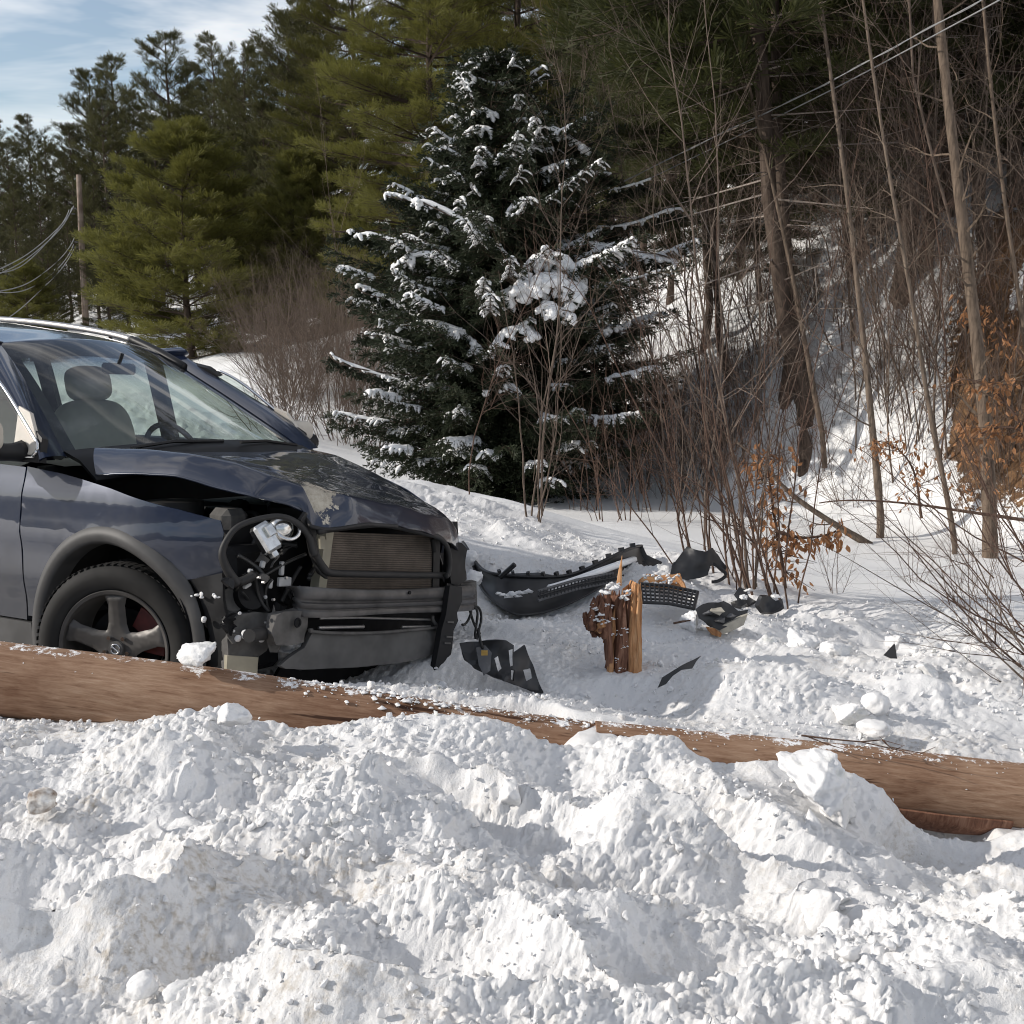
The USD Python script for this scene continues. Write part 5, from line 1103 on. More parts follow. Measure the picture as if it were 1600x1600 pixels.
def cov(px, off=0.07): return float(np.interp(px, [p[0] for p in topE], [p[2] for p in topE])) - off
T_, B_ = spline([at(*p) for p in topE], 60), spline([at(*p) for p in botE], 60)
bc = thing('bumper_cover', 'torn black bumper cover lying curved on the snow behind the broken post', 'bumper cover', DEB)
rows = []
for i in range(60):
    a, b = T_[i], B_[i]; h = np.linalg.norm(a - b); bk_ = np.array([0.0, 0.035, -0.02]) * min(h / 0.3, 1.0)
    rows.append([a + np.array([0, 0.02, 0]) , a * 0.96 + b * 0.04 + bk_ * 0.35, a * 0.75 + b * 0.25 + bk_ * 0.9, a * 0.5 + b * 0.5 + bk_ * 1.0, a * 0.22 + b * 0.78 + bk_ * 0.75, b])
V = np.array(rows); V[..., 2] += 0.012 * (noise(np.stack([V[..., 0] * 9, V[..., 1] * 9, V[..., 2] * 9], -1), 5) - 0.5)
v = V.reshape(-1, 3); obj('shell', thicken(v, orient(v, grid_faces(60, 6), (0, -1, 0.2)), 0.007), M['torn_plastic'], bc, 40)
tabs = []
for i in range(26, 58, 3): tabs.append(box(T_[i] + np.array([0, 0.01, 0.012]), (0.035, 0.02, 0.03), _euler(i * 3, 5, 12)))
for tb in tabs: obj('tab', tb, M['torn_plastic'], bc)
obj('rim', tube(T_ + np.array([0, 0, 0.0]), 0.010, 6), M['torn_plastic'], bc, True)
obj('rim', tube(B_ + np.array([0, -0.005, 0.0]), 0.008, 6), M['torn_plastic'], bc, True)
led = spline([at(*p) for p in ((858, 919, cov(858, .16)), (900, 906, cov(900, .14)), (950, 888, cov(950, .12)), (991, 874, cov(991, .1)))], 24)
obj('ledge', tube(led, 0.022, 6), M['branch_snow'], bc, True, label='ledge dusted with snow inside the cover')
obj('strut', tube([at(782, 902, cov(782)), at(804, 882, cov(804, .12))], 0.016, 8), M['torn_plastic'], bc, True)
obj('loose_strip', wplate([(778, 895), (840, 894), (862, 898), (860, 904), (840, 903), (778, 901)], cov(800, -0.02), (0, -1, 0.6), 0.01), M['grey_plastic'], bc)
sn = []
for a, b in ((780, 926), (786, 928), (793, 929), (800, 928), (806, 927), (812, 926), (818, 925), (824, 924), (796, 932), (810, 930)):
    v, f = BLOBS[rg.integers(0, 6)]; sn.append((v * rg.uniform(0.018, 0.03) * np.array([1.4, 1, 0.8]) + at(a, b, cov(a, .24)), f))
obj('snow_crust', fcat(sn), M['clod_snow'], bc, True, kind='stuff')
for pix, d, sd in (([(985, 858), (1003, 853), (1010, 868), (1036, 877), (1030, 888), (1010, 884), (998, 872)], cov(1000, .03), 1), ([(990, 880), (1010, 876), (1034, 882), (1012, 895), (985, 893)], cov(1000, .10), 2)):
    obj('torn_flap', wplate(pix, d, (0.2, -1, 0.5), 0.012, 0.02, 0.05, sd), M['torn_plastic'], bc, 25)

def debris(name, label, cat): return thing(name, label, cat, DEB)
g1 = debris('grille_strip', 'long grey grille strip lying left of the broken post', 'trim strip')
s0, s1 = at(841, 938, cov(841, .32)), at(958, 909, cov(958, .30))
for k, o in enumerate((0, 0.028, 0.056)): obj('rail', tube([s0 + np.array([0, 0, o]), (s0 + s1) / 2 + np.array([0, 0, o + 0.012]), s1 + np.array([0, 0, o])], 0.009, 6), M['grey_plastic' if k != 1 else 'torn_plastic'], g1, True)
for k in range(22):
    c = s0 + (s1 - s0) * (k + 0.5) / 22; obj('rung', box(c + np.array([0, 0, 0.034]), (0.008, 0.02, 0.055)), M['torn_plastic'], g1)
g2 = debris('mesh_grille', 'black honeycomb lower grille lying right of the broken post', 'grille')
gq = [at(1000, 912, 7.35), at(1090, 925, 7.35), at(1084, 951, 7.1), at(1004, 941, 7.05)]
for i in range(6):
    t = i / 5; a, b = gq[0] * (1 - t) + gq[3] * t, gq[1] * (1 - t) + gq[2] * t; obj('bar', tube([a, (a + b) / 2 + np.array([0, 0, 0.012]), b], 0.007 if 0 < i < 5 else 0.011, 6), M['torn_plastic'], g2, True)
for i in range(13):
    t = i / 12; a, b = gq[0] * (1 - t) + gq[1] * t, gq[3] * (1 - t) + gq[2] * t; sag = np.array([0, 0, 0.012 * 4 * t * (1 - t)]); obj('bar', tube([a + sag, b + sag], 0.006 if 0 < i < 12 else 0.011, 6), M['torn_plastic'], g2, True)
pl = debris('splintered_board', 'orange splintered board with snow on it behind the grille', 'board')
obj('board', wplate([(998, 906), (1010, 897), (1050, 900), (1062, 898), (1072, 921), (1040, 917), (1005, 914)], 7.55, (0, -0.5, 1), 0.02, 0.02, 0.03, 4), M['fresh_wood'], pl, 25)
obj('splinter', tube([at(1056, 900, 7.5), at(1066, 912, 7.45), at(1072, 922, 7.4)], [0.008, 0.016, 0.006], 6), M['fresh_wood'], pl, 40)
sn = []
for _ in range(40):
    v, f = BLOBS[rg.integers(0, 6)]; sn.append((v * rg.uniform(0.006, 0.02) + at(rg.uniform(1006, 1058), rg.uniform(899, 914), 7.5), f))
obj('snow_crust', fcat(sn), M['clod_snow'], pl, True, kind='stuff')
cp_ = debris('bumper_corner', 'black fan-shaped bumper corner with a round hole, propped up under the saplings', 'bumper corner')
obj('shell', wplate([(1046, 898), (1050, 884), (1062, 868), (1072, 855), (1084, 862), (1100, 865), (1112, 858), (1122, 866), (1136, 886), (1130, 894), (1118, 884), (1108, 886), (1104, 900), (1090, 905), (1072, 908), (1058, 902)], 7.9, (0.1, -1, 0.45), 0.012, 0.025, 0.08, 7, rest=0.04), M['torn_plastic'], cp_, 30)
obj('edge', tube(spline([at(a, b, 7.85) for a, b in ((1106, 886), (1116, 882), (1128, 890), (1134, 898), (1126, 906), (1112, 909))], 24), 0.012, 6), M['torn_plastic'], cp_, True)
lu = debris('lamp_unit', 'torn-off lamp unit with black housing and pale underside near the saplings', 'lamp unit')
obj('housing', wplate([(1085, 955), (1096, 948), (1118, 942), (1130, 940), (1140, 950), (1152, 958), (1168, 955), (1164, 966), (1146, 976), (1124, 986), (1105, 978), (1090, 968)], 6.85, (0.1, -0.8, 0.7), 0.05, 0.02, 0.09, 3, rest=0.04), M['torn_plastic'], lu, 30)
obj('lens', wplate([(1106, 986), (1126, 978), (1150, 968), (1168, 960), (1162, 976), (1140, 988), (1118, 994)], 6.80, (0.1, -1, -0.1), 0.03, 0.02, 0.03, 5), M['lens_pale'], lu, 30)
obj('lens', wplate([(1104, 982), (1118, 984), (1128, 990), (1126, 996), (1112, 992)], 6.77, (0.1, -1, -0.1), 0.02, 0.015, 0.02, 6), M['fresh_wood'], lu, 30, label='amber corner of the lens')
for a, b, w_ in ((1120, 955, .05), (1105, 958, .035), (1142, 962, .03), (1128, 970, .04)):
    v, f = shard_blob(a % 17, 1, 9, 0.5, 0.2); obj('bracket', (v * w_ + at(a, b, 6.78), f), M['grey_plastic' if a != 1120 else 'lens_pale'], lu, False)
for k, (pix, d, lab) in enumerate((([(1150, 925), (1158, 914), (1168, 918), (1172, 930), (1180, 938), (1170, 944), (1156, 936)], 7.6, 'crumpled black bracket among the sapling stems'),
                                   ([(1186, 945), (1192, 931), (1204, 927), (1216, 934), (1226, 932), (1228, 944), (1212, 952), (1196, 953)], 7.4, 'black plastic lump at the right foot of the saplings'),
                                   ([(1148, 938), (1160, 935), (1168, 941), (1160, 946), (1150, 945)], 7.3, 'small black chip between the lamp unit and the saplings'))):
    b_ = debris('plastic_fragment', lab, 'plastic fragment'); obj('shell', wplate(pix, d, (0.1, -1, 0.6), 0.03, 0.02, 0.09, 11 + k, rest=0.04), M['torn_plastic'], b_, 30)
    q = at(*np.mean(pix, 0), d - 0.05); v, f = shard_blob(k, 3, 11, 0.45, 0.3); obj('snow_patch', (v * 0.035 + q + np.array([0.02, 0, 0.03]), f), M['clod_snow'], b_, True)
ln_ = debris('liner_panel', 'black slotted liner panel half sunk in snow under the car corner', 'liner panel')
obj('panel', wplate([(718, 1004), (740, 1001), (790, 1004), (802, 1010), (802, 1022), (820, 1010), (834, 1036), (850, 1078), (830, 1076), (812, 1070), (786, 1066), (766, 1056), (740, 1046), (726, 1030)], 5.75, (0.1, -1, 0.5), 0.010, 0.02, 0.10, 15, rest=0.06,
                    holes=([(794, 1018), (801, 1016), (802, 1040), (797, 1042)], [(818, 1046), (830, 1042), (834, 1056), (824, 1062)], [(798, 1046), (804, 1048), (803, 1064), (798, 1062)], [(744, 1020), (752, 1012), (760, 1030), (752, 1044)], [(772, 1030), (778, 1026), (784, 1044), (778, 1050)])), M['torn_plastic'], ln_, 25)
obj('fog_lamp', wplate([(744, 1012), (758, 1008), (768, 1020), (766, 1048), (756, 1056), (748, 1040)], 5.68, (0.1, -1, 0.5), 0.03, 0.02, 0.05, 8), M['grey_plastic'], ln_, 30)
obj('clip', box(at(757, 1020, 5.64), (0.03, 0.02, 0.02)), plain('clip_amber', (0.42, 0.26, 0.06), 0.5), ln_)
obj('wire', tube(spline([at(748, 985, 5.8), at(750, 1000, 5.75), at(754, 1012, 5.66)], 10), 0.008, 6), M['rubber_wire'], ln_, True)
st1 = debris('plastic_strip', 'thin dark strip half buried in front of the snow heap', 'plastic strip')
obj('strip', wplate([(1027, 1076), (1034, 1060), (1050, 1050), (1066, 1040), (1096, 1023), (1090, 1030), (1082, 1044), (1064, 1048), (1050, 1058), (1040, 1070)], 5.5, (0.1, -1, 0.7), 0.008, 0.015, 0.03, 21, rest=0.04), M['torn_plastic'], st1, 25)
tr = debris('plastic_shard', 'small black triangular shard upright on the field edge at the right', 'plastic shard')
obj('shard', wplate([(1381, 1024), (1398, 1006), (1402, 1030), (1392, 1029)], 6.75, (0.2, -1, 0.2), 0.008, 0.012, 0.01, 2, rest=0.04), M['torn_plastic'], tr)
yl = debris('reflector_chip', 'yellow reflector chip just showing behind the right log', 'reflector')
obj('chip', wplate([(1428, 1186), (1432, 1176), (1448, 1178), (1464, 1184), (1462, 1192)], 4.92, (0, -1, 0.3), 0.008, 0.012, 0.005, 2), plain('yellow_plastic', (0.62, 0.38, 0.03), 0.4), yl)
tw = thing('fallen_twig', 'thin bare twig lying along the top of the right log', 'twig')
for pts, r in ((((1252, 1150), (1300, 1156), (1345, 1160), (1400, 1172), (1426, 1180)), .004), (((1345, 1160), (1378, 1157), (1410, 1166)), .003), (((1378, 1157), (1390, 1168), (1440, 1178), (1462, 1168)), .003), (((1385, 1162), (1374, 1152)), .002), (((1400, 1172), (1414, 1165)), .002), (((1260, 1151), (1290, 1163), (1320, 1172)), .003)):
    obj('twig', tube([at(a, b - 1, 4.70 - 0.02 * i) for i, (a, b) in enumerate(pts)], np.linspace(r, r * 0.35, len(pts)), 5), M['twig_bark'], tw, True)
sk = thing('stick', 'short dark stick on the snow left of the lamp unit', 'twig'); obj('stick', tube([at(1052, 974, 6.8), at(1066, 971, 6.8), at(1080, 969, 6.85)], [0.006, 0.007, 0.003], 5), M['twig_bark'], sk, True)
# ---------------------------------------------------------------- conifers
def unit(v): return v / np.maximum(np.linalg.norm(v, axis=-1, keepdims=True), 1e-9)

def needles(P, D, rg, K, L, w, spread=0.75, lift=0.25):
    """tufts of K needles at P growing along D; the needles of a tuft share their root"""
    P, D = np.asarray(P), np.asarray(D); n = len(P)
    d = unit(D[:, None] * 1.0 + rg.normal(size=(n, K, 3)) * spread * 0.6 + np.array([0, 0, lift]))
    s = unit(np.cross(d, rg.normal(size=(n, K, 3)))); l = (L * np.asarray(rg.uniform(0.65, 1.15, (n, K))))[..., None]
    if np.ndim(w) == 0: ww = w
    tip = P[:, None] + d * l
    V = np.concatenate([P[:, None], (tip + s * w / 2), (tip - s * w / 2)], 1)       # root, K, K
    base = (np.arange(n) * (2 * K + 1))[:, None]; k = np.arange(K)[None]
    F = np.stack([np.broadcast_to(base, (n, K)), base + 1 + k, base + 1 + K + k], -1).reshape(-1, 3)
    return V.reshape(-1, 3), F

def twigs(A, B, r0, r1):
    """thin three-sided twigs from A to B, vectorised"""
    A, B = np.asarray(A), np.asarray(B); n = len(A); T = unit(B - A); U = unit(np.cross(T, [0.3, 0.2, 0.93])); W = np.cross(T, U)
    a = np.arange(3) * 2 * np.pi / 3; ring = np.cos(a)[None, :, None] * U[:, None] + np.sin(a)[None, :, None] * W[:, None]
    r0 = np.broadcast_to(r0, n)[:, None, None]; r1 = np.broadcast_to(r1, n)[:, None, None]
    V = np.concatenate([A[:, None] + ring * r0, B[:, None] + ring * r1], 1).reshape(-1, 3)
    b = (np.arange(n) * 6)[:, None]; q = np.array([[0, 1, 4, 3], [1, 2, 5, 4], [2, 0, 3, 5]])
    F = (b[:, :, None] + q[None]).reshape(-1, 4)
    return V, np.vstack([F[:, [0, 1, 2]], F[:, [0, 2, 3]]])

def conifer(seed, H, base, spread, shape, whorls, per, tuftL, tuftW, K, rise, droop, gap, plates, dead=0.0, r=None, ragged=0.25, clump=1.0):
    """trunk, boughs and needle mesh of a pine H metres tall; base: bare share of the trunk, shape: crown profile exponent"""
    rg = np.random.default_rng(seed); r = r or H * 0.014
    zz = np.concatenate([[-0.9, 0.0, 0.18, 0.5], np.linspace(1.2, H, 12)]); n = len(zz); wob = np.cumsum(rg.normal(0, H * 0.003, (n, 2)), 0) * np.clip(zz, 0, 1)[:, None]
    trunk = tube(np.stack([wob[:, 0], wob[:, 1], zz], 1), r * (1 - 0.93 * np.maximum(zz, 0) / H) * (1 + 0.9 * np.exp(-np.maximum(zz + 0.1, 0) / 0.22)), 9)
    axis = lambda z: np.stack([np.interp(z, zz, wob[:, 0]), np.interp(z, zz, wob[:, 1]), z], -1)
    ba, bb, br, P, D, dead_a, dead_b, dr = [], [], [], [], [], [], [], []
    for i in range(whorls):
        t = (i + rg.uniform(-0.2, 0.2)) / whorls; z = H * (base + (0.985 - base) * t)
        env = max(1e-3, (1 - t)) ** shape * min(1.0, 0.55 + 2.2 * t)
        for k in range(per):
            if rg.random() < gap: continue
            az = rg.uniform(0, 2 * np.pi); L = spread * env * rg.uniform(1 - ragged, 1 + ragged * 0.7) + 0.12
            m = 7; u = np.linspace(0, 1, m); out = np.array([math.cos(az), math.sin(az), 0]); sidev = np.array([-out[1], out[0], 0])
            el = rise * (0.4 + t) - droop * (1 - t)
            pts = axis(z) + np.outer(u * L, out) + np.outer(u * L * el + 0.10 * L * u ** 2 * (1 if rise > 0 else -0.6), [0, 0, 1]) + np.outer(np.sin(u * 3) * L * rg.normal(0, 0.04), sidev)
            ba += list(pts[:-1]); bb += list(pts[1:]); rr = r * 0.20 * (0.35 + L / spread) * (1 - 0.85 * u); br += list(zip(rr[:-1], rr[1:]))
            ns = max(3, int(L / spread * plates))
            for q in range(ns):
                s = 0.32 + 0.68 * (q + rg.random()) / ns; p0 = np.array([np.interp(s, u, pts[:, c]) for c in range(3)])
                fwd = unit(pts[-1] - pts[0]); sg = 1 if q % 2 else -1
                dv = unit(fwd * rg.uniform(0.35, 0.9) + sidev * sg * rg.uniform(0.5, 1.0) + np.array([0, 0, rg.uniform(-0.1, 0.3)]))
                l2 = L * (0.34 * (1.15 - s) + 0.10) * rg.uniform(0.6, 1.2); p1 = p0 + dv * l2
                ba.append(p0); bb.append(p1); br.append((r * 0.035, r * 0.015))
                for w in np.linspace(0.35, 1.0, 3): P.append(p0 + dv * l2 * w + rg.normal(0, 0.04, 3) * clump); D.append(unit(dv + np.array([0, 0, 0.35])))
            P.append(pts[-1]); D.append(fwd)
    nd = int(dead * 26)
    for _ in range(nd):
        z = H * rg.uniform(0.08, max(base + 0.12, 0.2)); az = rg.uniform(0, 2 * np.pi); L = spread * rg.uniform(0.25, 0.75); out = np.array([math.cos(az), math.sin(az), rg.uniform(-0.25, 0.2)])
        a = axis(z); b = a + out * L; dead_a += [a, a + out * L * 0.6]; dead_b += [b, a + out * L * 0.6 + rg.normal(0, 0.22 * L, 3)]; dr += [(r * 0.13, r * 0.03), (r * 0.06, r * 0.02)]
    br = np.array(br); bough = twigs(ba, bb, br[:, 0], br[:, 1])
    top = axis(np.array([H * 0.98] * 4)); P = np.vstack([P, top]); D = np.vstack([D, np.tile([0, 0, 1.0], (4, 1))])
    leaf = needles(P, D, rg, K, tuftL, tuftW)
    dd = twigs(dead_a, dead_b, np.array(dr)[:, 0], np.array(dr)[:, 1]) if nd else None
    return trunk, bough, leaf, dd

def tree(name, label, cat, group, parts_, mats, m):
    t = thing(name, label, cat, group, m)
    for nm, mesh in zip(('trunk', 'boughs', 'crown', 'dead_branches'), parts_):
        if mesh is not None: obj(nm, mesh, M[mats[{'trunk': 0, 'boughs': 0, 'crown': 1, 'dead_branches': 2}[nm]]], t, smooth=(nm == 'trunk'), kind=None if nm == 'trunk' else 'stuff')
    return t

class Kind:
    """one tree built once, planted many times"""
    def __init__(s, name, cat, group, make, mats, H): s.name, s.cat, s.group, s.make, s.mats, s.H, s.first = name, cat, group, make, mats, H, None
    def plant(s, m, label, group=None):
        if s.first is None: s.first = tree(s.name, label, s.cat, group or s.group, s.make(), s.mats, m); return s.first
        return copy_of(s.first, m, label, group)

PM, FM, HM = ('pine_bark', 'pine_needles', 'dead_branch'), ('pine_bark', 'far_needles', 'dead_branch'), ('pine_bark', 'hemlock_needles', 'dead_branch')
G1, G2, G3 = 'pines along the skyline', 'broad pines at the foot of the hill', 'tall forest trees on the hillside'
BROAD = [Kind('pine_tree', 'pine tree', G2, (lambda s=s: conifer(s, 9.0, 0.03, 3.1, 0.62, 32, 7, 0.28, 0.018, 13, 0.42, 0.06, 0.06, 24, 0.8)), PM, 9.0) for s in (11, 12)]
SKYL = [Kind('pine_tree', 'pine tree', G1, (lambda s=s: conifer(s, 12.0, 0.10, 2.7, 0.62, 26, 6, 0.27, 0.020, 11, 0.55, 0.05, 0.18, 15, 0.5, ragged=0.4)), FM, 12.0) for s in (21, 22, 23)]
LAYER = [Kind('pine_tree', 'pine tree', G2, (lambda s=s: conifer(s, 20.0, 0.05, 5.2, 0.42, 36, 6, 0.34, 0.020, 13, 0.18, 0.10, 0.08, 38, 1.6)), PM, 20.0) for s in (31, 32)]
FOREST = [Kind('forest_tree', 'conifer', G3, (lambda s=s: conifer(s, 16.0, 0.24, 2.3, 0.45, 26, 5, 0.26, 0.020, 11, 0.02, 0.28, 0.15, 17, 1.0, r=0.10)), HM, 16.0) for s in (41, 42, 43)]

def gz(x, y): return float(macro(np.array([x]), np.array([y]))[0])
def plant_top(kind, px, py, d, label, rz=0.0, fat=1.0, group=None, tilt=(0, 0)):
    """a tree whose tip is at the pixel, standing on the ground d metres away"""
    p = at(px, py, d); z = gz(p[0], p[1]); h = p[2] - z; s = h / kind.H
    return kind.plant(matrix((p[0], p[1], z - 0.15), rz, (s * fat, s * fat, s), tilt), label, group)

rg = np.random.default_rng(77)
def zone(px, py):
    """where on the slope, by things one can find"""
    w = 'right of the spruce' if px < 1060 else 'left of the thickest trunk' if px < 1235 else 'right of the thickest trunk' if px < 1370 else 'left of the pale tree' if px < 1535 else 'right of the pale tree'
    return w + (', high on the slope' if py < 340 else ', halfway up' if py < 560 else ', low on the slope')
sky_trees = [(8, 215, 60), (38, 172, 62), (70, 215, 58), (112, 190, 56), (140, 102, 60), (160, 150, 55), (183, 84, 60), (212, 140, 62), (240, 175, 55), (262, 48, 58), (298, 95, 60), (328, 50, 57), (352, 120, 55), (378, 62, 52), (405, 75, 54), (436, 8, 50), (462, -25, 48), (486, 30, 52), (500, -90, 47),
             (-20, 180, 58), (20, 290, 50), (60, 300, 48), (100, 300, 52), (145, 270, 50), (190, 250, 48), (235, 240, 50), (330, 190, 48), (370, 200, 46), (415, 150, 46), (445, 170, 44), (-10, 330, 44), (75, 370, 44), (160, 330, 44)]
for k, (a, b, d) in enumerate(sky_trees):
    ww = 'at the left edge' if a < 60 else 'just right of the utility pole' if 100 < a < 230 else 'left of the utility pole top' if a <= 100 else 'over the broad yellow-green pine' if a < 390 else 'next to the tall sunlit pine'
    ordn = ['first', 'second', 'third', 'fourth', 'fifth', 'sixth', 'seventh', 'eighth', 'ninth', 'tenth', 'eleventh', 'twelfth', 'thirteenth', 'fourteenth', 'fifteenth', 'sixteenth', 'seventeenth', 'eighteenth', 'nineteenth', 'twentieth', 'twenty-first']; rank = sum(1 for q in sky_trees if q[1] < 200 and q[0] < a)
    hgt = (ordn[rank] + ' pine from the left on the skyline, ' if b < 200 else 'dark lower pine of the wood ') + ww
    plant_top(SKYL[k % 3], a, b, d, hgt, k * 2.4, rg.uniform(0.85, 1.2), G1 if b < 200 else 'dark pines behind the utility pole')
for a, b, d, fat, lab in ((285, 180, 36, 1.30, 'broad yellow-green pine standing alone right of the utility pole'), (415, 300, 39, 1.0, 'darker pine tucked between the broad pine and the tall layered pine'),
                     (40, 400, 42, 1.1, 'low sunlit pine at the left edge beneath the wires'), (470, 230, 37, 1.0, 'olive pine left of the snow-laden spruce, behind the grey brush'), (545, 300, 34, 0.8, 'small pine directly behind the left boughs of the snowy spruce')):
    plant_top(BROAD[0 if a in (285, 40) else 1], a, b, d, lab, a * 0.1, fat)
for a, b, d, fat, lab, rz in ((655, -260, 30, 1.0, 'tall layered pine with long level boughs behind the snowy spruce', 0.4), (545, -140, 38, 0.9, 'tall sunlit pine at the right end of the open sky', 2.0), (800, -330, 36, 0.95, 'tall olive pine directly behind the spruce tip', 1.2),
                          (930, -250, 33, 0.8, 'tall dark pine right of the spruce tip', 4.0), (720, -150, 46, 1.0, 'tall pine far up the slope behind the layered pine', 3.0), (1020, -380, 34, 0.9, 'dark tall pine above the right boughs of the spruce', 5.3), (880, -100, 48, 1.0, 'far tall pine high on the slope over the spruce', 0.9)):
    plant_top(LAYER[0 if a in (655, 800, 720) else 1], a, b, d, lab, rz, fat)

def plant_base(kind, px, py, scale, lean, rz, label, far=60):
    p = on_ground(px, py, far); return kind.plant(matrix((p[0], p[1], p[2] - 0.2), rz, scale, (0.03 * math.sin(rz * 5), lean)), label)
trunks = [(1268, 640, 1.0, -.13), (1232, 600, .85, -.08), (1100, 545, .7, -.06), (1142, 590, .6, -.09), (1412, 440, 1.0, -.07), (1442, 430, .8, -.06), (1545, 430, .9, -.04), (1003, 440, .8, -.03), (1046, 480, .65, -.05),
          (1335, 430, .8, -.1), (1160, 430, .8, -.07), (1370, 360, .9, -.07), (1490, 330, .9, -.06), (1590, 320, 1.0, -.04), (960, 380, .9, -.03), (1120, 330, .9, -.05), (1250, 300, .9, -.06), (1420, 250, .9, -.06), (1010, 300, .9, -.04), (1330, 240, .9, -.06), (1640, 380, 1.0, -.05), (900, 320, 1.0, -.03), (1180, 210, 1.0, -.05), (1500, 190, .9, -.05)]
FILL = [Kind('forest_tree', 'conifer', G3, (lambda s=s: conifer(s, 15.0, 0.10, 2.6, 0.5, 28, 5, 0.28, 0.022, 11, 0.02, 0.25, 0.12, 16, 0.8, r=0.10)), HM, 15.0) for s in (51, 52)]
for k, (a, b, s, ln) in enumerate(((1060, 400, .9, -.04), (1115, 420, .8, -.05), (1170, 380, .9, -.06), (1215, 350, .9, -.05), (1275, 330, .9, -.06), (1320, 300, .9, -.05), (1375, 270, .9, -.05), (1440, 220, .9, -.05), (1080, 300, 1.0, -.04), (1150, 270, 1.0, -.05), (1225, 240, 1.0, -.05), (1300, 200, 1.0, -.05), (1000, 380, .8, -.03), (1030, 260, 1.0, -.03), (1390, 180, 1.0, -.05), (1500, 120, 1.0, -.04), (1350, 400, .55, -.08), (1190, 470, .5, -.07), (1475, 330, .8, -.05), (1530, 290, .9, -.05), (1580, 250, .9, -.04), (1610, 330, .8, -.04))):
    plant_base(FILL[k % 2], a, b, s, ln, k * 2.3, 'dense dark evergreen, ' + zone(a, b))
for k, (a, b, s, ln) in enumerate(trunks):
    lab = {0: 'thickest dark leaning trunk above the dark stump on the bank', 1: 'dark trunk close left of the thickest leaning trunk', 4: 'stout dark trunk on the sunlit ridge at the right', 6: 'dark trunk right of the pale straight tree'}.get(k, 'slender dark conifer, ' + zone(a, b))
    plant_base(FOREST[k % 3], a, b, s * (1.15 if k in (0, 4) else 1.0), ln, k * 1.9, lab)

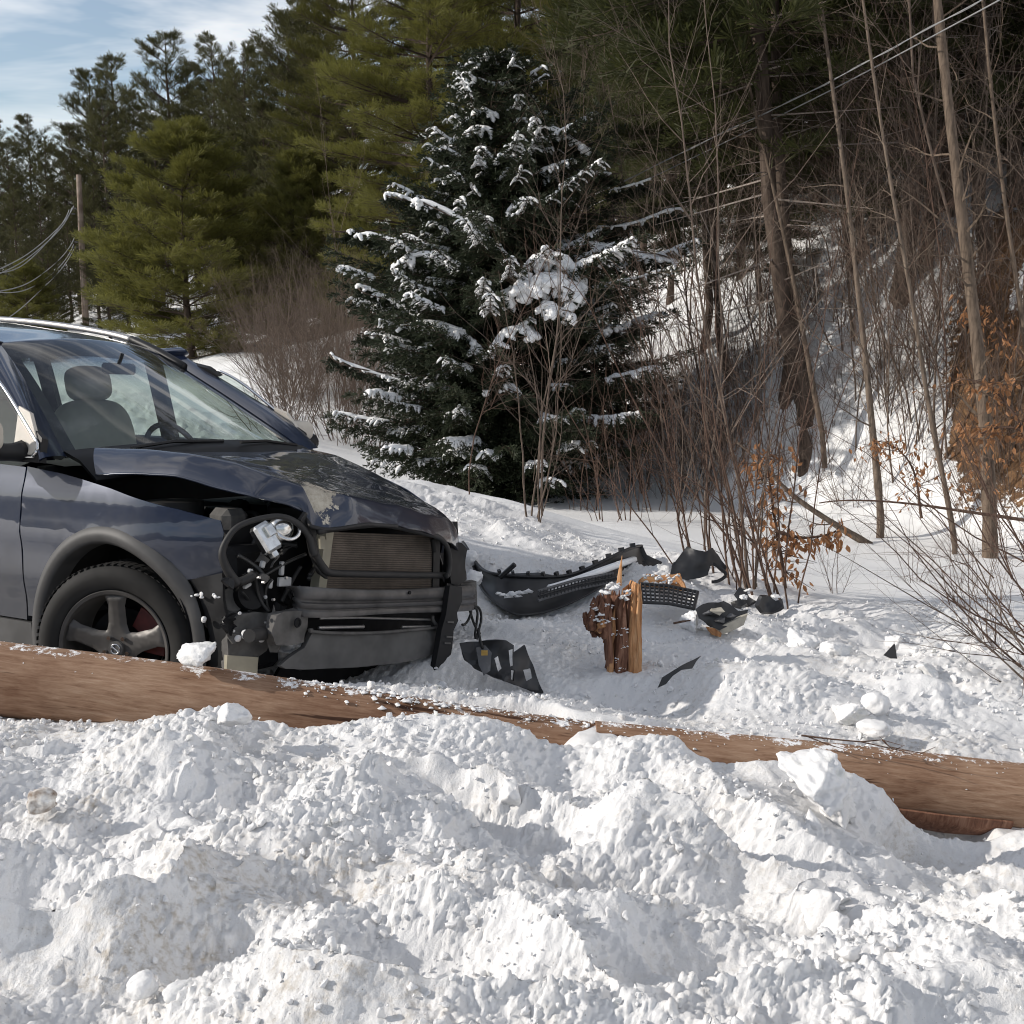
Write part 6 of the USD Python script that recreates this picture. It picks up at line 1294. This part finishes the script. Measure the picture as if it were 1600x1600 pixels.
# ---- the snow-laden spruce
SB = on_ground(785, 775, 30); SD = px_of(SB)[2]
def spruce():
    rg = np.random.default_rng(9); tp = at(772, 86, SD); H = tp[2] - SB[2] + 0.1
    t = thing('spruce_tree', 'dark spruce loaded with clumps of snow behind the crashed car', 'spruce', None, matrix(SB))
    lean = (tp - SB)[:2] / H
    z = np.linspace(-0.2, H, 14); ax = lambda q: np.stack([lean[0] * q, lean[1] * q, q], -1)
    obj('trunk', tube(ax(z), 0.075 * (1 - 0.95 * np.clip(z / H, 0, 1)), 8), M['pine_bark'], t, True)
    # crown half-width to the left and to the right, by height share
    hs = [0, .06, .14, .22, .30, .40, .50, .58, .66, .76, .84, .92, 1.0]
    wl = np.interp; Lw = [150, 190, 215, 262, 235, 240, 248, 180, 140, 100, 96, 66, 4]; Rw = [110, 150, 210, 270, 292, 285, 300, 215, 205, 180, 150, 60, 4]
    px2m = SD / FPX
    tw_a, tw_b, tw_r, nP, nD, big_a, big_b, big_r = [], [], [], [], [], [], [], []
    snow_sites = []
    for i in range(44):
        zt = H * (0.02 + 0.95 * (i / 43) ** 0.95); h = zt / H; nb = 9 if h < 0.75 else 6
        for k in range(nb):
            az = (k + rg.uniform(-0.4, 0.4)) / nb * 2 * np.pi + i * 1.1; c = math.cos(az); out = np.array([c, math.sin(az), 0])
            env = np.interp(h, hs, Rw if c > 0 else Lw); envm = 0.5 * (np.interp(h, hs, Rw) + np.interp(h, hs, Lw))
            L = px2m * (env * abs(c) + envm * (1 - abs(c))) * rg.uniform(0.66, 1.06)
            n = max(5, int(L / 0.13)); u = np.linspace(0, 1, n); sv = np.array([-out[1], out[0], 0])
            dz = L * (-0.34 * u * (1 - h) + 0.20 * u ** 3 + 0.35 * (h ** 2) * u) + rg.normal(0, 0.02) * L
            pts = ax(np.array([zt]))[0] + np.outer(u * L, out) + np.outer(dz, [0, 0, 1]) + np.outer(np.sin(u * 2.5) * rg.normal(0, 0.06) * L, sv)
            big_a += list(pts[:-1]); big_b += list(pts[1:]); rr = 0.017 * (0.3 + L / 1.8) * (1 - 0.85 * u); big_r += list(zip(rr[:-1], rr[1:]))
            for j in range(1, n):
                s = u[j]
                if s < 0.10: continue
                for sg in (-1, 1):
                    l2 = (0.15 + 0.34 * L * 0.5 * (1 - abs(s - 0.45))) * (1.05 - 0.7 * s) * rg.uniform(0.7, 1.2) + 0.05
                    fw = unit(pts[min(j + 1, n - 1)] - pts[j - 1]); dv = unit(fw * 0.8 + sv * sg * 0.75 + np.array([0, 0, rg.uniform(-0.45, 0.05)]))
                    a = pts[j]; m = max(2, int(l2 / 0.055)); v = np.linspace(0, 1, m + 1)[1:]
                    q = a + np.outer(v * l2, dv) + np.outer(-0.25 * l2 * v ** 2, [0, 0, 1])
                    tw_a.append(a); tw_b.append(q[-1]); tw_r.append((0.005, 0.002))
                    nP += list(q); nD += [unit(dv + np.array([0, 0, -0.1]))] * m
            nP += list(pts[1:]); nD += [unit(pts[-1] - pts[0])] * (n - 1)
            snow_sites.append((pts, L, h, out, sv))
    big_r = np.array(big_r); obj('boughs', twigs(big_a, big_b, big_r[:, 0], big_r[:, 1]), M['pine_bark'], t, kind='stuff')
    tw_r = np.array(tw_r); obj('boughs', twigs(tw_a, tw_b, tw_r[:, 0], tw_r[:, 1]), M['pine_bark'], t, kind='stuff')
    P_, D_ = np.array(nP), np.array(nD)
    obj('crown', needles(P_, D_, rg, 11, 0.085, 0.017, 0.85, 0.05), M['spruce_needles'], t, kind='stuff')
    # pillows of snow lying along the boughs
    sph = [blob(200 + k, 2, 0.35, 0.75) for k in range(7)]
    def pillow(p, r, stretch=1.0, dirv=None):
        v, f = sph[rg.integers(0, 7)]; v = v * np.array([1, 1, 0.8]) * r
        if dirv is not None: v = v + np.outer((v @ dirv) * (stretch - 1), dirv)
        return v + p, f
    def finger(P, r0, r1, n=10):
        """a tapering roll of snow lying along a bough"""
        P = spline(P, n) if len(P) > 2 else np.array([P[0] + (P[1] - P[0]) * q for q in np.linspace(0, 1, n)]); u = np.linspace(0, 1, n)
        rr = (r0 + (r1 - r0) * u) * np.clip(np.sqrt(np.minimum(u, 1 - u) * 2 * 3.0), 0.15, 1.0)
        rr = rr * (0.72 + 0.56 * noise(np.stack([u * n * 0.55 + rg.uniform(0, 99), 0 * u, 0 * u], 1), 3))
        v, f = tube(P, rr, 8); c = np.vstack([np.repeat(P, 8, 0), P[:1], P[-1:]]); d = v - c; d[:, 2] = np.where(d[:, 2] < 0, d[:, 2] * 0.45, d[:, 2] * 0.95)
        w = c + d; w = w + 0.35 * rr.mean() * (fbm(w * 22 + 5, 2, 4)[:, None] - 0.5) * unit(d + 1e-6) * 2
        return w, f
    def bough_snow(p_of, s0, s1, fw, sv, L, r, dens):
        out_ = [finger([p_of(s) + np.array([0, 0, r * 0.6]) for s in np.linspace(s0, s1, 5)], r, r * 0.75, max(8, int((s1 - s0) * L / 0.035)))]
        for s in np.linspace(s0, s1, max(2, int((s1 - s0) * L / 0.055))):
            for sg in (-1, 1):
                if rg.random() > dens: continue
                l = rg.uniform(0.08, 0.24) * (1.1 - 0.4 * s); e = unit(fw * 0.7 + sv * sg * rg.uniform(0.6, 1.1) + np.array([0, 0, rg.uniform(-0.5, -0.1)])); p = p_of(s) + np.array([0, 0, r * 0.2])
                out_.append(finger([p, p + e * l * 0.5 + np.array([0, 0, 0.012]), p + e * l + np.array([0, 0, -0.03])], r * 0.75, r * 0.5, 8))
        return out_
    for pts, L, h, out, sv in snow_sites:
        toward = -out[1]
        pr = 0.44 + 0.28 * (out[0] < 0) + (0.10 if toward > 0 else -0.12)
        if h > 0.90: pr = 0.6
        if rg.random() > pr or h < 0.08: continue
        s0 = rg.uniform(0.35, 0.8); s1 = min(1.0, s0 + rg.uniform(0.12, 0.5)); xs_ = np.linspace(0, 1, len(pts)); p_of = lambda s: np.array([np.interp(s, xs_, pts[:, c]) for c in range(3)])
        fs = bough_snow(p_of, s0, s1, unit(pts[-1] - pts[0]), sv, L, rg.uniform(0.030, 0.056) * (1 - 0.25 * h), 0.68)
        obj('snow_clump', fcat(fs), M['branch_snow'], t, True, kind='stuff')
    xP, xD, xa, xb = [], [], [], []
    # the heaviest loads, where the photograph shows them: a line of snow seen at pixels, with fingers hanging towards the camera
    for path, off, r, nf in ((((800, 470), (820, 425), (845, 402), (880, 405), (900, 440), (895, 470)), 1.45, 0.062, 46), (((825, 455), (850, 435), (880, 440), (902, 470)), 1.6, 0.065, 40), (((850, 470), (870, 485), (890, 490)), 1.6, 0.05, 20), (((650, 312), (690, 326), (730, 350), (765, 375), (792, 400)), 1.1, 0.036, 26), (((600, 300), (640, 312), (668, 330)), 0.7, 0.026, 12),
                             (((560, 366), (590, 368), (625, 378), (660, 392)), 0.55, 0.028, 18), (((610, 430), (640, 402), (672, 398), (700, 408)), 0.9, 0.045, 22), (((545, 361), (552, 362)), 0.35, 0.03, 2), (((632, 508), (680, 506), (720, 520), (752, 548)), 1.3, 0.038, 26), (((765, 560), (790, 520), (815, 512), (830, 525)), 1.5, 0.042, 24), (((770, 590), (785, 572)), 1.5, 0.03, 6), (((560, 445), (590, 458), (630, 478), (660, 492)), 0.7, 0.026, 18), (((568, 520), (600, 524), (640, 534)), 0.7, 0.024, 12),
                             (((515, 552), (555, 572), (610, 590), (670, 606)), 0.8, 0.020, 18), (((905, 382), (950, 385), (1000, 398), (1050, 408)), 0.7, 0.036, 24), (((935, 352), (985, 350), (1030, 334), (1062, 326)), 0.2, 0.022, 14), (((930, 530), (950, 512), (972, 515)), 0.9, 0.036, 12), (((970, 512), (985, 505)), 0.8, 0.03, 6), (((735, 184), (752, 172), (770, 178)), 0.5, 0.036, 12), (((722, 212), (746, 200), (768, 206)), 0.55, 0.034, 12), (((855, 196), (880, 210), (905, 226), (918, 238)), 0.5, 0.034, 16), (((690, 228), (705, 236), (722, 244)), 0.4, 0.022, 8),
                             (((812, 186), (830, 190), (846, 200)), 0.5, 0.026, 8), (((795, 330), (815, 312), (836, 314)), 1.0, 0.032, 12), (((770, 256), (790, 240), (806, 246)), 0.8, 0.026, 10), (((690, 282), (712, 276), (730, 284)), 0.7, 0.024, 8), (((740, 95), (770, 88), (806, 96)), 0.1, 0.018, 8), (((745, 120), (780, 130), (815, 118)), 0.15, 0.018, 8), (((955, 296), (985, 290), (1015, 280)), 0.2, 0.018, 8), (((930, 268), (955, 272)), 0.3, 0.02, 6), (((760, 608), (790, 600), (812, 615)), 1.3, 0.03, 12), (((640, 560), (665, 540), (690, 532)), 1.1, 0.022, 10), (((890, 648), (905, 640), (920, 660)), 1.0, 0.022, 8)):
        P = spline([at(a, b, SD - off) - SB for a, b in path], 16); r = r * 1.38; fs = [finger(list(P[::3]) + [P[-1]], r * 0.95, r * 0.8, 18)]
        root = np.array([lean[0] * P[-1][2], lean[1] * P[-1][2], P[-1][2] + 0.1]); far_ = P[0] if np.linalg.norm(P[0][:2]) > np.linalg.norm(P[-1][:2]) else P[-1]; Q = spline(np.vstack([root, P.mean(0), far_]), 12); xa += list(Q[:-1]); xb += list(Q[1:])
        for p in np.vstack([P, P, P, Q[4:]]):
            for _ in range(2): xP.append(p + rg.normal(0, 1, 3) * np.array([0.05, 0.04, 0.02]) + np.array([0, 0.05, -0.085])); xD.append(unit(np.array([rg.normal(), rg.normal(), -0.4])))
        for _ in range(nf):
            k = rg.integers(0, 16); p = P[k] + np.array([rg.normal(0, r * 0.4), rg.normal(0, r), 0]); e = unit(np.array([rg.normal(0, 0.65), rg.uniform(-0.7, 0.3), rg.uniform(-1.0, -0.25)])); l = r * rg.uniform(1.3, 3.2)
            fs.append(finger([p, p + e * l * 0.5 + np.array([0, 0, r * 0.25]), p + e * l], r * rg.uniform(0.65, 1.0), r * rg.uniform(0.5, 0.85), 8))
        obj('snow_clump', fcat(fs), M['branch_snow'], t, True, kind='stuff')
    obj('crown', needles(np.array(xP), np.array(xD), rg, 11, 0.085, 0.017, 0.85, 0.05), M['spruce_needles'], t, kind='stuff'); obj('boughs', twigs(xa, xb, 0.010, 0.008), M['pine_bark'], t, kind='stuff')
    return t
spruce()
# ---------------------------------------------------------------- bare saplings, brush, beech leaves
def bare_shrub(seed, stems, H, spread, r, up=1.0, twiggy=1.0, lean=(0, 0)):
    """a list of stems and one mesh of their fine twigs"""
    rg = np.random.default_rng(seed); A, B, R, S = [], [], [], []
    def limb(p, d, L, r0, r1, n, wander, main=False):
        pts = [p]
        for _ in range(n):
            d = unit(d + rg.normal(0, wander, 3) + np.array([0, 0, 0.05])); pts.append(pts[-1] + d * L / n)
        rr = np.linspace(r0, r1, n + 1)
        if main: S.append(tube(pts, rr, 5))
        else: A.extend(pts[:-1]); B.extend(pts[1:]); R.extend(zip(rr[:-1], rr[1:]))
        return pts, rr
    for s in range(stems):
        az = rg.uniform(0, 2 * np.pi); o = np.array([math.cos(az), math.sin(az), 0]) * rg.uniform(0.02, 0.24) * min(spread, 1); d = unit(np.array([math.cos(az) * spread * rg.uniform(0.1, 0.5) + lean[0], math.sin(az) * spread * rg.uniform(0.1, 0.5) + lean[1], up]))
        L = H * rg.uniform(0.45, 1.15); r0 = r * rg.uniform(0.55, 1.25); o[2] = -0.15
        pts, rr = limb(o, d, L, r0, r0 * 0.16, 10, 0.09, True)
        for k in range(int(rg.integers(5, 10) * twiggy)):
            j = rg.integers(2, 10); f = rg.random(); p = pts[j] * (1 - f) + pts[min(j + 1, 10)] * f; t = unit(pts[min(j + 1, 10)] - pts[j - 1]); q = unit(np.cross(t, rg.normal(size=3)))
            b, br = limb(p, unit(t * rg.uniform(0.5, 0.9) + q * rg.uniform(0.35, 0.95)), L * rg.uniform(0.10, 0.42) * (1.2 - j / 12), rr[j] * 0.55, rr[j] * 0.12, 5, 0.15)
            for _ in range(int(rg.integers(1, 5) * twiggy)):
                i = rg.integers(1, 5); t2 = unit(b[i + 1] - b[i]); q2 = unit(np.cross(t2, rg.normal(size=3))); limb(b[i], unit(t2 * 0.7 + q2 * 0.7), L * rg.uniform(0.04, 0.16), br[i] * 0.55, br[i] * 0.15, 3, 0.18)
    R = np.array(R); return S, twigs(A, B, R[:, 0], R[:, 1])

class Brush:
    def __init__(s, name, cat, mesh, mat_): s.name, s.cat, s.mesh, s.mat, s.first = name, cat, mesh, mat_, None
    def plant(s, m, label, group):
        if s.first is None:
            s.first = thing(s.name, label, s.cat, group, m)
            for st in s.mesh[0]: obj('stem', st, M[s.mat], s.first, True)
            obj('twigs', s.mesh[1], M[s.mat], s.first, kind='stuff'); return s.first
        return copy_of(s.first, m, label, group)
bark('grey_twig', (0.06, 0.045, 0.036), (0.19, 0.145, 0.115), 1.6, 0.2)
THICK = [Brush('bare_shrub', 'shrub', bare_shrub(300 + k, 6, 2.6, 0.95, 0.0085, twiggy=1.3), 'grey_twig' if k == 2 else 'twig_bark') for k in range(5)]
LOW = [Brush('bare_shrub', 'shrub', bare_shrub(320 + k, 14, 1.9, 1.7, 0.006, twiggy=2.0), 'grey_twig') for k in range(3)]
SAP = [Brush('bare_sapling', 'sapling', bare_shrub(340 + k, 1, 6.5, 0.15, 0.0125, twiggy=3.4), 'twig_bark' if k == 3 else 'grey_twig') for k in range(5)]
rg = np.random.default_rng(31)
def brush(kind, px, py, s, label, group, lean=(0.0, 0.0), far=60):
    p = on_ground(px, py, far); return kind.plant(matrix((p[0], p[1], p[2] - 0.03), rg.uniform(0, 6.28), s * rg.uniform(0.85, 1.15), lean), label, group)
# in front of and around the spruce
for a, b in ((825, 800), (905, 800), (940, 815), (985, 815), (1020, 800), (1055, 815), (965, 770), (1010, 760), (1060, 765), (1100, 775), (1135, 760), (1075, 735), (1120, 720), (890, 760)):
    brush(THICK[rg.integers(0, 5)], a, b, 0.9 if b > 780 else 1.1, 'reddish bare shrub ' + ('before the foot of the snowy spruce' if a < 920 else 'right of the spruce skirt' if a < 1030 else 'between the spruce and the saplings by the car parts') + (', nearer the berm' if b > 780 else ', farther back'), 'bare shrubs round the spruce', (0, -0.06))
for a, b in ((1100, 890), (1135, 912), (1168, 918), (1200, 932), (1228, 945)):
    brush(THICK[rg.integers(0, 5)], a, b, 0.95, 'reddish many-stemmed shrub ' + ('just behind the black bumper corner' if a < 1110 else 'at the right edge of the bumper corner' if a < 1150 else 'above the crumpled black bracket' if a < 1190 else 'behind the torn lamp unit' if a < 1220 else 'farthest right of those by the car parts'), 'shrubs beside the car parts', (0.03, -0.16))
for a, b in ((480, 640), (505, 655), (530, 665), (560, 672), (585, 685), (610, 692), (640, 700), (460, 625), (440, 610), (495, 620), (540, 640), (575, 650), (615, 665), (650, 690)):
    brush(THICK[rg.integers(0, 5)], a, b, 0.85, 'bare shrub on the field edge, ' + ('nearest the windscreen' if a < 500 else 'behind the middle of the bonnet' if a < 590 else 'close to the left spruce skirt') + (', in front' if b > 645 else ', farther back'), 'bare shrubs behind the bonnet', (0, -0.04))
for k in range(36):
    a = rg.uniform(395, 600); d = rg.uniform(21, 31); p = at(a, 600, d); z = gz(p[0], p[1])
    LOW[k % 3].plant(matrix((p[0], p[1], z), rg.uniform(0, 6.28), rg.uniform(1.1, 1.7)), 'grey-brown bushy shrub in the dense brush behind the windscreen', 'dense brush behind the windscreen')
# undergrowth on the slope
for k in range(120):
    a, b = rg.uniform(930, 1620), rg.uniform(420, 790)
    if b < 700 - (a - 1000) * 0.62 - 120: continue
    p = on_ground(a, b); kk = THICK[rg.integers(0, 5)] if rg.random() < 0.6 else LOW[rg.integers(0, 3)]
    kk.plant(matrix((p[0], p[1], p[2] - 0.05), rg.uniform(0, 6.28), rg.uniform(0.5, 1.1), (0, -0.12)), 'bare brush ' + zone(a, b), 'brush on the slope')
for k in range(92):
    a, b = rg.uniform(940, 1640), rg.uniform(330, 760)
    p = on_ground(a, b); SAP[rg.integers(0, 5)].plant(matrix((p[0], p[1], p[2] - 0.1), rg.uniform(0, 6.28), rg.uniform(0.7, 1.35), (rg.normal(0, 0.04), -0.10 + rg.normal(0, 0.05))), ['straight', 'forked', 'leaning', 'crooked', 'slight', 'tall', 'short', 'spindly'][k % 8] + ' bare sapling, ' + zone(a, b), 'saplings on the slope')
for a, b, s, ln, lab in ((1040, 800, .9, -.05, 'bare sapling right of the spruce skirt'), (850, 805, .75, .02, 'pale bare sapling in front of the spruce'), (735, 770, .7, .03, 'thin bare sapling before the left half of the spruce'), (1165, 925, .85, -.13, 'tallest stem rising from the shrubs beside the car parts'),
                         (1235, 955, .7, -.14, 'slim sapling at the right edge of the shrubs beside the car parts'), (1100, 860, .85, -.1, 'slim reddish sapling behind the bumper corner'), (1195, 760, .95, -.1, 'bare sapling growing left of the dark stump'), (560, 660, .9, .0, 'tall thin sapling left of the spruce')):
    brush(SAP[rg.integers(0, 5)], a, b, s, lab, None, (0, ln))
# fans of thin stems reaching in from the right
for k, (a, b, d, s, lx) in enumerate(((1650, 1080, 6.4, .75, -.75), (1680, 1010, 7.2, .85, -.7), (1640, 1130, 5.9, .6, -.8), (1500, 960, 8.3, .45, -.35), (1600, 900, 10.0, .8, -.45), (1700, 930, 9.0, .95, -.6), (1540, 1010, 7.0, .35, -.4), (1430, 900, 9.6, .4, -.1), (1310, 930, 8.6, .35, -.1))):
    p = at(a, b, d); z = float(ground_z(p[0], p[1])[0])
    THICK[k % 4].plant(matrix((p[0], p[1], z - 0.05), k * 1.3, s, (0.05, lx)), 'dark thin-stemmed shrub ' + (('lowest' if b > 1100 else 'second' if b > 1050 else 'third' if b > 1000 else 'topmost') + ' of those reaching in from the right edge' if a > 1620 else 'rising from the open field at the right' if a > 1420 else 'small, rising left of the black shard'), 'shrubs reaching in from the right')

# single trees drawn stem by stem
def stem_tree(name, label, path, d, r0, r1, bark_, seed, nb=22, group=None, blen=1.0, cat='tree'):
    rg = np.random.default_rng(seed); P = spline([at(a, b, d) for a, b in path], 30); c0 = P[0].copy(); P = P - c0; P[0, 2] -= 0.25
    t = thing(name, label, cat, group, matrix(c0)); rr = np.linspace(r0, r1, 30) * (1 + 0.06 * rg.normal(size=30)); obj('trunk', tube(P, rr, 9), M[bark_], t, True)
    A, B, R = [], [], []
    for k in range(nb):
        j = rg.integers(8, 29); p = P[j]; tdir = unit(P[min(j + 1, 29)] - P[j - 1]); q = unit(np.cross(tdir, rg.normal(size=3))); dv = unit(tdir * rg.uniform(0.3, 0.9) + q); L = rg.uniform(0.3, 1.1) * blen; r_ = rr[j] * 0.28; pts = [p]
        for _ in range(6): dv = unit(dv + rg.normal(0, 0.14, 3) + np.array([0, 0, 0.05])); pts.append(pts[-1] + dv * L / 6)
        rad = np.linspace(r_, 0.002, 7); A += pts[:-1]; B += pts[1:]; R += list(zip(rad[:-1], rad[1:]))
        for _ in range(5):
            i = rg.integers(1, 6); d2 = unit(pts[i + 1 if i < 6 else 6] - pts[i] + rg.normal(0, 0.12, 3) * L); A.append(pts[i]); B.append(pts[i] + d2 * L * rg.uniform(0.15, 0.4)); R.append((rad[i] * 0.5, 0.0015))
    R = np.array(R); obj('branches', twigs(A, B, R[:, 0], R[:, 1]), M[bark_], t, kind='stuff'); return t, P + c0
stem_tree('pale_tree', 'pale straight grey-barked tree running up the right side of the view', ((1548, 880), (1545, 780), (1538, 650), (1520, 480), (1498, 300), (1478, 130), (1458, -60), (1430, -300)), 12.2, 0.078, 0.036, 'pale_bark', 1, 26)
stem_tree('grey_tree', 'grey sapling trunk standing in the shadow under the bank', ((1376, 822), (1372, 760), (1362, 660), (1352, 560), (1338, 430), (1318, 260), (1290, 60), (1270, -120)), 13.6, 0.046, 0.015, 'grey_bark', 2, 24)
stem_tree('grey_tree', 'slim leaning tree between the pale tree and the shaded sapling', ((1493, 872), (1482, 790), (1462, 690), (1444, 590), (1425, 470), (1398, 320), (1370, 150), (1340, -60)), 12.4, 0.033, 0.013, 'grey_bark', 3, 26)
stem_tree('grey_tree', 'thin whitish tree with forked twigs right of the pale tree', ((1640, 860), (1625, 700), (1600, 520), (1572, 330), (1550, 150), (1530, -60)), 12.6, 0.034, 0.013, 'pale_bark', 4, 26)
stem_tree('grey_tree', 'thin tree crossing below the power lines in the middle of the slope', ((1290, 700), (1262, 560), (1236, 420), (1205, 280), (1170, 130), (1140, -30)), 15.0, 0.036, 0.013, 'pale_bark', 5, 24)
stem_tree('fallen_branch', 'dead branch lying from the bank down onto the snow', ((1362, 851), (1330, 835), (1290, 810), (1240, 775), (1200, 735), (1150, 690)), 13.2, 0.045, 0.012, 'grey_bark', 6, 8, cat='branch')
stem_tree('low_branch', 'thin bare branch bowing level over the shaded snow', ((1640, 820), (1570, 808), (1500, 798), (1430, 788), (1350, 782), (1280, 786)), 11.6, 0.02, 0.006, 'twig_bark', 7, 14, cat='branch', blen=0.6)
# old stump in the bank
pst = on_ground(1262, 745); hst = 0.62
v, f = tube([(0, 0, -0.7), (0, 0, -0.05), (0.01, 0, 0.12), (0.0, 0.01, 0.3), (-0.02, 0, 0.42), (-0.03, 0, 0.55)], [0.17, 0.15, 0.10, 0.085, 0.07, 0.02], 11); v = v + 0.05 * (fbm(v * 7, 3, 4)[:, None] - 0.5); t_ = usdkit.mesh(stage, '/World/tree_stump', (v, f), M['pine_bark'], smooth=30); t_.AddTransformOp().Set(matrix(on_ground(1258, 735))); tag(t_.GetPrim(), 'dark rotten stump at the foot of the steep bank', 'stump')

# beech leaves still hanging on
def leaf_twigs(label, path, d, n, seed, spreadp, group=None):
    rg = np.random.default_rng(seed); P = spline([at(a, b, d) for a, b in path], 20); c0 = P[0].copy(); P = P - c0
    t = thing('beech_twig', label, 'beech sapling', group, matrix(c0)); obj('stem', tube(P, np.linspace(0.016, 0.004, 20), 6), M['twig_bark'], t, True)
    A, B, V, F, nv = [], [], [], [], 0
    for k in range(n):
        j = rg.integers(4, 20); e = P[j] + rg.normal(0, 1, 3) * np.array(spreadp); A.append(P[j]); B.append(e)
        for _ in range(rg.integers(2, 5)):
            c = e + (P[j] - e) * rg.uniform(0, 0.6) + rg.normal(0, 0.03, 3); d1 = unit(np.array([rg.normal(0, 0.6), rg.normal(0, 0.6), -0.9])); s = unit(np.cross(d1, rg.normal(size=3))); nn = np.cross(d1, s); l, w = rg.uniform(0.045, 0.09), rg.uniform(0.010, 0.019)
            q = np.array([c, c + d1 * l * 0.35 + s * w + nn * 0.006, c + d1 * l * 0.7 + s * w * 0.8 + nn * 0.004, c + d1 * l, c + d1 * l * 0.7 - s * w * 0.8 + nn * 0.004, c + d1 * l * 0.35 - s * w + nn * 0.006, c + d1 * l * 0.5 - nn * 0.004])
            V.append(q); F.append(np.array([[0, 1, 6], [1, 2, 6], [2, 3, 6], [3, 4, 6], [4, 5, 6], [5, 0, 6]]) + nv); nv += 7
    obj('twigs', twigs(A, B, 0.004, 0.0015), M['twig_bark'], t, kind='stuff'); obj('leaves', (np.vstack(V), np.vstack(F)), M['beech_leaves'], t, kind='stuff')
leaf_twigs('young beech with orange dead leaves rising from the shrubs beside the car parts', ((1228, 950), (1222, 880), (1212, 820), (1204, 765), (1196, 715)), 8.4, 72, 1, (0.13, 0.10, 0.10))
leaf_twigs('sprig of orange beech leaves hanging low right of the shrubs', ((1212, 830), (1240, 838), (1262, 840), (1290, 836), (1304, 830)), 8.4, 26, 2, (0.05, 0.05, 0.05))
leaf_twigs('orange beech foliage at the right edge of the view', ((1640, 780), (1610, 700), (1580, 640), (1545, 605), (1508, 592)), 9.5, 46, 3, (0.20, 0.15, 0.10))
leaf_twigs('second tier of orange beech leaves at the right edge', ((1660, 760), (1620, 690), (1580, 668), (1545, 672), (1512, 690)), 9.6, 26, 4, (0.14, 0.12, 0.05))
leaf_twigs('brown-leaved beech twigs in the shadow under the bank', ((1440, 810), (1435, 770), (1425, 730), (1400, 700), (1370, 690)), 12.8, 46, 5, (0.22, 0.2, 0.16))
leaf_twigs('sparse leaves on the lower stem of the pale tree', ((1545, 780), (1530, 740), (1510, 700), (1490, 660)), 12.0, 20, 6, (0.12, 0.12, 0.15))
leaf_twigs('hanging brown leaves high on the right bank', ((1600, 560), (1560, 520), (1530, 500), (1515, 470)), 12.5, 36, 7, (0.16, 0.12, 0.14))
# ---------------------------------------------------------------- utility pole and wires
pb = at(119, 520, 48.0); pz = gz(pb[0], pb[1]); ptop = at(123, 273, 48.0)
up_ = thing('utility_pole', 'weathered wooden utility pole rising behind the car roof', 'utility pole', None, matrix((ptop[0] - 0.05, ptop[1], pz)))
Hh = ptop[2] - pz
obj('pole', tube([(0, 0, -0.4), (0.01, 0, Hh * 0.5), (0.05, 0, Hh)], [0.135, 0.12, 0.10], 12), M['pole_wood'], up_, True)
for z in (Hh - 1.35, Hh - 2.65):
    for o in (-0.16, 0.05): obj('insulator', box((-0.2 + o * 0.3, 0, z + o), (0.16, 0.07, 0.06), None, 0.02), M['dirty_grey'], up_)
plain('wire_grey', (0.26, 0.26, 0.26), 0.5, var=0.1)
LW = 'sagging wires on the utility pole'
for k, (pts, lab) in enumerate(((((115, 322), (95, 352), (65, 380), (30, 405), (-40, 436)), 'upper bundle wire nearest the pole top'), (((112, 325), (92, 360), (60, 390), (25, 415), (-40, 442)), 'second wire of the upper bundle on the pole'), (((108, 328), (88, 362), (55, 398), (20, 422), (-40, 425)), 'lowest bright wire of the upper bundle on the pole'),
                        (((116, 372), (96, 402), (66, 428), (30, 448), (-40, 458)), 'upper wire of the lower bundle on the pole'), (((115, 382), (90, 420), (55, 446), (20, 457), (-40, 452)), 'middle wire of the lower bundle on the pole'), (((115, 390), (92, 425), (62, 455), (25, 488), (-20, 510)), 'steep service wire dropping from the lower bundle'))):
    dd = np.linspace(48, 36, len(pts)); P = spline([at(a, b, e) for (a, b), e in zip(pts, dd)], 40)
    w = obj('wire', tube(P, 0.017, 5), M['wire_grey'], None, True); tag(w, lab, 'wire', LW)
for k, (pts, r, lab) in enumerate(((((740, 398), (860, 336), (985, 278), (1120, 212), (1260, 146), (1400, 72), (1560, -14), (1700, -92)), 0.006, 'upper twisted power cable crossing the trees at the right'), (((740, 410), (860, 352), (1000, 286), (1150, 214), (1300, 140), (1440, 66), (1580, -10), (1700, -78)), 0.0075, 'lower power cable crossing the trees at the right'))):
    dd = np.linspace(21, 9.0, len(pts)); P = spline([at(a, b, e) for (a, b), e in zip(pts, dd)], 60)
    parts_ = [tube(P, r, 6)]
    if k == 0: ph = np.linspace(0, 60, 240); Q = spline(P, 240); parts_.append(tube(Q + np.stack([0 * ph, 0.010 * np.cos(ph), 0.012 * np.sin(ph)], 1), 0.004, 4))
    w = obj('power_cable', fcat(parts_), M['wire_grey'], None, True); tag(w, lab, 'cable')

# wooded hills closing the valley on the other sides
plain('hill_wood', (0.045, 0.05, 0.026), 0.9, spec=0.1, col2=(0.02, 0.024, 0.014), scale=0.25)
az = np.radians(np.linspace(44, 316, 140)); rows = []
for k, (r_, h_) in enumerate(((105, -1.0), (116, 0.55), (135, 1.0), (170, 0.9), (230, 0.3))):
    hh = 17 * h_ * (0.75 + 0.5 * noise(np.stack([az * 4, 0 * az + k * 0.3, 0 * az], 1), 3)) + (1.6 * (noise(np.stack([az * 60, 0 * az + k, 0 * az], 1), 5) - 0.5) if k else -1)
    rows.append(np.stack([r_ * np.sin(az), r_ * np.cos(az), hh], 1))
v = np.array(rows).reshape(-1, 3); tag(obj('hills', (v, orient(v, grid_faces(5, 140), (0, 0, 1))), M['hill_wood'], None, 30, kind='structure'), 'dark wooded hills round the valley', 'hills')
